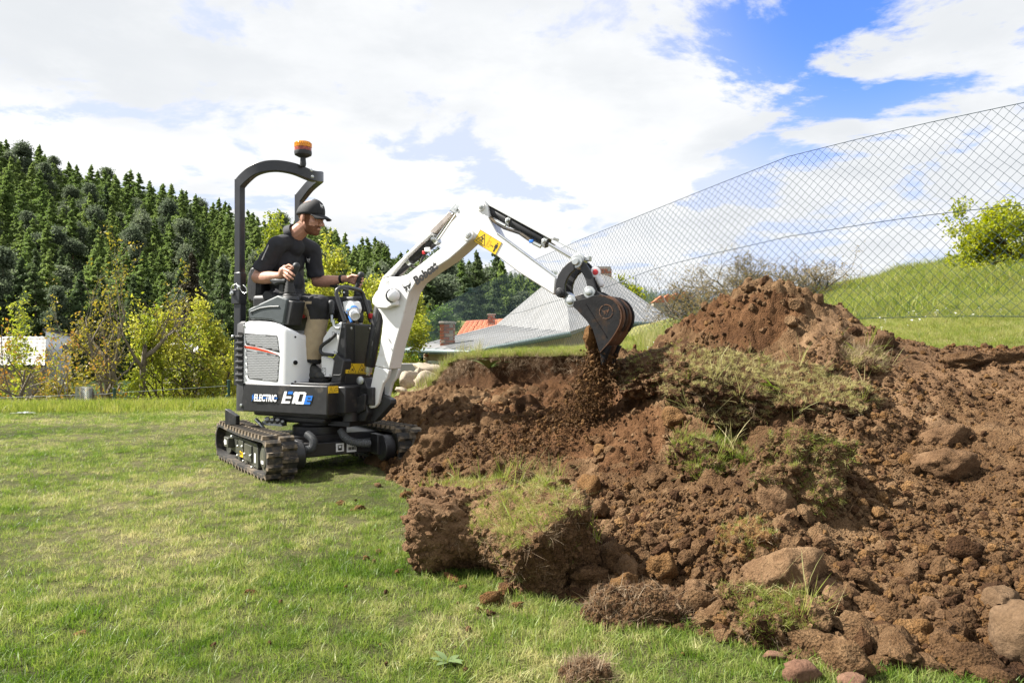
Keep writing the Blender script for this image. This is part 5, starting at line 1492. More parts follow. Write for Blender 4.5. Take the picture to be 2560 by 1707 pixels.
    for x, y, z in prof: vs.append((x + (cx - x) * 0.07, y + (cy - y) * 0.14, z))
    fs = [tuple(range(n - 1, -1, -1)), tuple(3 * n + k for k in range(n))]
    for rr in range(3):
        for k in range(n):
            j = (k + 1) % n
            fs.append((rr * n + k, rr * n + j, rr * n + n + j, rr * n + n + k))
    m.add(vs, fs)
    wp = m.build('battery_cover', PANEL, DIG, smooth=42)
    # grilles: honeycomb plates over dark backing
    def grille(poly, nm):
        P = [L(*E_(*p), vv) for p in poly]
        MB().prism([p + Vector((0, -0.0008, 0)) for p in P], (0, -0.001, 0)).build('grille_backing', lou, wp)
        # clip hexagon lattice to polygon
        us = [p.x for p in P]; zs = [p.z for p in P]
        def inside(x, z, mrg=0.0):
            for i in range(len(P)):
                a, b = P[i], P[(i + 1) % len(P)]
                cr = (b.x - a.x) * (z - a.z) - (b.z - a.z) * (x - a.x)
                if cr * sgn < mrg * math.hypot(b.x - a.x, b.z - a.z): return False
            return True
        ar = sum(P[i].x * P[(i + 1) % len(P)].z - P[(i + 1) % len(P)].x * P[i].z for i in range(len(P))); sgn = 1 if ar > 0 else -1
        g = MB(); px_, pz_ = 0.0125, 0.0125
        hole = 0.0044
        y = -vv - 0.0022
        i = 0; z = min(zs)
        while z < max(zs):
            x = min(us) + (px_ / 2 if i % 2 else 0)
            while x < max(us):
                if inside(x, z, 0.004):
                    # one cell of sheet with a slot-shaped hole: ring of 6 quads
                    o = [(x + px_ / 2 * a, z + pz_ / 2 * b) for a, b in ((-1, -1), (0, -1), (1, -1), (1, 1), (0, 1), (-1, 1))]
                    h_ = [(x + hole * a * 1.05, z + hole * 0.80 * b) for a, b in ((-.8, -.7), (0, -1), (.8, -.7), (.8, .7), (0, 1), (-.8, .7))]
                    g.add([(a, y, b) for a, b in o] + [(a, y, b) for a, b in h_], [(k, (k + 1) % 6, 6 + (k + 1) % 6, 6 + k) for k in range(6)])
                x += px_
            z += pz_ * 1.0; i += 1
        gm = g.build(nm, M('grille_grey', (0.42, 0.43, 0.44), 0.45, 0.2, 0.05), wp)
        gm['kind'] = 'stuff'
    grille([(272, 800), (690, 828), (702, 850), (726, 1052), (480, 985), (290, 950)], 'grille')
    grille([(290, 1015), (500, 1050), (728, 1098), (705, 1420), (690, 1435), (330, 1395), (312, 1375)], 'grille')
    decal('red_stripe', [E_(*p) for p in ((268, 962), (400, 980), (560, 1022), (712, 1080), (560, 1048), (400, 1012), (268, 990))], vv + 0.0005, ORED, wp, 0.003)
    for p in ((265, 703),): q = L(*E_(*p), vv); MB().lathe([(0.009, 0), (0.009, .004), (0.004, .006)], q, (0, -1, 0), 10).build('panel_screw', GALV, wp, smooth=35)
    for x, y in ((902, 850), (938, 848), (900, 1425), (924, 1180)):
        px, py = E_(x, y); a = math.radians(58); q = Vector((uc + r * math.sin(a), -(vv - r + r * math.cos(a)), L(px, py, 0.27).z))
        rr = 0.024 if x == 924 else 0.007
        nrm = Vector((math.sin(a), -math.cos(a), 0))
        if rr > .02:
            MB().lathe([(rr, 0), (rr, .004), (rr * .8, .005)], q, nrm, 16).build('key_ring', PANEL, wp, smooth=35); MB().lathe([(rr * .72, 0), (rr * .7, .0062)], q, nrm, 16).build('socket_hole', lou, wp)
        else: MB().lathe([(rr, 0), (rr, .004), (.003, .006)], q, nrm, 10).build('panel_screw', BLKP, wp, smooth=35)
    # white bulkhead panel ahead of it, and seat base behind
    MB().prism([L(*E_(*p), 0.10) for p in ((912, 760), (1035, 770), (1035, 835), (1000, 850), (985, 1460), (930, 1460))], (0, 0.28, 0)).build('seat_box_panel', PANEL, DIG, bevel=0.006)
    decal('yellow_strip', [E_(*p) for p in ((972, 893), (1016, 893), (1000, 1050), (988, 1200), (978, 1200), (980, 1000))], 0.104, YEL, DIG)
    # floor
    p0, p1 = L(738, 957, 0.33), L(866, 961, 0.33)
    MB().box(((p0.x - 0.05 + 0.37) / 2, 0, zt + 0.006), (0.37 - p0.x + 0.05, 0.66, 0.014)).build('floor_plate', BLK, DIG, bevel=0.003)
    # writing on the skirt
    lettering('name_lettering', 'ELECTRIC', (635.5, 1001.3), (693, 1003.2), 16.0, v + 0.004, WINK, sk, 0.045, 0.16)
    bg_ = decal('lettering_backing', [(634, 983), (693, 984.5), (691, 1005.5), (632, 1003.5)], v + 0.001, INK, sk)
    decal('blue_dash', [(631, 991.5), (694, 993), (693, 997), (630, 995.5)], v + 0.0035, BLUE, sk, 0.0005)
    decal('lightning_mark', [(635.5, 983), (630, 991), (634.5, 991.5), (629, 1003.5), (638.5, 990.5), (633.5, 990)], v + 0.001, BLUE, sk, 0.004)
    k_ = lambda x, y: (600 + x / 5.6, 960 + y / 5.6)
    decal('model_letter', [k_(*p) for p in ((625, 102), (662, 100), (647, 168), (722, 172), (715, 203), (640, 200), (632, 238), (703, 240), (697, 270), (580, 268))], v + 0.001, WINK, sk, 0.003)
    decal('model_letter_bar', [k_(*p) for p in ((680, 102), (746, 103), (736, 142), (670, 141))], v + 0.001, BLUE, sk, 0.003)
    decal('model_digit', [k_(*p) for p in ((775, 106), (812, 108), (762, 272), (728, 271), (760, 150), (748, 150), (757, 120))], v + 0.001, WINK, sk, 0.003)
    m = MB(); 
    ro = [k_(*p) for p in ((828, 108), (915, 110), (936, 126), (895, 282), (790, 279), (773, 264), (808, 122))]; ri = [k_(*p) for p in ((846, 140), (896, 141), (896, 146), (868, 246), (818, 243), (816, 238), (842, 146))]
    vs = [L(*p, v) + Vector((0, -.004, 0)) for p in ro + ri]; n = 7
    m.add(vs, [(i, (i + 1) % n, n + (i + 1) % n, n + i) for i in range(n)]); m.build('model_digit', WINK, sk)
    decal('model_suffix', [k_(*p) for p in ((925, 160), (1022, 163), (1003, 232), (942, 229), (940, 248), (990, 251), (982, 284), (897, 281))], v + 0.001, BLUE, sk, 0.003)
    decal('suffix_gap', [k_(*p) for p in ((953, 190), (988, 191), (984, 206), (949, 205))], v + 0.0042, BLK, sk, 0.0006)
    decal('suffix_gap', [k_(*p) for p in ((946, 229), (1003, 232), (999, 247), (944, 245))], v + 0.0042, BLK, sk, 0.0006)
    return sk, wp, v, zt, zb
SKIRT, BATT, VS, ZT, ZB = build_upper()

def warn_label(P, mb_parent, nrm, kind, base):
    """yellow safety label: P = four corners (tl, tr, br, bl); pictograms in black"""
    tl, tr, br_, bl = [Vector(p) for p in P]; nrm = Vector(nrm).normalized()
    at = lambda s, t, o: tl + (tr - tl) * s + (bl - tl) * t + ((br_ - tr) - (bl - tl)) * (s * t) + nrm * o
    lab = MB().prism([at(0, 0, 0), at(1, 0, 0), at(1, 1, 0), at(0, 1, 0)], nrm * 0.0015).build('warning_label', YEL, mb_parent)
    m = MB()
    def line(pts, w, closed=True, o=0.0022):
        n = len(pts)
        for i in range(n if closed else n - 1):
            a, b = pts[i], pts[(i + 1) % n]
            A, Bv = at(*a, o), at(*b, o); d = (Bv - A).normalized(); s = nrm.cross(d) * w / 2
            m.ngon([A - s - d * w * .4, Bv - s + d * w * .4, Bv + s + d * w * .4, A + s - d * w * .4])
    W_ = (tr - tl).length
    tri = lambda cx, hw: [(cx, .12), (cx + hw, .88), (cx - hw, .88)]
    line([(0.006, .012), (.994, .012), (.994, .988), (.006, .988)], W_ * .010)
    if kind == 'reach':
        line([(.40, .10), (.46, .90), (.04, .86)] if False else [(.25, .14), (.45, .86), (.05, .86)], W_ * .022)
        line([(.5, 0.02), (.5, .98)], W_ * .008, False)
        line([(.20, .50), (.29, .46), (.25, .62), (.31, .70)], W_ * .03, False); line([(.25, .58), (.19, .72)], W_ * .022, False); line([(.20, .40), (.26, .42)], W_ * .03, False)
        line([(.54, .35), (.62, .35), (.62, .80), (.54, .80)], W_ * .008)
        line([(.66, .58), (.76, .58)], W_ * .014, False); m.ngon([at(*p, .0022) for p in ((.645, .58), (.685, .51), (.685, .65))]); m.ngon([at(*p, .0022) for p in ((.775, .58), (.735, .65), (.735, .51))])
        m.ngon([at(.87 + .03 * math.cos(a), .22 + .055 * math.sin(a), .0022) for a in np.linspace(0, 6.28, 11)[:-1]])
        m.ngon([at(*p, .0022) for p in ((.82, .30), (.92, .30), (.935, .58), (.915, .58), (.905, .42), (.90, .88), (.875, .88), (.87, .62), (.865, .88), (.84, .88), (.835, .42), (.825, .58), (.805, .58))][::-1])
    elif kind == 'twin':
        for cx in (.24, .60):
            line(tri(cx, .15), W_ * .012)
            line([(cx - .05, .72), (cx + .03, .62), (cx + .06, .74)], W_ * .016, False); line([(cx - .03, .56), (cx + .05, .52)], W_ * .014, False); line([(cx, .56), (cx + .02, .72)], W_ * .014, False)
        line([(.80, 0.05), (.80, .95)], W_ * .006, False)
    else:
        line(tri(.26, .19), W_ * .018); line([(.27, .36), (.23, .56), (.29, .56), (.25, .78)], W_ * .022, False)
        line([(.5, 0.02), (.5, .98)], W_ * .008, False)
        line([(.56, .62), (.70, .34), (.93, .34)], W_ * .03, False); line([(.56, .70), (.93, .62)], W_ * .035, False)
    m.build('label_pictogram', INK, lab)
    return lab

def build_tower():
    uf = 0.378
    # front face outline
    P = [LU(863, 808, uf), LU(934, 811, uf), LU(930, 965, uf), LU(864, 961, uf)]
    m = MB(); m.prism(P, (-0.085, 0, 0))
    tw = m.build('control_tower', BLK, DIG, bevel=0.008)
    q = [LU(x, y, uf + 0.001) for x, y in ((886, 813), (920, 814), (916, 930), (886, 930))]
    MB().prism(q, (0.004, 0, 0)).build('tower_panel', BLK, tw, bevel=0.004)
    for x, y in ((877.5, 820.5), (924, 821.5)):
        MB().lathe([(0.010, 0), (0.010, .005), (.005, .007)], LU(x, y, uf), (1, 0, 0), 12).build('tower_bolt', GALV, tw, smooth=35)
    warn_label([LU(863.6, 907, uf + .004), LU(930, 908, uf + .004), LU(930, 936, uf + .004), LU(862.8, 934, uf + .004)], tw, (1, 0, 0), 'twin', BLK)
    decal('edge_sticker', [(914.5, 867), (918.5, 867), (917.5, 888), (914, 888)], 0.0, WINK, tw) if False else None
    # side plates of the tower, white, facing the operator's right
    vp = 0.175
    MB().prism([L(*Fq(*p), vp) for p in ((265, 655), (235, 830), (215, 945), (80, 945), (100, 800), (165, 705))], (0, 0.05, 0)).build('white_side_plate', PANEL, tw, bevel=0.004)
    MB().prism([L(*Fq(*p), vp) for p in ((82, 962), (195, 1002), (175, 1148), (85, 1145))], (0, 0.05, 0)).build('white_foot_plate', PANEL, tw, bevel=0.004)
    MB().prism([L(*Fq(*p), vp + 0.03) for p in ((215, 940), (285, 1005), (255, 1210), (165, 1195), (200, 1010), (180, 985))], (0, 0.09, 0)).build('foot_box', BLK, tw, bevel=0.006)
    MB().tube([L(*Fq(*p), vp + 0.045) for p in ((190, 1140), (192, 1132), (245, 1132), (258, 1126))], 0.005, 8).build('foot_box_handle', BLKP, tw, smooth=40)
    for p in ((235, 762), (203, 922), (225, 925), (163, 1130)): MB().lathe([(0.007, 0), (0.007, .004), (.003, .005)], L(*Fq(*p), vp), (0, -1, 0), 8).build('plate_screw', GALV, tw, smooth=35)
    m = MB(); 
    for a, b, c, d in ((92, 1066, 122, 1070), (92, 1066, 92, 1125), (122, 1070, 122, 1128), (92, 1125, 122, 1128), (98, 1085, 116, 1075), (100, 1112, 116, 1092)):
        m.tube([L(*Fq(a, b), vp + .001), L(*Fq(c, d), vp + .001)], .0014, 4)
    m.build('plate_pictogram', INK, tw)
    m = MB()
    for a, b, c, d in ((180, 748, 218, 750), (180, 748, 180, 792), (218, 750, 216, 795), (180, 792, 216, 795)): m.tube([L(*Fq(a, b), vp + .001), L(*Fq(c, d), vp + .001)], .0013, 4)
    m.build('plate_pictogram', INK, tw)
    # hook shaped grab handle
    MB().tube([L(*Fq(*p), vp + 0.03) for p in ((212, 765), (195, 785), (150, 825), (105, 855), (82, 878), (73, 905), (80, 932), (105, 946), (150, 950), (190, 955))], 0.0125, 10).build('grab_handle', BLKP, tw, smooth=40)
    MB().tube([L(*Fq(*p), vp + 0.02) for p in ((188, 640), (190, 670), (200, 700), (222, 716), (245, 716))], 0.010, 10).build('hydraulic_pipe', GALV, tw, smooth=40)
    # guard hoop above the tower
    hp = [(296, 655, .17), (262, 560, .17), (235, 470, .172), (217, 410, .172), (222, 375, .165), (245, 357, .15), (280, 350, .12), (340, 358, .06), (400, 369, -.06), (430, 380, -.12), (450, 405, -.15), (470, 460, -.165), (500, 570, -.17), (525, 662, -.17)]
    pts = []
    for x, y, vv in hp:
        p = L(*Fq(x, y), vv); pts.append(p)
    gh = MB().tube(pts, 0.0155, 12).build('guard_hoop', POST, DIG, smooth=40)
    for p in ((298, 480), (302, 560), (275, 395)): MB().lathe([(.007, 0), (.007, .006)], L(*Fq(*p), .185) + Vector((.01, 0, 0)), (1, -1, 0), 8).build('hoop_bolt', GALV, gh, smooth=35)
    # charging inlet: grey white box, blue ring, white plug
    v0 = 0.06
    ch = MB().prism([L(*Fq(*p), v0) for p in ((270, 478), (340, 470), (358, 478), (372, 540), (360, 580), (300, 585), (285, 560))], (0, 0.10, 0)).build('charging_inlet', PANEL, DIG, bevel=0.006)
    a, b = L(*Fq(345, 530), v0 + 0.0), L(*Fq(388, 612), v0 + 0.05)
    ax = (b - a)
    MB().lathe([(0.036, 0), (0.036, ax.length * 0.30), (0.043, ax.length * .31), (0.043, ax.length * .50), (0.034, ax.length * .52), (0.034, ax.length), (0.028, ax.length), (0.028, ax.length * .9)], a, ax, 20).build('plug', PANEL, ch, smooth=35)
    MB().lathe([(0.0445, ax.length * .31), (0.0455, ax.length * .34), (0.0455, ax.length * .47), (0.0445, ax.length * .50)], a, ax, 20).build('plug_ring', BLUE, ch, smooth=35)
    MB().tube([L(*Fq(325, 580), v0), L(*Fq(340, 625), v0 + .02), L(*Fq(352, 660), v0 + .03)], .010, 8).build('charging_cable', BLUE, ch, smooth=40)
    # levers between the knees
    for x0, y0, x1, y1, vv in ((178, 620, 172, 490, .12), (435, 655, 430, 600, -.1)):
        lv = MB().cap(L(*Fq(x1, y1), vv), L(*Fq(x1 + 4, (y0 + y1) / 2 + 20), vv), .024, .020).build('travel_lever', BLKP, DIG, smooth=50)
        MB().tube([L(*Fq(x1 + 2, (y0 + y1) / 2), vv), L(*Fq(x0, y0 + 40), vv)], .010, 8).build('lever_rod', GALV, lv, smooth=40)
    m = MB().box(L(876, 775, -.12), (.16, .12, .20)).build('dash_box', BLKP, DIG, bevel=.015)
    return tw
TOWER = build_tower()
warn_label([L(*B_(1005, 768), .30), L(*B_(1083, 765), .30), L(*B_(1084, 822), .30), L(*B_(1006, 826), .30)], SKIRT, (0, -1, 0), 'hand', BLK) if False else None

def bellows(name, base, top, rb, rt, n, parent):
    prof = []
    Lg = (top - base).length
    for i in range(n * 2 + 1):
        t = i / (n * 2); r = rb + (rt - rb) * t ** 0.7
        prof.append((r * (1.0 if i % 2 == 0 else 0.86), Lg * t))
    return MB().lathe(prof, base, top - base, 22).build(name, RUBK, parent, smooth=60)
RUBK = M('bellows_rubber', (0.018, 0.018, 0.018), 0.6, 0, 0.2, 40)
def build_cab():
    # right console
    vo = 0.345
    cs = MB().prism([L(*E_(*p), vo) for p in ((305, 490), (345, 466), (700, 300), (830, 352), (775, 693), (720, 678), (610, 632), (480, 622), (330, 620))], (0, 0.14, 0)).build('console', GREYP, DIG, bevel=0.014, seg=3)
    u_ = L(*E_(830, 352), vo).x
    cf = MB().prism([L(*E_(*p), vo - 0.01) for p in ((828, 365), (905, 380), (850, 690), (780, 686))], (0, 0.13, 0)).build('console_nose', BLKP, cs, bevel=0.008)
    MB().tube([L(*E_(*p), vo + .001) for p in ((350, 520), (480, 470), (600, 452), (720, 450))], .006, 6).build('console_crease', GREYP, cs, smooth=40)
    q = L(*E_(360, 535), vo); MB().lathe([(.008, 0), (.008, .004)], q, (0, -1, 0), 10).build('console_screw', BLKP, cs, smooth=35)
    c = L(*E_(1016, 557), 0.16)
    MB().box(c, (.055, .03, .052)).build('lock_lever_knob', REDP, cs, bevel=0.010)
    MB().tube([c, c + Vector((-.01, 0, .03)), c + Vector((-.04, 0.02, .075))], .006, 8).build('lock_lever', GALV, cs, smooth=40)
    # joystick, right
    b0, b1 = L(*E_(862, 345), 0.27), L(*E_(855, 110), 0.27)
    js = MB().lathe([(.070, 0), (.064, .02), (.05, .03)], b0 + Vector((0, 0, -.012)), (0, 0, 1), 20).build('joystick', BLKP, DIG, smooth=40)
    bellows('bellows', b0, b1, .062, .026, 6, js)
    g0, g1 = L(*D_(872, 1180), 0.27), L(*D_(945, 968), 0.27)
    d = (g1 - g0).normalized()
    MB().cap(g0, g0 + (g1 - g0) * .55, .019, .022).cap(g0 + (g1 - g0) * .5, g1, .022, .027).build('grip', BLKP, js, smooth=60)
    # joystick, left (far side)
    b0, b1 = L(*D_(1760, 1400), -0.27), L(*D_(1745, 1260), -0.27)
    jl = MB().lathe([(.064, 0), (.06, .02), (.05, .03)], b0 + Vector((0, 0, -.012)), (0, 0, 1), 20).build('joystick', BLKP, DIG, smooth=40)
    bellows('bellows', b0, b1, .050, .026, 5, jl)
    g0, g1 = L(*D_(1740, 1260), -0.27), L(*D_(1790, 1085), -0.27)
    MB().cap(g0, g0 + (g1 - g0) * .55, .020, .023).cap(g0 + (g1 - g0) * .5, g1, .023, .027).build('grip', BLKP, jl, smooth=60)
    cl = MB().prism([L(*D_(*p), -.22) for p in ((1560, 1360), (1800, 1400), (1830, 1560), (1640, 1560))], (0, .12, 0)).build('console', BLKP, DIG, bevel=.012)
    MB().box(L(927, 790, -.16), (.03, .03, .04)).build('lock_lever_knob', REDP, cl, bevel=.008)
    # armrests
    MB().prism([L(*D_(*p), .30) for p in ((575, 1140), (620, 1125), (800, 1130), (805, 1190), (700, 1200), (650, 1225), (600, 1180))], (0, .08, 0)).build('armrest', FABK, DIG, bevel=.012)
    MB().prism([L(*D_(*p), .28) for p in ((715, 1195), (775, 1195), (770, 1330), (715, 1330))], (0, .03, 0)).build('armrest_post', BLKP, DIG, bevel=.004)
    MB().prism([L(*D_(*p), -.22) for p in ((1378, 1215), (1590, 1215), (1590, 1240), (1480, 1250), (1460, 1280), (1440, 1250), (1378, 1245))], (0, .08, 0)).build('armrest', FABK, DIG, bevel=.008)
    MB().prism([L(*D_(*p), -.24) for p in ((1545, 1240), (1590, 1240), (1590, 1380), (1545, 1380))], (0, .04, 0)).build('armrest_post', BLKP, DIG, bevel=.004)
    # seat
    st = MB().prism([L(*D_(*p), .20) for p in ((300, 1060), (330, 985), (370, 965), (425, 965), (440, 1050), (450, 1250), (440, 1440), (330, 1450), (290, 1440), (280, 1200))], (0, .42, 0)).build('seat_back', FABK, DIG, bevel=.03, seg=3)
    MB().prism([L(*D_(*p), .205) for p in ((345, 1010), (395, 985), (415, 1060), (420, 1250), (410, 1420), (350, 1430), (335, 1200))], (0, .012, 0)).build('seat_piping', FABK, st, bevel=.005)
    a = L(*D_(330, 1400), .22); 
    MB().box((a.x + .25, 0, a.z - .03), (.46, .44, .12)).build('seat_cushion', FABK, DIG, bevel=.03, seg=3)
    MB().prism([L(*D_(*p), .24) for p in ((490, 1350), (530, 1290), (590, 1300), (640, 1360), (640, 1420), (520, 1420))], (0, .05, 0)).build('belt_buckle_cover', BLKP, DIG, bevel=.01)
    MB().box((a.x + .18, 0, (a.z - .09 + ZT) / 2), (.36, .46, a.z - .09 - ZT - .004)).build('seat_base', BLK, DIG, bevel=.01)
    # roll-over frame: one bent square bar from post to post
    vn = .345
    pL = L(580.5, 438, vn); pLb = L(591, 800, vn)
    uP = L(593, 600, vn).x
    sec = (.058, .050)
    topz = L(594, 447, vn).z - .03
    bars = []
    mk = lambda p: Vector(p)
    zc = topz
    apx = L(690, 416, .33); frz = L(803, 470, 0.0)
    path = [Vector((uP, -.32, zc))]
    th = [0, .12, .3, .5, .7, .9, 1.15, math.pi / 2]
    zz_ = [zc - .006, zc + .034, zc + .082, zc + .108, zc + .118, zc + .116, zc + .104, zc + .080]
    half = [(uP + .41 * math.sin(t), .32 * math.cos(t), z) for t, z in zip(th, zz_)]
    ctrl = half + [(x, -vv, z) for x, vv, z in reversed(half[:-1])]
    pts = [Vector((x, -vv, z)) for x, vv, z in ctrl]
    Q = []
    for i in range(len(pts) - 1):
        p0, p1, p2, p3 = pts[max(i - 1, 0)], pts[i], pts[i + 1], pts[min(i + 2, len(pts) - 1)]
        for k in range(6):
            t = k / 6; Q.append(0.5 * ((2 * p1) + (p2 - p0) * t + (2 * p0 - 5 * p1 + 4 * p2 - p3) * t * t + (3 * p1 - p0 - 3 * p2 + p3) * t ** 3))
    Q.append(pts[-1])
    m = MB(); vs = []
    hh, ww = .041, .026
    for i, p in enumerate(Q):
        t = (Q[min(i + 1, len(Q) - 1)] - Q[max(i - 1, 0)]).normalized()
        sd = Vector((0, 0, 1)).cross(t).normalized(); up = t.cross(sd)
        vs += [p + sd * ww + up * hh, p - sd * ww + up * hh, p - sd * ww - up * hh, p + sd * ww - up * hh]
    fs = []
    for i in range(len(Q) - 1):
        for k in range(4): k2 = (k + 1) % 4; fs.append((4 * i + k, 4 * i + k2, 4 * i + 4 + k2, 4 * i + 4 + k))
    fs += [(3, 2, 1, 0), tuple(4 * (len(Q) - 1) + k for k in range(4))]
    m.add(vs, fs)
    arch = m.build('roll_bar_arch', POST, DIG, bevel=.006)
    for sgn in (1, -1):
        yy = -.32 * sgn
        zb_ = ZT - .02; zj = L(594, 680, vn).z
        po = MB().box((uP, yy, (zc + zj) / 2 + .006), (.060, .052, zc - zj + .055)).build('roll_bar_post', POST, DIG, bevel=.006)
        MB().box((uP + .002, yy, (zj + zb_) / 2 - .002), (.066, .060, zj - zb_)).build('post_socket', POST, DIG, bevel=.006)
        zz = L(594, 735, vn).z
        MB().box((uP - .004, yy - .004 * sgn, zz - .02), (.085, .075, .11)).build('post_hinge', POST, DIG, bevel=.005)
        if sgn == 1:
            for p in ((200, 1248), (108, 1322)):
                q = L(*D_(*p), .365); MB().lathe([(.017, 0), (.017, .008), (.009, .010), (.009, .018)], q, (0, -1, 0), 14).build('hinge_pin', GALV, po, smooth=35)
            MB().tube([L(*D_(*p), .372) for p in ((108, 1322), (88, 1270), (110, 1225), (160, 1200), (200, 1248), (230, 1300), (265, 1325), (300, 1310), (290, 1250), (250, 1215))], .0032, 6).build('pin_lanyard', GALV, po, smooth=40)
    for x, y in ((778, 426), (781, 442)):
        q = L(x, y, .105); MB().lathe([(.011, 0), (.011, .006), (.006, .010)], q, (.8, -.5, 0), 10).build('arch_bolt', GALV, arch, smooth=35)
    # beacon
    AMB, N, Lk, Bs = new_mat('amber_lens')
    Bs.inputs['Base Color'].default_value = (0.90, 0.33, 0.012, 1); Bs.inputs['Roughness'].default_value = .12; Bs.inputs['Transmission Weight'].default_value = .15
    n_ = nz(N, Lk, 90, 3, .6, objco(N)); r_ = ramp(N, [(.3, (.75, .22, .006)), (.65, (1.0, .46, .03))]); Lk.new(n_.outputs['Fac'], r_.inputs[0]); Lk.new(r_.outputs[0], Bs.inputs['Base Color'])
    AMB2 = M('amber_dark', (.30, .060, .035), .25, 0, .5, 60)
    vb = .12
    k = lambda x, y: L(*A_(x, y), vb)
    base = k(962, 285); z = lambda y: k(962, y).z - base.z
    rr = (k(1043, 150) - k(882, 150)).length / 2 * .77
    bc = MB().lathe([(rr * .30, 0), (rr * .36, z(262)), (rr * .34, z(240)), (rr * .30, z(205)), (rr * .55, z(198)), (rr * .95, z(180)), (rr, z(160)), (rr * .98, z(143)), (rr * .5, z(140))], base, (0, 0, 1), 28).build('beacon', BLKP, DIG, smooth=35)
    MB().lathe([(rr * .97, z(142)), (rr * .95, z(112)), (rr * .5, z(111))], base, (0, 0, 1), 28).build('beacon_lower_lens', AMB2, bc, smooth=35)
    MB().lathe([(rr * .93, z(110)), (rr * .95, z(108)), (rr * .93, z(70)), (rr * .85, z(60)), (rr * .5, z(56))], base, (0, 0, 1), 28).build('beacon_lens', AMB, bc, smooth=35)
    rb = MB()
    for i in range(28):
        a = 2 * math.pi * i / 28; c_, s_ = math.cos(a) * rr * .945, math.sin(a) * rr * .945
        rb.box(base + Vector((c_, s_, z(90))), (.004, .004, z(70) - z(110)))
    rb.build('lens_ribs', AMB, bc)['kind'] = 'stuff'
build_cab()

# ---------------------------------------------------------------- boom, arm, bucket
def hyd(name, p0, p1, r, rod0, rod1, rr, parent, clamps=(), mat=BLK):
    """cylinder barrel p0-p1, rod rod0-rod1 (points in the digger's frame)"""
    b = MB().lathe([(r * .9, 0), (r, .006), (r, (p1 - p0).length - .006), (r * .9, (p1 - p0).length)], p0, p1 - p0, 20).build(name, mat, parent, smooth=35)
    MB().cyl(rod0, rod1, rr, 14).build('piston_rod', CHROME, b, smooth=35)
    ax = (p1 - p0).normalized(); Lg = (p1 - p0).length
    for t in clamps:
        c = MB().lathe([(r * 1.05, 0), (r * 1.16, .003), (r * 1.16, .027), (r * 1.05, .03)], p0 + ax * (Lg * t - .015), ax, 20).build('clamp', GALV, b, smooth=35)
        q = p0 + ax * (Lg * t) + Vector((0, -r * 1.16, 0)); MB().lathe([(.013, 0), (.013, .010), (.008, .014)], q, (0, -1, 0), 8).build('clamp_bolt', GALV, c, smooth=35)
    return b
VB = .072
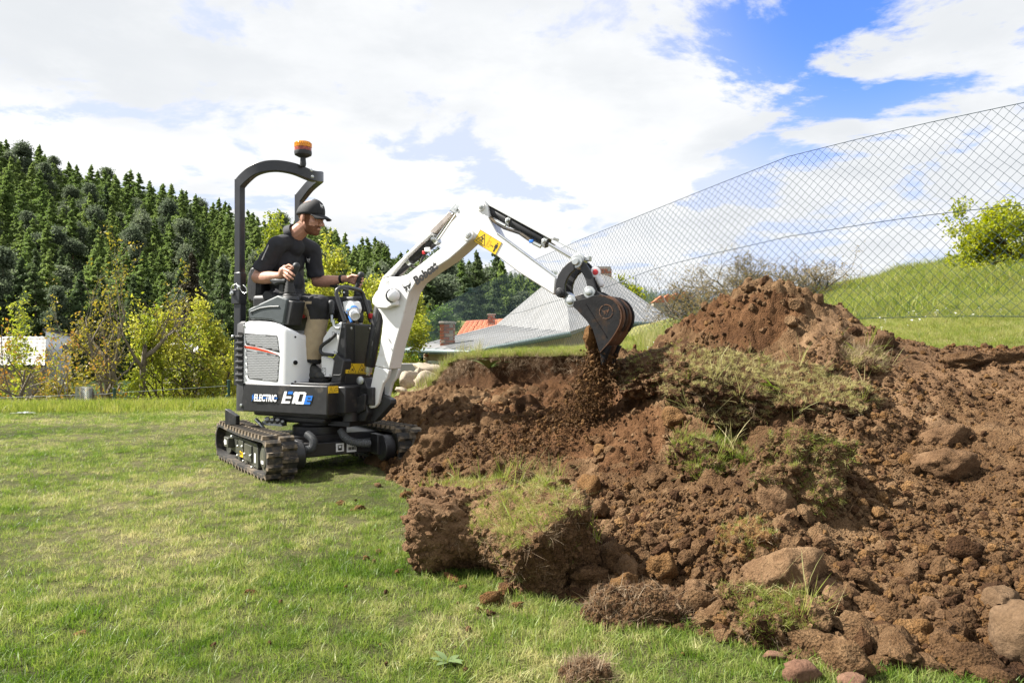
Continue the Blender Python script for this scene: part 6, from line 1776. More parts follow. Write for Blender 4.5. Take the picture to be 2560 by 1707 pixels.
def build_boom():
    up = [(937, 915), (948, 873), (954, 833), (957, 802), (953, 786), (940, 766), (937, 746), (943, 729), (945, 721), (953, 697.5), (976.5, 692), (999, 692), (1018, 686), (1040, 669), (1078.5, 638.5), (1123, 605), (1155, 584), (1163, 576), (1172, 573), (1182, 577), (1186, 586), (1185, 596),
          (1171, 605), (1148.7, 625.8), (1123, 648), (1078.5, 676.8), (1040, 705.5), (1024, 731), (1016, 756.5), (1008, 791.6), (997.5, 827.7), (986, 867), (973.7, 923)]
    bo = MB(); bo.prism([L(x, y, VB) for x, y in up], (0, 2 * VB, 0))
    boom = bo.build('boom', WHT, DIG, bevel=.007, seg=2)
    ear = [(937, 916), (973.7, 924), (968, 945.6), (957, 959.6), (950, 985), (945.6, 1007), (937, 1018.5), (926, 1021), (917.5, 1013), (916, 1004.5), (920, 982), (926, 968)]
    for v0 in (VB, -VB + .032):
        MB().prism([L(x, y, VB) + Vector((0, VB - v0, 0)) for x, y in ear], (0, .032, 0)).build('boom_ear', WHT, boom, bevel=.006)
    c = L(928, 1003, VB)
    MB().cyl(c + Vector((0, -.005, 0)), c + Vector((0, 2 * VB + .02, 0)), .024, 18).build('boom_foot_pin', GALV, boom, smooth=35)
    pin('pivot_pin', 1171, 586.5, VB, .044, boom, WHT, .022); pin('pivot_pin_cap', 1171, 586.5, VB + .012, .020, boom, GALV, .014)
    pin('boom_pin', *Fq(663, 303), VB, .020, boom, WHT, .010)
    # lamp housing on the flank
    hs = MB().prism([L(*Fq(*p), VB) for p in ((610, 385), (702, 350), (770, 358), (788, 515), (745, 520), (700, 545), (612, 540), (570, 495), (572, 450))], (0, -.050, 0)).build('lamp_housing', WHT, boom, bevel=.010)
    lm = M('lamp_glass', (.92, .93, .95), .08, 0, .02, 6, spec=.9)
    a = L(*Fq(735, 425), VB + .035)
    MB().lathe([(.044, 0), (.044, .03), (.036, .042), (.012, .050)], a + Vector((-.015, 0, 0)), (.75, -.65, 0), 24).build('work_lamp', lm, boom, smooth=60)
    MB().lathe([(.050, 0), (.050, .022), (.044, .024)], a + Vector((-.018, 0, 0)), (.75, -.65, 0), 24).build('lamp_ring', BLKP, boom, smooth=40)
    # guard plate over the arm cylinder
    gp = [Cq(165, 740), Cq(545, 372), Cq(560, 392), Cq(372, 568), Cq(236, 722)]
    MB().prism([L(*p, VB - .005) for p in gp], (0, 2 * VB - .01, 0)).build('cylinder_guard', WHT, boom, bevel=.004)
    # arm cylinder
    p0, p1 = L(*Cq(268, 700), 0), L(*Cq(606, 428), 0)
    ac = hyd('arm_cylinder', p0, p1, .036, p1, L(*Cq(757, 205), 0), .017, DIG, (.36, .97))
    MB().prism([L(*Cq(*p), .035) for p in ((548, 372), (695, 217), (722, 240), (586, 386))], (0, .07, 0)).build('rod_guard', M('guard_steel', (.42, .37, .33), .42, .5, .2, 20), ac, bevel=.003)
    MB().prism([L(*Cq(*p), .045) for p in ((696, 208), (742, 145), (805, 165), (806, 200), (800, 238), (765, 242), (752, 238))], (0, .09, 0)).build('rod_clevis', GALV, ac, bevel=.006)
    pin('clevis_pin', *Cq(762, 198), .046, .022, ac)
    hb = MB().box(L(*Cq(532, 515), .045), (.045, .025, .030)).build('hose_block', WHT, ac, bevel=.004); MB().box(L(*Cq(503, 538), .047), (.020, .026, .024)).build('red_cap', REDP, ac, bevel=.003)
    MB().tube([L(*Cq(*p), .04) for p in ((560, 500), (520, 540), (490, 580), (470, 640), (440, 660), (400, 640))], .010, 8).build('arm_hose', RUB, ac, smooth=40)
    # writing and emblem
    lettering('maker_lettering', 'Bobcat', Cq(447, 792), Cq(618, 656), 21.5, VB + .001, INK, boom, .05)
    o = L(*Cq(372, 806), VB); ex = (L(*Cq(404, 782), VB) - L(*Cq(335, 818), VB)) * .46; n_ = Vector((0, -1, 0)); ey = n_.cross(ex.normalized()) * ex.length * 1.25
    cat_emblem('wildcat_emblem', o, ex, ey, n_, INK, boom)
    # boom cylinder behind the mast
    b0, b1 = L(*Fq(604, 520), .0), L(*Fq(512, 1055), .0)
    bc = hyd('boom_cylinder', b1, b0, .041, b1, L(*Fq(494, 1130), 0), .020, DIG, ())
    MB().lathe([(.028, 0), (.030, .03), (.028, .06)], L(*Fq(498, 1105), 0), L(*Fq(504, 1068), 0) - L(*Fq(498, 1105), 0), 14).build('rod_collar', GALV, bc, smooth=35)
    MB().tube([L(*Fq(600, 560), .042), L(*Fq(560, 760), .042), L(*Fq(520, 980), .042)], .007, 8).build('pipe', BLKP, bc, smooth=40)
    # swing post
    sp = MB().prism([L(*Fq(*p), .10) for p in ((425, 1165), (465, 1155), (480, 1200), (505, 1262), (500, 1300), (485, 1400), (500, 1470), (470, 1545), (300, 1548), (285, 1400), (330, 1340), (430, 1290), (418, 1240))], (0, .20, 0)).build('swing_post', BLK, DIG, bevel=.010)
    MB().prism([L(*Fq(*p), .036) for p in ((470, 1300), (540, 1290), (640, 1320), (700, 1350), (705, 1390), (660, 1440), (560, 1548), (470, 1545))], (0, .072, 0)).build('swing_post_tongue', BLK, sp, bevel=.006)
    MB().prism([L(*Fq(*p), .125) for p in ((288, 1380), (470, 1295), (478, 1310), (470, 1440), (380, 1490), (285, 1480))], (0, .02, 0)).build('swing_post_web', BLK, sp, bevel=.006)
    p = L(*Fq(340, 1415), .13); MB().lathe([(.055, -.10), (.055, -.005), (.050, 0), (.02, .002)], p, (0, 0, 1), 20).build('swing_pin', BLK, sp, smooth=35)
    MB().lathe([(.010, 0), (.010, .006)], p + Vector((0, -.055, -.003)), (0, -.7, .7), 8).build('swing_pin_bolt', GALV, sp, smooth=35)
    pin('lift_pin', *Fq(433, 1178), .11, .030, sp, GALV, .012, False)
    MB().cyl(L(*Fq(150, 1455), .17), L(*Fq(300, 1460), .15), .022, 14).lathe([(.032, 0), (.034, .03), (.03, .06)], L(*Fq(255, 1460), .155), (1, 0, 0), 14).build('swing_cylinder', BLK, sp, smooth=35)
    MB().cyl(L(*Fq(205, 1460), .18), L(*Fq(245, 1460), .165), .0235, 14).build('swing_rod', CHROME, sp, smooth=35)
    MB().cyl(L(*Fq(590, 1368), .05), L(*Fq(650, 1345), -.02), .020, 12).build('grease_pipe', CHROME, sp, smooth=35)
    # dark body under the floor ahead of the skirt
    MB().box((.40, 0, (ZT + ZB) / 2), (.10, .52, ZT - ZB - .02)).box((.50, 0, (ZT + ZB) / 2 + .02), (.14, .20, ZT - ZB - .08)).build('nose_frame', BLK, DIG, bevel=.008)
    wl = [LU(*B_(x, y), .452) for x, y in ((1005, 769), (1083, 765), (1084, 822), (1006, 826))]
    warn_label(wl, SKIRT, (1, 0, 0), 'hand', BLK)
    return boom
BOOM = build_boom()
VA = .060
def build_arm():
    out = [(1139, 538), (1148, 514), (1156, 511.5), (1177, 509.4), (1193, 508), (1203, 499), (1211, 501), (1218, 514), (1222, 543), (1231.6, 562), (1244, 587.5), (1389, 696), (1386, 734), (1384, 737), (1295, 680), (1238, 637), (1196, 612), (1187, 602), (1184, 590), (1176, 577), (1161.4, 572), (1152, 556)]
    arm = MB().prism([L(x, y, VA) for x, y in out], (0, 2 * VA, 0)).build('arm', WHT, DIG, bevel=.007)
    pin('cylinder_pin', *Cq(948, 178), VA, .030, arm, WHT, .016); pin('cylinder_pin_cap', *Cq(948, 178), VA + .010, .016, arm, GALV, .012)
    lab = [(1201, 574), (1255, 607), (1238.6, 637.6), (1184.4, 603.5)]
    warn_label([L(x, y, VA + .0012) for x, y in lab], arm, (0, -1, 0), 'reach', YEL)
    MB().tube([L(x, y, VA - .002) for x, y in ((1243, 583), (1300, 626), (1391, 693))], .005, 6).build('top_flange', GALV, arm, smooth=40)
    # bucket cylinder and its guard plate
    p0, p1 = L(*Cq(1000, 190), 0), L(*Cq(1480, 466), 0)
    bc = hyd('bucket_cylinder', p0, p1, .034, p1, L(*Cq(1690, 592), 0), .016, DIG, (.38, .96))
    MB().prism([L(*Cq(*p), .045) for p in ((955, 128), (968, 98), (990, 112), (1522, 418), (1518, 436), (1490, 432), (1000, 165), (985, 168))], (0, .09, 0)).build('cylinder_guard', M('guard_white', (.70, .71, .72), .35, .2, .05, 20), bc, bevel=.003)
    MB().tube([L(*Cq(*p), .05) for p in ((1020, 262), (1060, 300), (1130, 345), (1250, 385), (1330, 440), (1375, 470), (1415, 490))], .0105, 8).build('bucket_hose', RUB, bc, smooth=40)
    MB().tube([L(*Cq(*p), .045) for p in ((1015, 265), (1080, 300), (1140, 330))], .009, 8).build('steel_pipe', GALV, bc, smooth=40)
    MB().box(L(*Cq(1345, 450), .052), (.03, .02, .02)).build('blue_cap', BLUE, bc, bevel=.003)
    MB().cyl(L(*Cq(1360, 462), .05), L(*Cq(1418, 492), .05), .012, 10).build('hose_end', GALV, bc, smooth=35)
    # rod eye
    MB().prism([L(*H_(*p), .040) for p in ((330, 205), (385, 140), (468, 185), (450, 270), (420, 330), (370, 338), (325, 300))], (0, .08, 0)).build('rod_eye', GALV, bc, bevel=.008)
    pin('link_pin', *H_(378, 252), .048, .042, bc, GALV, .030)
    MB().cyl(L(1280 - 0, 620, .0), L(1283, 622, 0), .01).build('spacer', GALV, bc) if False else None
    MB().tube([L(*Cq(1500, 425), .03), L(*Cq(1600, 480), .03), L(*Cq(1700, 532), .03)], .003, 6).build('guide_wire', GALV, bc, smooth=40)
    # curved link levers
    lf = [(335, 225), (270, 262), (205, 330), (158, 410), (132, 500), (128, 560), (140, 625), (165, 660), (205, 668), (235, 650), (246, 610), (238, 560), (242, 510), (262, 450), (300, 390), (350, 345)]
    rt = [(440, 235), (485, 275), (525, 335), (560, 430), (582, 510), (600, 580), (560, 620), (505, 590), (494, 530), (482, 470), (455, 410), (415, 350)]
    for v0 in (.075, -.050):
        MB().prism([L(*H_(*p), .075) + Vector((0, .075 - v0, 0)) for p in lf], (0, .024, 0)).build('link_lever', BLK, DIG, bevel=.004)
        MB().prism([L(*H_(*p), .050) + Vector((0, .050 - (v0 * .66), 0)) for p in rt], (0, .022, 0)).build('bucket_link', BLK, DIG, bevel=.004)
    pin('lever_pin', *H_(185, 606), .076, .030, DIG, BLK, .014)
    MB().prism([L(*H_(*p), .04) for p in ((215, 670), (250, 590), (330, 650), (300, 690), (262, 705))], (0, .08, 0)).build('arm_end', GALV, DIG, bevel=.004)
    # bucket
    VK = .128
    sp_ = [(330, 765), (345, 702), (480, 672), (560, 642), (640, 632), (720, 650), (800, 690), (850, 740), (885, 820), (890, 900), (870, 980), (820, 1075), (740, 1190), (640, 1300), (620, 1230), (592, 1130), (560, 1030), (490, 930), (425, 860), (375, 805)]
    shell = sp_[4:14]
    bk = MB()
    for v0 in (VK, -VK + .012): bk.prism([L(*H_(*p), VK) + Vector((0, VK - v0, 0)) for p in sp_], (0, .012, 0))
    bucket = bk.build('bucket', STEEL, DIG, bevel=.003)
    S0 = [L(*H_(*p), VK) for p in shell]
    # smoother curve through the shell points
    Q = []
    for i in range(len(S0) - 1):
        p0, p1_, p2, p3 = S0[max(i - 1, 0)], S0[i], S0[i + 1], S0[min(i + 2, len(S0) - 1)]
        for k in range(5):
            t = k / 5; Q.append(0.5 * ((2 * p1_) + (p2 - p0) * t + (2 * p0 - 5 * p1_ + 4 * p2 - p3) * t * t + (3 * p1_ - p0 - 3 * p2 + p3) * t ** 3))
    Q.append(S0[-1])
    cen = sum(Q, Vector()) / len(Q)
    def strip(y0, y1, h, nm, mat, rng=None):
        q = Q if rng is None else Q[rng[0]:rng[1]]
        vs, fs = [], []
        for i, p in enumerate(q):
            d = Vector((p.x - cen.x, 0, p.z - cen.z)).normalized()
            a = p + d * h; b = p - d * .010
            vs += [(a.x, y0, a.z), (a.x, y1, a.z), (b.x, y1, b.z), (b.x, y0, b.z)]
        for i in range(len(q) - 1):
            for k in range(4): k2 = (k + 1) % 4; fs.append((4 * i + k, 4 * i + k2, 4 * i + 4 + k2, 4 * i + 4 + k))
        fs += [(3, 2, 1, 0), tuple(4 * (len(q) - 1) + k for k in range(4))]
        return MB().add(vs, fs).build(nm, mat, bucket, smooth=40)
    strip(-VK, VK, .002, 'bucket_shell', RUST)
    for k in range(4):
        y0 = -VK + .012 + .068 * k; strip(y0, y0 + .030, .010, 'wear_rib', STEEL if k % 2 else RUST, (6, 34))
    for k in range(3):
        c = L(*H_(665, 1275), VK); y = -VK + .035 + .095 * k
        a, b = L(*H_(690, 1210), VK), L(*H_(655, 1440), VK)
        d = (b - a).normalized(); s = Vector((-d.z, 0, d.x))
        t = MB(); w = .026
        t.add([(a.x + s.x * .035, y - w, a.z + s.z * .035), (a.x - s.x * .03, y - w, a.z - s.z * .03), (b.x - s.x * .006, y - w * .7, b.z - s.z * .006), (b.x + s.x * .006, y - w * .7, b.z + s.z * .006),
               (a.x + s.x * .035, y + w, a.z + s.z * .035), (a.x - s.x * .03, y + w, a.z - s.z * .03), (b.x - s.x * .006, y + w * .7, b.z - s.z * .006), (b.x + s.x * .006, y + w * .7, b.z + s.z * .006)],
              [(0, 1, 2, 3), (7, 6, 5, 4), (0, 4, 5, 1), (1, 5, 6, 2), (2, 6, 7, 3), (3, 7, 4, 0)])
        t.build('bucket_tooth', STEEL if k != 1 else RUST, bucket, bevel=.003)
    for v0 in (.055, -.070):
        MB().prism([L(*H_(*p), .055) + Vector((0, .055 - v0, 0)) for p in ((262, 720), (300, 660), (345, 650), (490, 600), (545, 575), (610, 590), (720, 650), (640, 640), (480, 680), (345, 710), (320, 760))], (0, .018, 0)).build('bucket_ear', BLK, bucket, bevel=.003)
    pin('bucket_pin', *H_(527, 604), .060, .038, bucket, GALV, .026); pin('bucket_pin', *H_(311, 706), .060, .038, bucket, GALV, .026)
    # cast emblem, rusted
    o = L(*H_(715, 825), VK); rr = .045
    ring = MB(); n = 30
    for i in range(n):
        if i % 10 == 9: continue
        a0, a1 = 2 * math.pi * i / n, 2 * math.pi * (i + 1) / n
        f = lambda a, r: o + Vector((math.cos(a) * r, -.0016, math.sin(a) * r))
        ring.ngon([f(a0, rr), f(a1, rr), f(a1, rr * .86), f(a0, rr * .86)])
    ring.build('emblem_ring', RUST, bucket)
    cat_emblem('wildcat_emblem', o + Vector((0, 0, .002)), Vector((.024, 0, .006)), Vector((-.006, 0, .026)), (0, -1, 0), RUST, bucket)
    MB().tube([L(*H_(480, 740), VK + .001), L(*H_(580, 900), VK + .001), L(*H_(715, 1110), VK + .001)], .004, 6).build('side_crease', STEEL, bucket, smooth=40)
    # lifting shackle on the link
    c = L(*H_(592, 378), .0); 
    sh = MB().lathe([(.034, 0), (.036, .012), (.03, .02)], c, (.35, -1, .1), 18).cap(c + Vector((.01, 0, -.02)), L(*H_(660, 512), .0), .020, .020).build('shackle', M('shackle_white', (.72, .72, .74), .4), DIG, smooth=50)
    MB().lathe([(.018, .018), (.018, .024), (.01, .026)], c, (.35, -1, .1), 14).build('shackle_cap', REDP, sh, smooth=40)
    MB().box(L(*H_(510, 215), .0), (.03, .05, .03)).build('link_stop', GALV, DIG, bevel=.003)
    # earth still clinging inside the mouth
    v, f = ICO3; p = v * (1 + .25 * fbm(v[:, 0] * 2, v[:, 1] * 2, v[:, 2] * 2, seed=91, o=4))[:, None] * np.array([.05, .11, .10]); c = L(*H_(585, 1130), 0)
    o = link_mesh('soil_load', np_mesh('soil_load', p + np.array(c), f), SOIL_ORANGE, DIG)
build_arm()
for o in DIG.children:
    if abs(o.rotation_euler.z - TRK) < 1e-6 and o.name.split('.')[0] not in ('crossbeam',):
        o.location = (-0.085 * math.cos(TRK), -0.085 * math.sin(TRK), 0)
# ================================================================== the driver
SKIN = M('skin', (0.50, 0.265, 0.185), 0.48, 0, 0.16, 45, 0.05, 200)
BEARD = M('beard', (0.155, 0.062, 0.028), 0.8, 0, 0.4, 160, 0.5, 300)
HAIRM = M('short_hair', (0.21, 0.115, 0.07), 0.8, 0, 0.3, 120, 0.4, 300)
SHIRT = M('polo_black', (0.019, 0.020, 0.026), 0.80, 0, 0.25, 30, 0.35, 60)
KHAKI = M('trouser_khaki', (0.40, 0.315, 0.205), 0.85, 0, 0.10, 22, 0.4, 70)
TBLK = M('trouser_black', (0.018, 0.018, 0.020), 0.85, 0, 0.2, 30, 0.4, 70)
CAPM = M('cap_black', (0.013, 0.013, 0.015), 0.75, 0, 0.2, 40, 0.2, 300)
BOOT = M('boot_leather', (0.036, 0.036, 0.034), 0.62, 0, 0.35, 30, 0.4, 120, (0.13, 0.11, 0.08), 14, (0.5, 0.72))
SOLE = M('boot_sole', (0.018, 0.017, 0.016), 0.8, 0, 0.2)

PER = empty('person', (DC.x, DC.y, 0), HEAD)
tag(PER, 'bearded man in black cap and polo shirt sitting at the digger controls', 'person')

def remesh(mb, voxel, smooth=6, fac=0.5):
    me = mb.mesh('tmp'); o = bpy.data.objects.new('tmp', me); COL.objects.link(o)
    r = o.modifiers.new('r', 'REMESH'); r.mode = 'VOXEL'; r.voxel_size = voxel; r.use_smooth_shade = True
    if smooth:
        s = o.modifiers.new('s', 'SMOOTH'); s.iterations = smooth; s.factor = fac
    bpy.context.view_layer.update()
    out = bpy.data.meshes.new_from_object(o.evaluated_get(bpy.context.evaluated_depsgraph_get()))
    bpy.data.objects.remove(o); bpy.data.meshes.remove(me)
    out.polygons.foreach_set('use_smooth', [True] * len(out.polygons))
    return out
from mathutils.bvhtree import BVHTree
CAM_L = Matrix.Translation((DC.x, DC.y, 0)) @ Matrix.Rotation(HEAD, 4, 'Z')
CAM_L = CAM_L.inverted()
def sight(px, py, me):
    bvh = BVHTree.FromPolygons([v.co for v in me.vertices], [p.vertices for p in me.polygons])
    o = CAM_L @ Vector((0, 0, CAM_H)); q = CAM_L @ Vector(W(px, py, 5.0))
    h = bvh.ray_cast(o, (q - o).normalized())
    return (h[0], h[1]) if h[0] is not None else (L(px, py, .1), Vector((0, -1, 0)))

def build_person():
    Hc = L(776, 546, 0.0)
    RH = Matrix.Rotation(math.radians(2), 3, 'Z') @ Matrix.Rotation(math.radians(13), 3, 'Y')      # faces forward, looks down
    h = lambda x, y, z: Hc + RH @ Vector((x, y, z))
    sk = MB()
    el = lambda c, r, R=None: sk.ell(h(*c), r, RH if R is None else RH @ R, 20, 14)
    el((-.008, 0, .035), (.100, .077, .100)); el((.022, 0, -.035), (.074, .064, .088)); el((.050, 0, -.070), (.050, .048, .048)); el((.070, 0, -.098), (.030, .034, .026))
    el((.070, 0, .030), (.035, .060, .030)); el((.055, .034, -.022), (.034, .026, .030)); el((.055, -.034, -.022), (.034, .026, .030))
    sk.cap(h(.092, 0, .018), h(.124, 0, -.030), .011, .0155); el((.112, .011, -.034), (.010, .008, .008)); el((.112, -.011, -.034), (.010, .008, .008))
    el((.096, 0, -.063), (.014, .026, .006)); el((.093, 0, -.074), (.014, .022, .007))
    for s in (1, -1):
        R = Matrix.Rotation(math.radians(-12), 3, 'Y') @ Matrix.Rotation(math.radians(22 * s), 3, 'Z')
        el((-.012, .080 * s, -.004), (.023, .009, .036), R); el((-.008, .076 * s, -.034), (.012, .008, .014), R)
    nb = L(733, 592, 0.0)
    sk.cap(h(-.025, 0, -.055), nb, .058, .066); sk.cap(nb, nb + Vector((-.012, 0, -.09)), .066, .07)
    sr, sl = L(692, 614, .185), L(782, 628, -.185)
    er, wr = L(643, 694, .235), L(703, 689, .280)
    e2, w2 = L(792, 704, -.235), L(860, 697, -.272)
    def limb(a, b, r0, rm, r1, bulge=(0, 0, 0)):
        a, b = Vector(a), Vector(b); n = 7; pts = []; rs = []
        for i in range(n):
            t = i / (n - 1); pts.append(a.lerp(b, t) + Vector(bulge) * math.sin(math.pi * t)); rs.append((r0 * (1 - t) + r1 * t) + (rm - (r0 + r1) / 2) * math.sin(math.pi * min(1, t * 1.15)))
        sk.tube(pts, rs, 14); sk.ell(a, (r0,) * 3); sk.ell(b, (r1,) * 3)
    sk.cap(nb + Vector((-.015, 0, -.05)), sr + Vector((-.01, 0, -.01)), .05, .045); sk.cap(nb + Vector((-.015, 0, -.05)), sl + Vector((-.01, 0, -.01)), .05, .045)
    limb(sr, er, .055, .052, .043); limb(er, wr, .044, .047, .028, (0, 0, -.006))
    limb(sl, e2, .055, .052, .043); limb(e2, w2, .044, .047, .028, (0, 0, -.006))
    # hands: palm, four unequal fingers bent round the lever, thumb from the side of the palm
    def finger(pts, r0, r1):
        P = [L(*D_(x, y), v) for x, y, v in pts]
        for i in range(len(P) - 1):
            t0, t1 = i / (len(P) - 1), (i + 1) / (len(P) - 1)
            sk.cap(P[i], P[i + 1], r0 + (r1 - r0) * t0, r0 + (r1 - r0) * t1, 10, 3)
    k1, k2 = L(*D_(792, 985), .285), L(*D_(768, 1068), .285)
    sk.cap(wr, L(*D_(772, 1030), .284), .027, .030)
    sk.cap(wr.lerp(k1, .4), k1, .022, .017); sk.cap(wr.lerp(k2, .4), k2, .022, .015)
    finger([(795, 985, .288), (850, 955, .300), (897, 985, .300), (900, 1005, .292)], .0115, .0085)
    finger([(785, 1010, .292), (850, 1035, .312), (900, 1078, .312), (918, 1092, .302)], .0120, .0088)
    finger([(778, 1038, .292), (832, 1082, .312), (880, 1122, .310), (898, 1136, .300)], .0115, .0085)
    finger([(768, 1066, .290), (805, 1108, .306), (842, 1142, .304), (852, 1154, .296)], .0100, .0078)
    finger([(765, 1010, .270), (820, 1000, .248), (880, 1010, .240)], .0135, .0105)
    q1 = L(*D_(1690, 1140), -.275)
    sk.cap(w2, q1, .027, .029); sk.cap(w2.lerp(q1, .4), L(*D_(1700, 1180), -.275), .024, .020)
    finger([(1715, 1100, -.292), (1775, 1110, -.305), (1812, 1120, -.285), (1808, 1130, -.262)], .0115, .0085)
    finger([(1715, 1135, -.292), (1780, 1155, -.305), (1815, 1160, -.280), (1800, 1170, -.258)], .0120, .0088)
    finger([(1712, 1165, -.292), (1770, 1195, -.305), (1800, 1205, -.280), (1785, 1212, -.258)], .0115, .0085)
    finger([(1705, 1190, -.290), (1755, 1225, -.300), (1780, 1238, -.278), (1768, 1245, -.260)], .0100, .0078)
    finger([(1620, 1125, -.255), (1680, 1090, -.238), (1740, 1100, -.236)], .0135, .0105)
    me = remesh(sk, .0040, 3, .5)
    for m in (SKIN, BEARD, HAIRM): me.materials.append(m)
    RHi = RH.inverted(); mi = []
    for p in me.polygons:
        q = RHi @ (p.center - Hc)
        k = 0
        if -.14 < q.z < .05 and q.x > -.035 and abs(q.y) < .075 + .01 * 0:
            beard = q.z < -.050 and q.x > -.012 - (q.z + .05) * .2 and (q.z > -.128) and q.x > -.01 + max(0, (-q.z - .095)) * 1.2
            side = q.x < .045 and q.x > .004 and abs(q.y) > .030 and q.z < .030 and q.z > -.08
            must = q.x > .080 and -.060 < q.z < -.044 and abs(q.y) < .034
            lip = q.x > .096 and -.075 < q.z < -.061 and abs(q.y) < .019
            cheek = q.x > .040 and q.z > -.052 - .0 and not must
            if (beard or side or must) and not lip and not (cheek and not side): k = 1
        if q.x < -.035 and q.z > -.060 and q.z < .08 and abs(q.y) < .079 and q.x > -.2 : k = 2
        if k == 2 and q.x > -.035 - .0: k = 0
        mi.append(k)
    me.polygons.foreach_set('material_index', mi)
    link_mesh('body', me, None, PER)
    # eyes and brows
    ew = M('eye_white', (.70, .66, .62), .3); ed = M('eye_dark', (.03, .025, .02), .2)
    for s in (1, -1):
        MB().ell(h(.088, .031 * s, .006), (.010, .013, .0065), RH).build('eye', ew, PER, smooth=60)
        MB().ell(h(.0955, .030 * s, .005), (.004, .0055, .0055), RH).build('iris', ed, PER, smooth=60)
        MB().cap(h(.099, .014 * s, .023), h(.090, .046 * s, .022), .005, .0035).build('eyebrow', BEARD, PER, smooth=60)
        MB().cap(h(.099, .018 * s, .0125), h(.089, .044 * s, .010), .004, .003).build('eyelid', SKIN, PER, smooth=60)
    # cap
    cp = MB(); nu, nv = 28, 9; vs = []; fs = []
    for i in range(nv + 1):
        th = math.pi / 2 * i / nv
        for k in range(nu):
            ph = 2 * math.pi * k / nu
            c, s = math.cos(ph), math.sin(ph)
            front = max(0, c)
            vs.append(h(-.006 + .110 * math.sin(th) ** .75 * c + .004 * front, .089 * math.sin(th) ** .75 * s, .034 - .030 * (1 - c) / 2 + .108 * math.cos(th) ** .95 * (1 + .06 * front)))
    for i in range(nv):
        for k in range(nu):
            k2 = (k + 1) % nu; fs.append((i * nu + k, (i + 1) * nu + k, (i + 1) * nu + k2, i * nu + k2))
    cp.add(vs, fs)
    cap = cp.build('cap', CAPM, PER, smooth=60)
    sd = cap.modifiers.new('t', 'SOLIDIFY'); sd.thickness = .004; sd.offset = 1
    b = MB(); vs = []; fs = []; n = 14; rows = 6
    for r in range(rows + 1):
        for k in range(n + 1):
            a = -1 + 2 * k / n
            ext = .085 * math.sqrt(max(0, 1 - (a * .96) ** 2)) ** .6
            x0 = .104 - .040 * a * a; t = r / rows
            vs.append(h(x0 + ext * t, .080 * a * (1 - .06 * t), .046 - .012 * t - .018 * a * a - .012 * t * t))
    for r in range(rows):
        for k in range(n): i = r * (n + 1) + k; fs.append((i, i + 1, i + n + 2, i + n + 1))
    b.add(vs, fs); br = b.build('cap_brim', CAPM, cap, smooth=60)
    sd = br.modifiers.new('t', 'SOLIDIFY'); sd.thickness = .007; sd.offset = -1
    MB().ell(h(-.004, 0, .141), (.008, .008, .004), RH).build('cap_button', CAPM, cap, smooth=60)
    o, n_ = sight(803, 515, cap.data); fwd = RH @ Vector((1, 0, 0))
    if n_.dot((CAM_L @ Vector((0, 0, CAM_H))) - o) < 0: n_ = -n_
    up = RH @ Vector((0, 0, 1)); ex = up.cross(n_).normalized(); ey = n_.cross(ex)
    cat_emblem('cap_emblem', o + n_ * .006, ex * .018, ey * .024, n_, WINK, cap)
    # polo shirt
    sh = MB()
    pel, wst, chs, upp = L(716, 742, 0), L(716, 705, 0), L(712, 652, 0), L(722, 612, 0)
    sh.ell(pel, (.125, .165, .10)); sh.ell(wst, (.118, .155, .12)); sh.ell(chs, (.122, .178, .14), Matrix.Rotation(math.radians(14), 3, 'Y')); sh.ell(upp, (.090, .165, .075), Matrix.Rotation(math.radians(18), 3, 'Y'))
    sh.cap(nb + Vector((-.012, 0, -.030)), sr + Vector((0, 0, .006)), .062, .066); sh.cap(nb + Vector((-.012, 0, -.030)), sl + Vector((0, 0, .006)), .062, .066)
    sh.cap(nb + Vector((-.006, 0, -.075)), nb + Vector((-.010, 0, -.022)), .090, .071)
    for s_, e_ in ((sr, er), (sl, e2)):
        d = e_ - s_
        sh.cap(s_, s_ + d * .60, .068, .066); sh.lathe([(.066, 0), (.072, .05), (.071, .06)], s_ + d * .60, d, 16)
    # soft folds
    me = remesh(sh, .0075, 5, .5)
    n = len(me.vertices); co = np.empty(n * 3, dtype=np.float32); me.vertices.foreach_get('co', co); co = co.reshape(-1, 3)
    no = np.empty(n * 3, dtype=np.float32); me.vertices.foreach_get('normal', no); no = no.reshape(-1, 3)
    f = .005 * fbm(co[:, 0] * 14 + co[:, 2] * 9, co[:, 1] * 8, co[:, 2] * 7 - co[:, 0] * 6, seed=61, o=2) + .0045 * np.abs(vnoise(co[:, 0] * 22 + co[:, 2] * 16, co[:, 1] * 10, co[:, 2] * 9, seed=62))
    co += no * f[:, None]; me.vertices.foreach_set('co', co.ravel()); me.update()
    so = link_mesh('polo_shirt', me, SHIRT, PER)
    # collar with open front
    cl = MB(); vs = []; fs = []; n = 22
    ax = (h(-.02, 0, -.06) - nb).normalized(); cc = nb + ax * .030 + Vector((.004, 0, .004)); e1 = (Vector((1, 0, 0)) - ax * ax.x).normalized(); e2_ = ax.cross(e1)
    for k in range(n + 1):
        a = math.radians(24) + (2 * math.pi - math.radians(48)) * k / n
        fr = math.cos(a)
        c_ = e1 * math.cos(a) * .076 + e2_ * math.sin(a) * .082
        drop = ax * (-.028 * max(0, fr))
        vs += [cc + c_ * .97 + drop + ax * .022, cc + c_ * 1.06 + drop + ax * .020, cc + c_ * 1.28 + drop * 1.5 - ax * (.030 + .018 * max(0, fr)), cc + c_ * 1.05 + drop - ax * .03]
    for k in range(n):
        for j in range(3): fs.append((4 * k + j, 4 * k + 4 + j, 4 * k + 5 + j, 4 * k + 1 + j))
    cl.add(vs, fs); co_ = cl.build('collar', SHIRT, so, smooth=50); sd = co_.modifiers.new('t', 'SOLIDIFY'); sd.thickness = .004
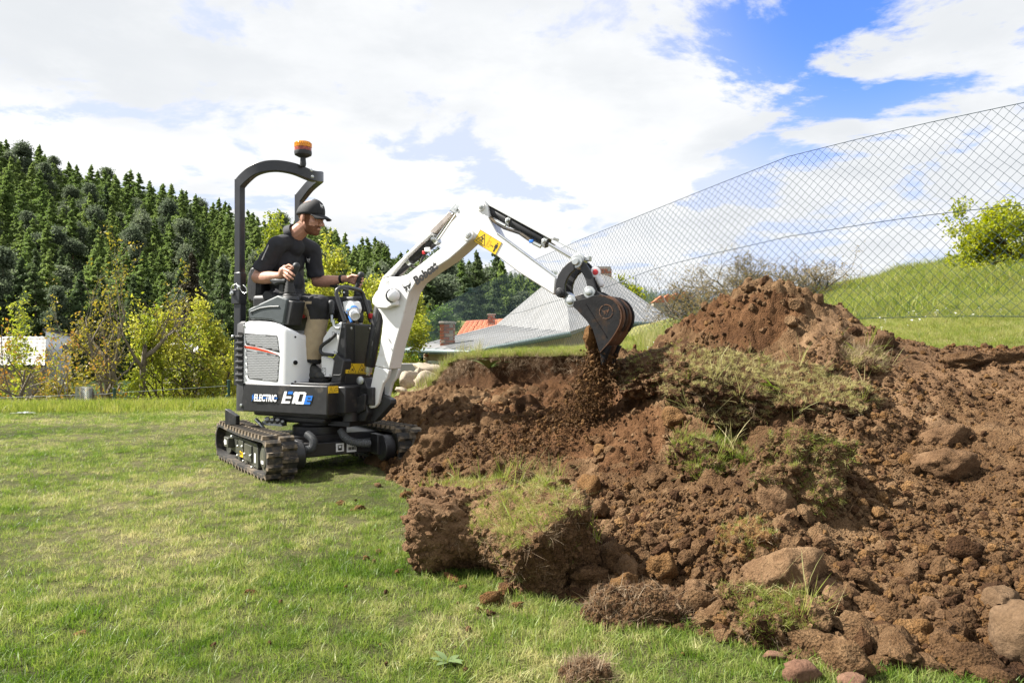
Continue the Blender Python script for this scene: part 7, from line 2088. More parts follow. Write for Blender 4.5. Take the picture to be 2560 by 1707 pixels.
    def mark(px, py, target, w, h_, nm, mat, emb=True):
        o, n_ = sight(px, py, target)
        ex = Vector((0, 0, 1)).cross(n_).normalized(); ey = n_.cross(ex)
        if emb: cat_emblem(nm, o + n_ * .004, ex * w, ey * h_, n_, mat, so)
    mark(772, 649, me, .017, .024, 'chest_emblem', WINK)
    # thin light piping down the sleeve
    pts = [sight(x, y, me) for x, y in ((672, 613), (667, 624), (661, 637), (655, 650))]
    MB().tube([p + n_ * .002 for p, n_ in pts], .0045, 6).build('sleeve_piping', M('reflective_grey', (.45, .46, .48), .4), so, smooth=40)
    # skin shows in the open neck
    # trousers
    tr = MB()
    hr, kr, mr, ar = L(728, 762, .10), L(800, 764, .13), L(789, 833, .13), L(777, 904, .13)
    hl, kl, al = L(745, 770, -.10), L(884, 768, -.13), L(876, 905, -.13)
    tr.ell(L(720, 765, 0), (.14, .17, .10))
    tr.cap(hr, kr, .098, .080); tr.tube([kr, kr.lerp(mr, .5), mr, mr.lerp(ar, .6), ar], [.080, .076, .080, .078, .076], 18); tr.ell(kr, (.082,) * 3)
    tr.cap(hl, kl, .098, .078); tr.tube([kl, kl.lerp(al, .5), al], [.078, .074, .076], 18)
    me = remesh(tr, .0075, 4, .5)
    n = len(me.vertices); co = np.empty(n * 3, dtype=np.float32); me.vertices.foreach_get('co', co); co = co.reshape(-1, 3)
    no = np.empty(n * 3, dtype=np.float32); me.vertices.foreach_get('normal', no); no = no.reshape(-1, 3)
    f = .006 * fbm(co[:, 0] * 13 + co[:, 2] * 6, co[:, 1] * 12, co[:, 2] * 5 + co[:, 0] * 7, seed=66, o=2) + .006 * np.abs(vnoise(co[:, 0] * 18 - co[:, 2] * 12, co[:, 1] * 12, co[:, 2] * 9 + co[:, 0] * 9, seed=67))
    co += no * f[:, None]; me.vertices.foreach_set('co', co.ravel()); me.update()
    for m in (KHAKI, TBLK): me.materials.append(m)
    zk = L(*E_(1250, 620), .13).z; zc_ = L(*E_(1150, 1150), .13).z
    mi = []
    for p in me.polygons:
        c = p.center; k = 0
        ax_u = kr.x - .010 + (kr.z - c.z) * -.05
        if c.y > 0.02: k = 1 if c.z > zk else 0
        elif c.z > zk and (c.x > ax_u - .035 + .02 * math.sin(c.z * 30) if c.z < kr.z + .01 else c.z > kr.z + .028 + .1 * max(0, kr.x - .05 - c.x) or c.x > ax_u): k = 1
        if c.z < zc_ + .004: k = 1
        mi.append(k)
    me.polygons.foreach_set('material_index', mi)
    to = link_mesh('trousers', me, None, PER)
    # boots
    for s, an in ((1, ar), (-1, al)):
        zf = ZT + .014
        c = Vector((an.x, an.y, 0)); yaw = math.radians(-8 if s == 1 else 10)
        d = Vector((math.cos(yaw), math.sin(yaw), 0)); w = Vector((-d.y, d.x, 0))
        g = lambda x, y, z: c + d * (x * 1.12 - .01) + w * y * 1.1 + Vector((0, 0, zf + z * 1.05))
        R = Matrix.Rotation(yaw, 3, 'Z')
        bm_ = MB(); bm_.cap(g(-.02, 0, .12), g(-.015, 0, .05), .052, .050); bm_.ell(g(-.03, 0, .045), (.058, .044, .045), R); bm_.ell(g(.06, 0, .045), (.085, .048, .045), R); bm_.ell(g(.115, 0, .040), (.062, .050, .040), R); bm_.cap(g(.0, 0, .10), g(.07, 0, .065), .042, .040)
        me2 = remesh(bm_, .006, 4, .5)
        bt = link_mesh('boot', me2, BOOT, PER)
        pts = [(-.085, -.030), (-.06, -.042), (.05, -.046), (.12, -.056), (.165, -.040), (.180, 0), (.165, .040), (.12, .056), (.05, .046), (-.06, .042), (-.085, .030)]
        MB().prism([g(x, y, .0) for x, y in pts], (0, 0, .022)).build('boot_sole', SOLE, bt, bevel=.004)
        for k in range(5): MB().tube([g(.005 + .016 * k, -.028, .128 - .013 * k), g(.012 + .016 * k, 0, .138 - .0135 * k), g(.005 + .016 * k, .028, .128 - .013 * k)], .0035, 6).build('boot_lace', SOLE, bt, smooth=40)
    # watch on the far wrist
    d = (w2 - e2).normalized(); p = w2 - d * .022
    MB().lathe([(.029, 0), (.034, .002), (.034, .020), (.029, .022)], p - d * .011, d, 20).build('wrist_watch', CAPM, PER, smooth=40)
    # belt
build_person()
# ================================================================== sods, clods, stones
STONE_R = M_soil('stone_reddish', (0.100, 0.052, 0.033), (0.150, 0.082, 0.053), (0.21, 0.125, 0.082), 0.9, 0.9, .3)
STONE_T = M_soil('stone_tan', (0.084, 0.051, 0.027), (0.118, 0.075, 0.042), (0.160, 0.106, 0.063), 0.8, 0.8, .2)
BOULDER = M('pale_boulder', (0.30, 0.25, 0.185), 0.85, 0, 0.22, 5, 0.6, 26, (0.16, 0.15, 0.08), 4, (0.55, 0.7))

def hit(px, py, lawn=False, lift=0.0):
    """where the sight line through a pixel meets the soil (or the lawn)"""
    kx = (px - 1280) / FPX; kz = (py - 853.5) / FPX
    d = np.arange(1.7, 9.0, 0.01)
    X, Y, Z = kx * d, d, CAM_H - kz * d
    G = lawn_z(X, Y)
    if not lawn:
        G = np.maximum(G, np.where(in_dirt(X, Y), dirt_z(X, Y, False), -9))
    i = np.argmax(Z - G < lift)
    return Vector((X[i], Y[i], float(G[i])))

CLODS = {}
def clod_mesh(kind, i):
    key = (kind, i)
    if key in CLODS: return CLODS[key]
    sub, mat, rough, sharp = {'big': (ICO4, SOIL, .30, True), 'mid': (ICO3, SOIL, .34, True), 'orange': (ICO3, SOIL_ORANGE, .34, True), 'dark': (ICO3, SOIL_WET_SHADE, .34, True), 'dry': (ICO4, SOIL_DRY, .24, True),
                              'red': (ICO3, STONE_R, .14, True), 'tan': (ICO4, STONE_T, .16, True), 'pale': (ICO3, BOULDER, .26, True), 'loose': (ICO4, SOIL, .22, False)}[kind]
    me = rock_mesh('clod', hash_(kind) + i * 13, sub, rough, .82, sharp, 1.5)
    if kind in ('big', 'dry', 'loose', 'mid', 'orange', 'dark', 'red', 'tan'):        # crumbly skin
        n = len(me.vertices); co = np.empty(n * 3, dtype=np.float32); me.vertices.foreach_get('co', co); co = co.reshape(-1, 3)
        k = 1 + (.025 if kind in ('red', 'tan') else 0.09 if kind == 'dry' else .10) * np.abs(fbm(co[:, 0] * 5, co[:, 1] * 5, co[:, 2] * 5, seed=i, o=3, g=.7)) + ((.10 if kind == 'loose' else .06) * fbm(co[:, 0] * 11, co[:, 1] * 11, co[:, 2] * 11, seed=i + 3, o=2) if kind not in ('red', 'tan') else .03 * fbm(co[:, 0] * 9, co[:, 1] * 9, co[:, 2] * 9, seed=i + 5, o=3))
        co *= k[:, None]; me.vertices.foreach_set('co', co.astype(np.float32).ravel()); me.update()
    me.polygons.foreach_set('use_smooth', [True] * len(me.polygons))
    me.materials.append(mat); CLODS[key] = me
    return me
def hash_(s): return sum(ord(c) * (k + 3) for k, c in enumerate(s)) % 977
_cr = random.Random(99)
def clod(px, py, r, kind='mid', label=None, group=None, name='soil_clod', cat='clod', flat=(1, 1, 1), rz=None, lawn=False, sink=.35, tilt=.3):
    p = hit(px, py + r * .55, lawn); d = p.y; R = r / FPX * d
    o = link_mesh(name, clod_mesh(kind, _cr.randrange(6)), None)
    o.location = p + Vector((0, 0, R * flat[2] * (.8 - sink)))
    o.scale = (R * flat[0] * 1.02, R * flat[1], R * flat[2] * 1.1)
    o.rotation_euler = (_cr.uniform(-tilt, tilt), _cr.uniform(-tilt, tilt), _cr.uniform(0, 6.28) if rz is None else rz)
    tag(o, label, cat, group)
    return o

STRAW = M_leaf('straw_blade', [(0.15, (0.19, 0.20, 0.055)), (0.42, (0.36, 0.34, 0.13)), (0.65, (0.52, 0.45, 0.22)), (0.9, (0.62, 0.53, 0.32))], 0.4, 0.6, 5, 0.35)
SOD_T = [blade_tuft('sod_tuft', STRAW, 18, .030, .022, .075, .0032, .9, 3, 51), blade_tuft('sod_green_tuft', BLADE_LUSH, 16, .030, .025, .080, .0036, .8, 3, 52), blade_tuft('sod_dry_tuft', STRAW, 18, .035, .02, .06, .003, 1.3, 3, 53)]
GREEN_T = [blade_tuft('green_tuft', BLADE_LUSH, 16, .030, .03, .09, .0034, .7, 3, 55), blade_tuft('green_tuft', BLADE_LUSH, 14, .025, .04, .14, .0036, .45, 3, 56), SOD_T[0]]
LONG_T = [blade_tuft('long_tuft', BLADE_LUSH, 8, .03, .10, .26, .004, .55, 4, 57), blade_tuft('long_dry_tuft', BLADE_DRY, 8, .03, .10, .22, .0032, .8, 4, 58)]
ROOT_T = [blade_tuft('root_tuft', M_leaf('root_fibre', [(.2, (.16, .10, .06)), (.6, (.30, .22, .14)), (.9, (.42, .34, .24))], .1, .8, 5, .3), 16, .03, .03, .11, .0022, 1.2, 4, 59)]

def box_blob(name, seed, size, mat, rough=.10, sub=5, pw=3.2, shear=0.0, wedge=0.0):
    bm = bmesh.new(); bmesh.ops.create_icosphere(bm, subdivisions=sub, radius=1)
    v = np.array([x.co[:] for x in bm.verts]); f = np.array([[y.index for y in x.verts] for x in bm.faces]); bm.free()
    nrm = (np.abs(v) ** pw).sum(1) ** (1 / pw); p = v / nrm[:, None]
    o = seed * 7.7
    p = p * (1 + rough * 2.0 * fbm(v[:, 0] * 1.5 + o, v[:, 1] * 1.3, v[:, 2] * 1.3, seed=seed, o=3) + rough * 1.4 * np.abs(fbm(v[:, 0] * 3.4 + o, v[:, 1] * 3.4, v[:, 2] * 3.4, seed=seed + 1, o=4, g=.68)) + rough * .4 * fbm(v[:, 0] * 12, v[:, 1] * 12, v[:, 2] * 12, seed=seed + 2, o=2))[:, None]
    p = p * np.array(size)
    p[:, 2] += wedge * p[:, 0] * (p[:, 2] > -size[2] * .4)
    p[:, 0] += shear * p[:, 2]
    me = np_mesh(name, p, f, smooth=True); me.materials.append(mat)
    return me
def sod(label, loc, size, seed, tilt=(0, 0, 0), mat=SOIL, grass=SOD_T, dens=2600, gscale=1.0, thr=.45, wedge=0.0, roots=400, rough=.10, longn=0, gmask=None, pw=4.5, crumbs=4200):
    root = empty('turf_sod', tuple(loc)); tag(root, label, 'turf sod', 'torn turf sods')
    root.rotation_euler = tilt
    me = box_blob('soil_core', seed, size, mat, rough, 5, pw, 0, wedge)
    link_mesh('soil_core', me, None, root)
    r = np.random.default_rng(seed)
    nf = len(me.polygons); c = np.empty(nf * 3); n = np.empty(nf * 3); a = np.empty(nf)
    me.polygons.foreach_get('center', c); me.polygons.foreach_get('normal', n); me.polygons.foreach_get('area', a); c = c.reshape(-1, 3); n = n.reshape(-1, 3)
    top = n[:, 2] > thr
    if gmask is not None: top &= gmask(c)
    def emit(w, count, src, s0, s1, nm, lab, out=.0, mixz=.5):
        if w.sum() == 0 or count < 1: return
        idx = r.choice(nf, count, p=w / w.sum())
        nn = n[idx] * mixz + np.array((0, 0, 1 - mixz)) + r.normal(0, .25, (count, 3))
        scatter(nm, c[idx] - n[idx] * .004, r.uniform(s0, s1, count), src, lab, normals=nn, parent=root, seed=seed)
    area = float(a[top].sum()); area_all = float(a.sum())
    emit(a * top, int(dens * area * .85), grass, .24 * gscale, .60 * gscale, 'sod_grass', None)
    if longn: emit(a * top, longn, LONG_T, .4, .9, 'sod_stalks', None)
    side = (n[:, 2] < .55) & (c[:, 2] > -size[2] * .1)
    emit(a * side, int(roots * .16), ROOT_T, .25, .6, 'sod_roots', None, mixz=1.0)
    if crumbs:
        sr = []
        for i, m in enumerate((mat, SOIL, SOIL_DRY)):
            x = rock_mesh('crumb', 340 + i, ICO1, .3, .8, False); x.materials.append(m); sr.append(bpy.data.objects.new('crumb', x))
        w = a * (n[:, 2] < .75) * (c[:, 2] > -size[2] * .8); k = int(area_all * crumbs)
        idx = r.choice(nf, k, p=w / w.sum())
        scatter('sod_crumbs', c[idx], np.clip(.003 + .004 * r.pareto(2.0, k), .003, .020), sr, None, tilt=1.5, parent=root, seed=seed)
    return root

def build_sods():
    q = hit(1130, 1432, True); sod('lone rounded block of torn turf lying on the lawn with dark shaded side', (q.x + .045, q.y + .16, .135), (.245, .17, .165), 3, (.05, .10, .25), SOIL_DRY, SOD_T, 3000, .75, .72, 0, 420, .12, 5, (lambda c: c[:, 0] > -.02), 2.4)
    q = hit(1365, 1490, True); sod('wedge of turf with bright grass top tilted against the clods on the lawn', (q.x - .02, q.y + .20, .165), (.165, .19, .145), 5, (.16, -.46, .42), SOIL, SOD_T + GREEN_T[:1], 7000, .75, .70, 0, 450, .07, 16, None, 7)
    q = hit(1240, 1275); sod('flat grassy sod with long green blades behind the two torn turf blocks', (q.x, q.y + .12, .075), (.34, .22, .07), 7, (.05, -.05, .1), SOIL, GREEN_T, 1500, .9, .4, 0, 200, .12, 55)
    q = hit(1930, 1060); sod('largest turf slab, dry grass on top, overhanging the middle of the heap', (q.x, q.y + .09, q.z + .15), (.39, .21, .095), 9, (.48, .14, -.20), SOIL_WET_SHADE, SOD_T[:1] + SOD_T[2:], 6000, .72, .40, 0, 700, .13, 20)
    q = hit(2015, 1270); sod('turf lump with dark green grass on its face low on the heap', (q.x, q.y + .10, q.z + .06), (.15, .14, .17), 12, (.75, .25, -.3), SOIL, SOD_T + GREEN_T[:1], 4200, .7, .38, 0, 200, .13, 0)
    q = hit(1690, 950); sod('overhanging root matted sod on the shoulder of the heap beside the bucket', (q.x + .05, q.y + .15, q.z + .08), (.33, .22, .10), 14, (.22, -.28, -.1), SOIL_WET_SHADE, SOD_T, 1300, .7, .5, 0, 800, .12, 5)
    q = hit(1800, 1175); sod('small weedy sod with yellow green leaves beneath the largest turf slab', (q.x, q.y + .05, q.z + .03), (.15, .12, .07), 16, (.35, 0, .2), SOIL_WET_SHADE, GREEN_T, 2600, .9, .25, 0, 150, .14, 8)
    q = hit(2140, 925); sod('bundle of pale dry roots and grass high on the heap', (q.x, q.y + .05, q.z + .02), (.13, .10, .06), 18, (.5, .1, -.3), SOIL, ROOT_T + SOD_T[:1], 3800, 1.25, .1, 0, 250, .14, 8)
    q = hit(1945, 1610, True); sod('tufted sod with spiky grey green grass at the foot of the heap', (q.x, q.y + .06, .05), (.12, .10, .085), 20, (.2, -.1, .2), SOIL_WET_SHADE, GREEN_T, 4600, .75, .1, 0, 200, .12, 6)
    q = hit(1880, 1400); sod('yellowish mossy sod beside the smooth boulder on the heap', (q.x, q.y + .04, q.z + .02), (.10, .08, .07), 22, (.4, -.3, .3), SOIL_ORANGE, SOD_T, 2600, .7, .15, 0, 150, .12, 0)
build_sods()

def where(px, py):
    if px < 1210 and py < 1130: return 'beside the far track'
    if px < 1420 and py >= 1130: return 'behind the torn turf blocks'
    if px < 1570 and py < 1200: return 'in the hollow below the bucket'
    if px < 1820 and py < 1230: return 'below the overhanging sod'
    if px < 1650: return 'against the wedge of turf'
    if px < 1820: return 'near the wide crusted clod'
    if px > 2160 and py < 1330: return 'by the upper soil slabs'
    if px > 2330: return 'by the tan boulders'
    if px > 2160: return 'on the lower slope'
    if py >= 1300: return 'round the wide crusted clod'
    return 'by the dark green turf lump'
def describe(px, py, r, kind, flat):
    size = 'tiny' if r < 10 else ('small' if r < 14 else ('fist sized' if r < 26 else 'big'))
    col = {'mid': 'brown', 'orange': 'ochre', 'dark': 'dark brown', 'dry': 'pale crusted', 'big': 'rough brown'}[kind]
    return '%s %s %s clod of soil %s' % (size, 'flattish' if flat[2] < .84 else ('chunky' if flat[2] < .95 else 'rounded'), col, where(px, py))
def build_clods():
    G = 'soil clods on the dirt mound'; L0 = 'brown clod of soil among many lying on the mound'
    # ones that can be singled out
    clod(2008, 1668, 58, 'red', 'reddish triangular stone lying on the grass at the foot of the mound', None, 'stone', 'stone', (1, .8, .62), .5, True, .2, .15)
    clod(1935, 1634, 32, 'red', 'small flat reddish stone beside the triangular stone', 'stones on the lawn', 'stone', 'stone', (1, .8, .5), 0, True, .2)
    clod(2135, 1694, 44, 'red', 'light reddish flat stone at the bottom edge below the big clods', 'stones on the lawn', 'stone', 'stone', (1, .8, .55), .2, True, .2)
    clod(2575, 1600, 88, 'tan', 'large smooth tan boulder cut by the edge of the view', None, 'boulder', 'boulder', (.85, 1, 1.15), .3, False, .2, .1)
    clod(2500, 1490, 52, 'tan', 'smooth tan boulder resting just above the largest boulder', None, 'boulder', 'boulder', (1, .9, .8), .6, False, .3, .2)
    clod(1975, 1425, 100, 'dry', 'wide smooth crusted clod in the middle of the lower slope', None, 'boulder', 'clod', (1, .8, .72), .2, False, .35, .2)
    clod(2085, 1468, 60, 'dry', 'flat topped clod lying beside the wide crusted clod', None, 'soil_clod', 'clod', (1, .7, .6), .1, False, .3, .15)
    clod(1950, 1250, 62, 'dry', 'pale rounded clod beside the dark green turf lump', None, 'soil_clod', 'clod', (.8, .8, 1.1), .4, False, .35, .2)
    clod(2375, 1150, 66, 'dry', 'broad slab of crusted soil jutting from the upper slope', None, 'soil_clod', 'clod', (1.1, .8, .62), -.2, False, .3, .25)
    clod(2360, 1075, 62, 'dry', 'sloping soil slab just above the jutting slab', None, 'soil_clod', 'clod', (1.1, .8, .5), -.3, False, .45, .2)
    clod(2180, 862, 40, 'mid', 'knob of soil at the end of the heap beside the grass', None, 'soil_clod', 'clod', (1.5, 1, .8), 0, False, .4)
    clod(2420, 890, 52, 'big', 'pale lump of soil on the rim of the grass bank', 'rim lumps', 'soil_clod', 'clod', (1.3, 1, .6), 0, False, .4)
    clod(2525, 890, 40, 'big', 'dark lump of soil on the rim at the edge of view', 'rim lumps', 'soil_clod', 'clod', (1.3, 1, .7), 0, False, .4)
    clod(1955, 722, 11, 'mid', 'small upright knob of soil on the very top of the heap', None, 'soil_clod', 'clod', (.8, .8, 1.6), 0, False, .1, .1)
    clod(2047, 757, 19, 'mid', 'brown pointed clod standing on the crest of the heap', None, 'soil_clod', 'clod', (.9, .9, 1.2), .7, False, .2, .1)
    clod(2130, 835, 20, 'dark', 'dark lump casting shade near the crest of the heap', None, 'soil_clod', 'clod', (1, .8, .9), 0, False, .2)
    clod(2110, 975, 30, 'orange', 'ochre crumbly clod at the upper end of the largest turf slab', None, 'soil_clod', 'clod', (1.3, .8, .8), 0, False, .2)
    clod(2140, 1170, 26, 'orange', 'round ochre clod beside the turf lump', None, 'soil_clod', 'clod', (1, .9, 1), 0, False, .25)
    clod(1640, 905, 14, 'mid', 'small clod perched on the overhanging sod beside the bucket', None, 'soil_clod', 'clod', (1, 1, 1), 0, False, .2)
    clod(1105, 1115, 52, 'big', 'big clod of soil close beside the far track', None, 'soil_clod', 'clod', (.95, .8, 1), .5, False, .3)
    clod(1052, 1072, 24, 'pale', 'pale flat stone half hidden behind the far track', None, 'stone', 'stone', (1.4, .8, .6), 0, False, .3)
    def heap(px, py, size, lab, seed):
        q = hit(px, py, True); root = empty('soil_heap', (q.x, q.y + size[1] * .5, .0)); tag(root, lab, 'soil heap', 'crumbly soil heaps on the grass')
        me = box_blob('heaped_soil', seed, size, SOIL, .11, 5, 2.0); link_mesh('heaped_soil', me, None, root)
        r = np.random.default_rng(seed); n = len(me.polygons); c_ = np.empty(n * 3); me.polygons.foreach_get('center', c_); c_ = c_.reshape(-1, 3)
        idx = r.choice(np.where(c_[:, 2] > -.02)[0], 2600); s = np.clip(.003 + .0032 * r.pareto(2.2, 2600), .003, .016)
        sr = []
        for i, m in enumerate((SOIL, SOIL, SOIL_WET_SHADE)):
            x = rock_mesh('crumb', 240 + i, ICO1, .3, .8, False); x.materials.append(m); sr.append(bpy.data.objects.new('crumb', x))
        scatter('heap_crumbs', c_[idx], s, sr, None, tilt=1.5, parent=root, seed=seed)
        k = r.choice(np.where(c_[:, 2] > -.02)[0], 160); scatter('heap_roots', c_[k], r.uniform(.25, .6, 160), ROOT_T, None, tilt=.8, parent=root, seed=seed + 1)
    heap(1595, 1560, (.175, .105, .085), 'low heap of loose crumbly soil on the grass edge', 301)
    heap(1468, 1712, (.062, .05, .05), 'small molehill of loose soil at the bottom edge of the lawn', 302)
    clod(627, 1478, 17, 'orange', 'little lump of orange soil in the middle of the lawn', 'soil lumps on the lawn', 'soil_clod', 'clod', (1.1, .8, .5), 0, True, .3)
    clod(206, 1582, 19, 'orange', 'little lump of orange soil far out on the near lawn', 'soil lumps on the lawn', 'soil_clod', 'clod', (1.1, .8, .5), 0, True, .3)
    for px, py, r in ((948, 1375, 12), (915, 1392, 12), (998, 1425, 10), (850, 1255, 12), (900, 1268, 14), (880, 1275, 8), (945, 1210, 12), (1015, 1235, 16), (1220, 1530, 14), (1245, 1505, 18), (1490, 1605, 12), (1130, 1440, 20), (1160, 1465, 14), (1260, 1475, 26), (1230, 1490, 36), (1290, 1510, 20)):
        clod(px, py, r, _cr.choice(['mid', 'orange']), 'small lump of soil fallen on the lawn near the mound', 'fallen soil lumps', 'soil_clod', 'clod', (1.1, .9, .6), None, True, .3)
    # foot of the mound: the big ones
    for px, py, r, k in ((2030, 1545, 60, 'big'), (2150, 1575, 58, 'big'), (2235, 1620, 66, 'big'), (2215, 1535, 46, 'big'), (2290, 1570, 50, 'orange'), (2120, 1655, 60, 'big'), (1800, 1525, 52, 'big'), (1745, 1500, 40, 'mid'), (1880, 1530, 42, 'orange'), (2400, 1545, 52, 'big'), (2370, 1620, 44, 'orange'),
                        (2320, 1650, 40, 'mid'), (2440, 1650, 60, 'big'), (2490, 1690, 44, 'mid'), (2080, 1500, 36, 'mid'), (1960, 1500, 40, 'mid'), (2165, 1510, 30, 'mid'), (2260, 1490, 34, 'mid'), (2380, 1480, 34, 'mid'), (2310, 1500, 26, 'orange'), (1690, 1490, 30, 'mid'), (1740, 1465, 30, 'dry')):
        fl = (1, .85, _cr.uniform(.65, .95)); clod(px, py, r, k, describe(px, py, r, k, fl).replace('clod of soil', 'clod at the mound foot'), 'big clods along the foot of the mound', 'soil_clod', 'clod', fl)
    for px, py, r, k in ((1520, 1395, 52, 'big'), (1568, 1425, 36, 'dry'), (1660, 1415, 40, 'orange'), (1480, 1440, 48, 'big'), (1540, 1340, 34, 'big'), (1600, 1365, 28, 'orange'), (1460, 1330, 38, 'big'), (1440, 1275, 32, 'big'), (1500, 1270, 28, 'mid'), (1555, 1285, 24, 'mid'), (1640, 1340, 24, 'mid'), (1720, 1390, 30, 'mid'), (1560, 1470, 40, 'orange'), (1630, 1475, 22, 'mid'),
                        (1700, 1345, 22, 'mid'), (1620, 1285, 18, 'mid'), (1480, 1215, 36, 'orange'), (1400, 1205, 24, 'mid'), (1300, 1215, 42, 'big'), (1180, 1185, 40, 'big'), (1130, 1215, 26, 'mid'), (1240, 1160, 24, 'mid'), (1090, 1175, 26, 'dark'), (1090, 1030, 20, 'dark'), (1155, 1000, 26, 'mid'), (1180, 985, 18, 'mid'), (1290, 985, 26, 'big'), (1335, 980, 28, 'big'), (1250, 1000, 24, 'mid'),
                        (1225, 1055, 32, 'big'), (1330, 1025, 26, 'dark'), (1420, 985, 16, 'mid'), (1060, 1060, 20, 'orange'), (1125, 1040, 26, 'dark'), (1180, 1080, 20, 'mid'), (1500, 1120, 22, 'orange'), (1690, 1045, 34, 'orange'), (1640, 1195, 30, 'big'), (1710, 1170, 36, 'orange'), (1700, 1230, 30, 'mid'), (1760, 1210, 24, 'mid')):
        fl = (1, .9, _cr.uniform(.75, 1.05)); clod(px, py, r, k, describe(px, py, r, k, fl), G, 'soil_clod', 'clod', fl)
    rr = random.Random(31)
    n = 0
    while n < 190:
        px, py = rr.uniform(1060, 2545), rr.uniform(980, 1680)
        # denser towards the foot of the heap and in the hollow
        w = (.25 + .75 * max(0, min(1, (py - 1180) / 350))) * (.22 if px > 2160 and py < 1420 else 1)
        if rr.random() > w: continue
        p = hit(px, py)
        if p.z < .02 or not (-1.0 < p.x < 4.2): continue
        r = rr.uniform(8, 14) * (2.6 if rr.random() < .12 else 1.0) * (1.0 + .5 * max(0, (py - 1350) / 300))
        k = rr.choice(['mid', 'mid', 'mid', 'orange', 'dark']); fl = (1, .9, rr.uniform(.7, 1.05)); clod(px, py, r, k, describe(px, py, r, k, fl), G, 'soil_clod', 'clod', fl); n += 1
    # pale boulders, and the concrete slab behind the boom
    for px, py, r, d, f, lab in ((1022, 950, 30, 9.6, (1, .8, .95), 'pale angular boulder nearest the boom foot'), (1046, 938, 18, 9.8, (.9, .9, 1.2), 'squarish pale stone between the boulders'), (1068, 955, 30, 9.4, (1, .8, 1), 'rounded pale boulder below the house window'),
                                 (1070, 925, 32, 10.4, (1.3, .9, .6), 'long flat pale boulder under the house window'), (1097, 950, 20, 9.3, (1, .8, .8), 'small pale boulder at the end of the row by the dry grass'), (1005, 975, 16, 9.2, (1, .8, .7), 'low grey stone beside the boom foot')):
        p = W(px, py, d); R = r / FPX * d
        o = link_mesh('boulder', clod_mesh('pale', _cr.randrange(6)), None); o.location = p; o.scale = (R * f[0], R * f[1], R * f[2]); o.rotation_euler = (_cr.uniform(-.3, .3), _cr.uniform(-.3, .3), _cr.uniform(0, 6)); tag(o, lab, 'boulder', 'pale boulders beside the bank')
    p = W(1014, 927, 10.8)
    o = MB().box((0, 0, 0), (.30, .12, .22)).build('concrete_block', CONC, None, bevel=.01); o.location = p; tag(o, 'grey concrete block standing behind the pale boulders', 'block')
build_clods()

def build_falling():
    r = np.random.default_rng(77)
    srcs = []
    for i, m in enumerate((SOIL_ORANGE, SOIL_ORANGE, SOIL, SOIL_WET_SHADE)):
        me = rock_mesh('crumb', 140 + i, ICO1, .25, .8, False); me.materials.append(m); srcs.append(bpy.data.objects.new('crumb', me))
    n = 15000
    t = r.uniform(0, 1, n) ** 1.15
    lip = np.array(Matrix.Translation((DC.x, DC.y, 0)) @ Matrix.Rotation(HEAD, 4, 'Z') @ L(*H_(640, 1290), 0.0))
    ground = np.array(hit(1440, 1080))
    u = r.normal(0, 1, n); v = r.normal(0, 1, n)
    c = lip * (1 - t[:, None]) + np.array((ground[0] + .10, ground[1] + .05, .30)) * t[:, None]
    P = c + np.stack([u * (.035 + .13 * t ** 1.5) - .10 * t ** 2, v * (.06 + .09 * t), r.normal(0, .03, n)], 1)
    # the kicked up dust of crumbs low over the hollow
    m = 2600
    q = np.array(hit(1330, 1150)); P2 = q + np.stack([r.normal(.02, .22, m), r.normal(0, .16, m), np.abs(r.normal(.0, .10, m)) + .02], 1)
    P = np.concatenate([P, P2])
    s = np.clip(.0020 + .0022 * r.pareto(2.2, len(P)), .0018, .018)
    scatter('falling_soil', P, s, srcs, 'shower of loose soil falling from the bucket', tilt=1.5, seed=12)
    # clinging soil hanging at the bucket's lip and the freshly cut fin beside it
build_falling()

def leaf_plant(name, label, loc, n, ln, w, mat, cat, spread=.8, seed=1, grp=None):
    rr = random.Random(seed); root = empty(name, tuple(loc)); tag(root, label, cat, grp)
    for i in range(n):
        a = 6.28 * i / n + rr.uniform(-.3, .3); l = ln * rr.uniform(.7, 1.1); up = rr.uniform(.35, 1.0) / spread
        m = MB(); vs = []; fs = []; k = 6
        for j in range(k + 1):
            t = j / k; wd = w * math.sin(math.pi * min(.98, .08 + .9 * t)) ** .8; r_ = l * t * math.cos(.4 * up); z = l * up * (t - .55 * t * t)
            c, s = math.cos(a), math.sin(a)
            vs += [(r_ * c - wd * s, r_ * s + wd * c, z + .15 * wd), (r_ * c, r_ * s, z), (r_ * c + wd * s, r_ * s - wd * c, z + .15 * wd)]
        for j in range(k): fs += [(3 * j, 3 * j + 1, 3 * j + 4, 3 * j + 3), (3 * j + 1, 3 * j + 2, 3 * j + 5, 3 * j + 4)]
        m.add(vs, fs).build('leaf', mat, root, smooth=60)
    return root
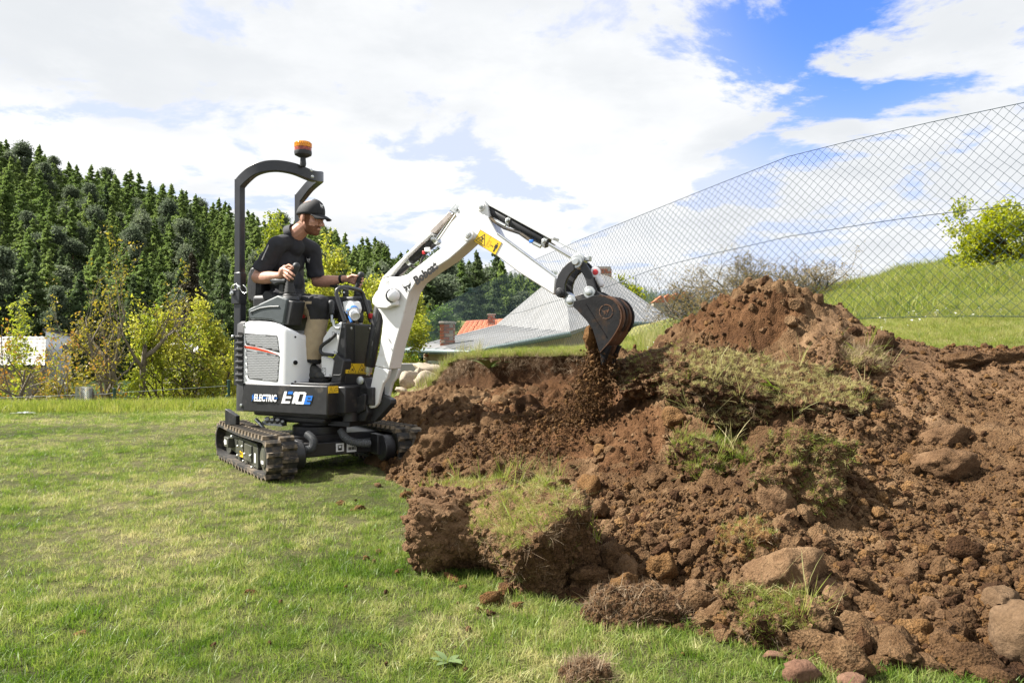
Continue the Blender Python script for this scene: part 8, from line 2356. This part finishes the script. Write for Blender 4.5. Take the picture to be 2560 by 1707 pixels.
def build_plants():
    LF = M('weed_leaf', (.075, .125, .022), .5, 0, .3, 20)
    e = W(1222, 915, 6.55); leaf_plant('weed', 'broad leaved weed on the cut edge of the bank beside the dry grass', (e[0], e[1] - .05, e[2] - .02), 9, .24, .028, LF, 'plant', 1.0, 3)
    q = hit(1120, 1665, True); leaf_plant('weed', 'pale broad leaved weed growing in the near lawn', q + Vector((0, 0, .01)), 6, .060, .010, M('weed_pale', (.085, .125, .04), .6), 'plant', 1.6, 4)
    q = hit(2105, 905); leaf_plant('weed', 'feathery green leaf poking from the largest turf slab', q, 4, .12, .016, LF, 'plant', 1.4, 7)
    w = W(60, 1042, 9.4); leaf_plant('weed', 'flat grey leaved weed at the far edge of the lawn', (w[0], w[1], float(lawn_z(w[0], w[1])) + .02), 9, .16, .02, M('grey_leaf', (.30, .33, .30), .6), 'plant', 2.5, 8)
    # white daisies in the bank grass
    r = np.random.default_rng(8)
    me = MB().lathe([(.013, 0), (.015, .004), (.005, .007)], (0, 0, .055), (0, 0, 1), 8).tube([(0, 0, 0), (0, .004, .055)], .0014, 4).mesh('daisy'); me.materials.append(M('petal_white', (.78, .78, .74), .7))
    n = 70
    px = np.concatenate([r.uniform(1600, 1800, 46), r.uniform(2180, 2540, 24)]); d = np.concatenate([r.uniform(5.9, 7.2, 46), r.uniform(5.4, 6.3, 24)])
    X = (px - 1280) / FPX * d; Y = np.maximum(d, edge_y(X) + .05)
    scatter('daisies', np.stack([X, Y, bank_z(X, Y)], 1), r.uniform(.35, .7, n), [bpy.data.objects.new('daisy', me)], 'scattered white daisies in the bank grass', tilt=.25, seed=3)
    # root and dry grass fringe hanging over the cut
    n = 800
    X = np.concatenate([r.uniform(-.80, 1.1, 420), r.uniform(-.85, -.35, 380)]); Y = edge_y(X) - r.uniform(.0, .07, n); Z = bank_z(X, Y + .1) - r.uniform(.0, .16, n) ** 1.0
    nn = np.stack([r.normal(0, .4, n), -np.ones(n), r.normal(-.3, .5, n)], 1)
    scatter('hanging_roots', np.stack([X, Y, Z], 1), r.uniform(.25, .8, n), ROOT_T, 'fringe of roots and dry grass hanging over the cut', normals=nn, seed=5)
build_plants()
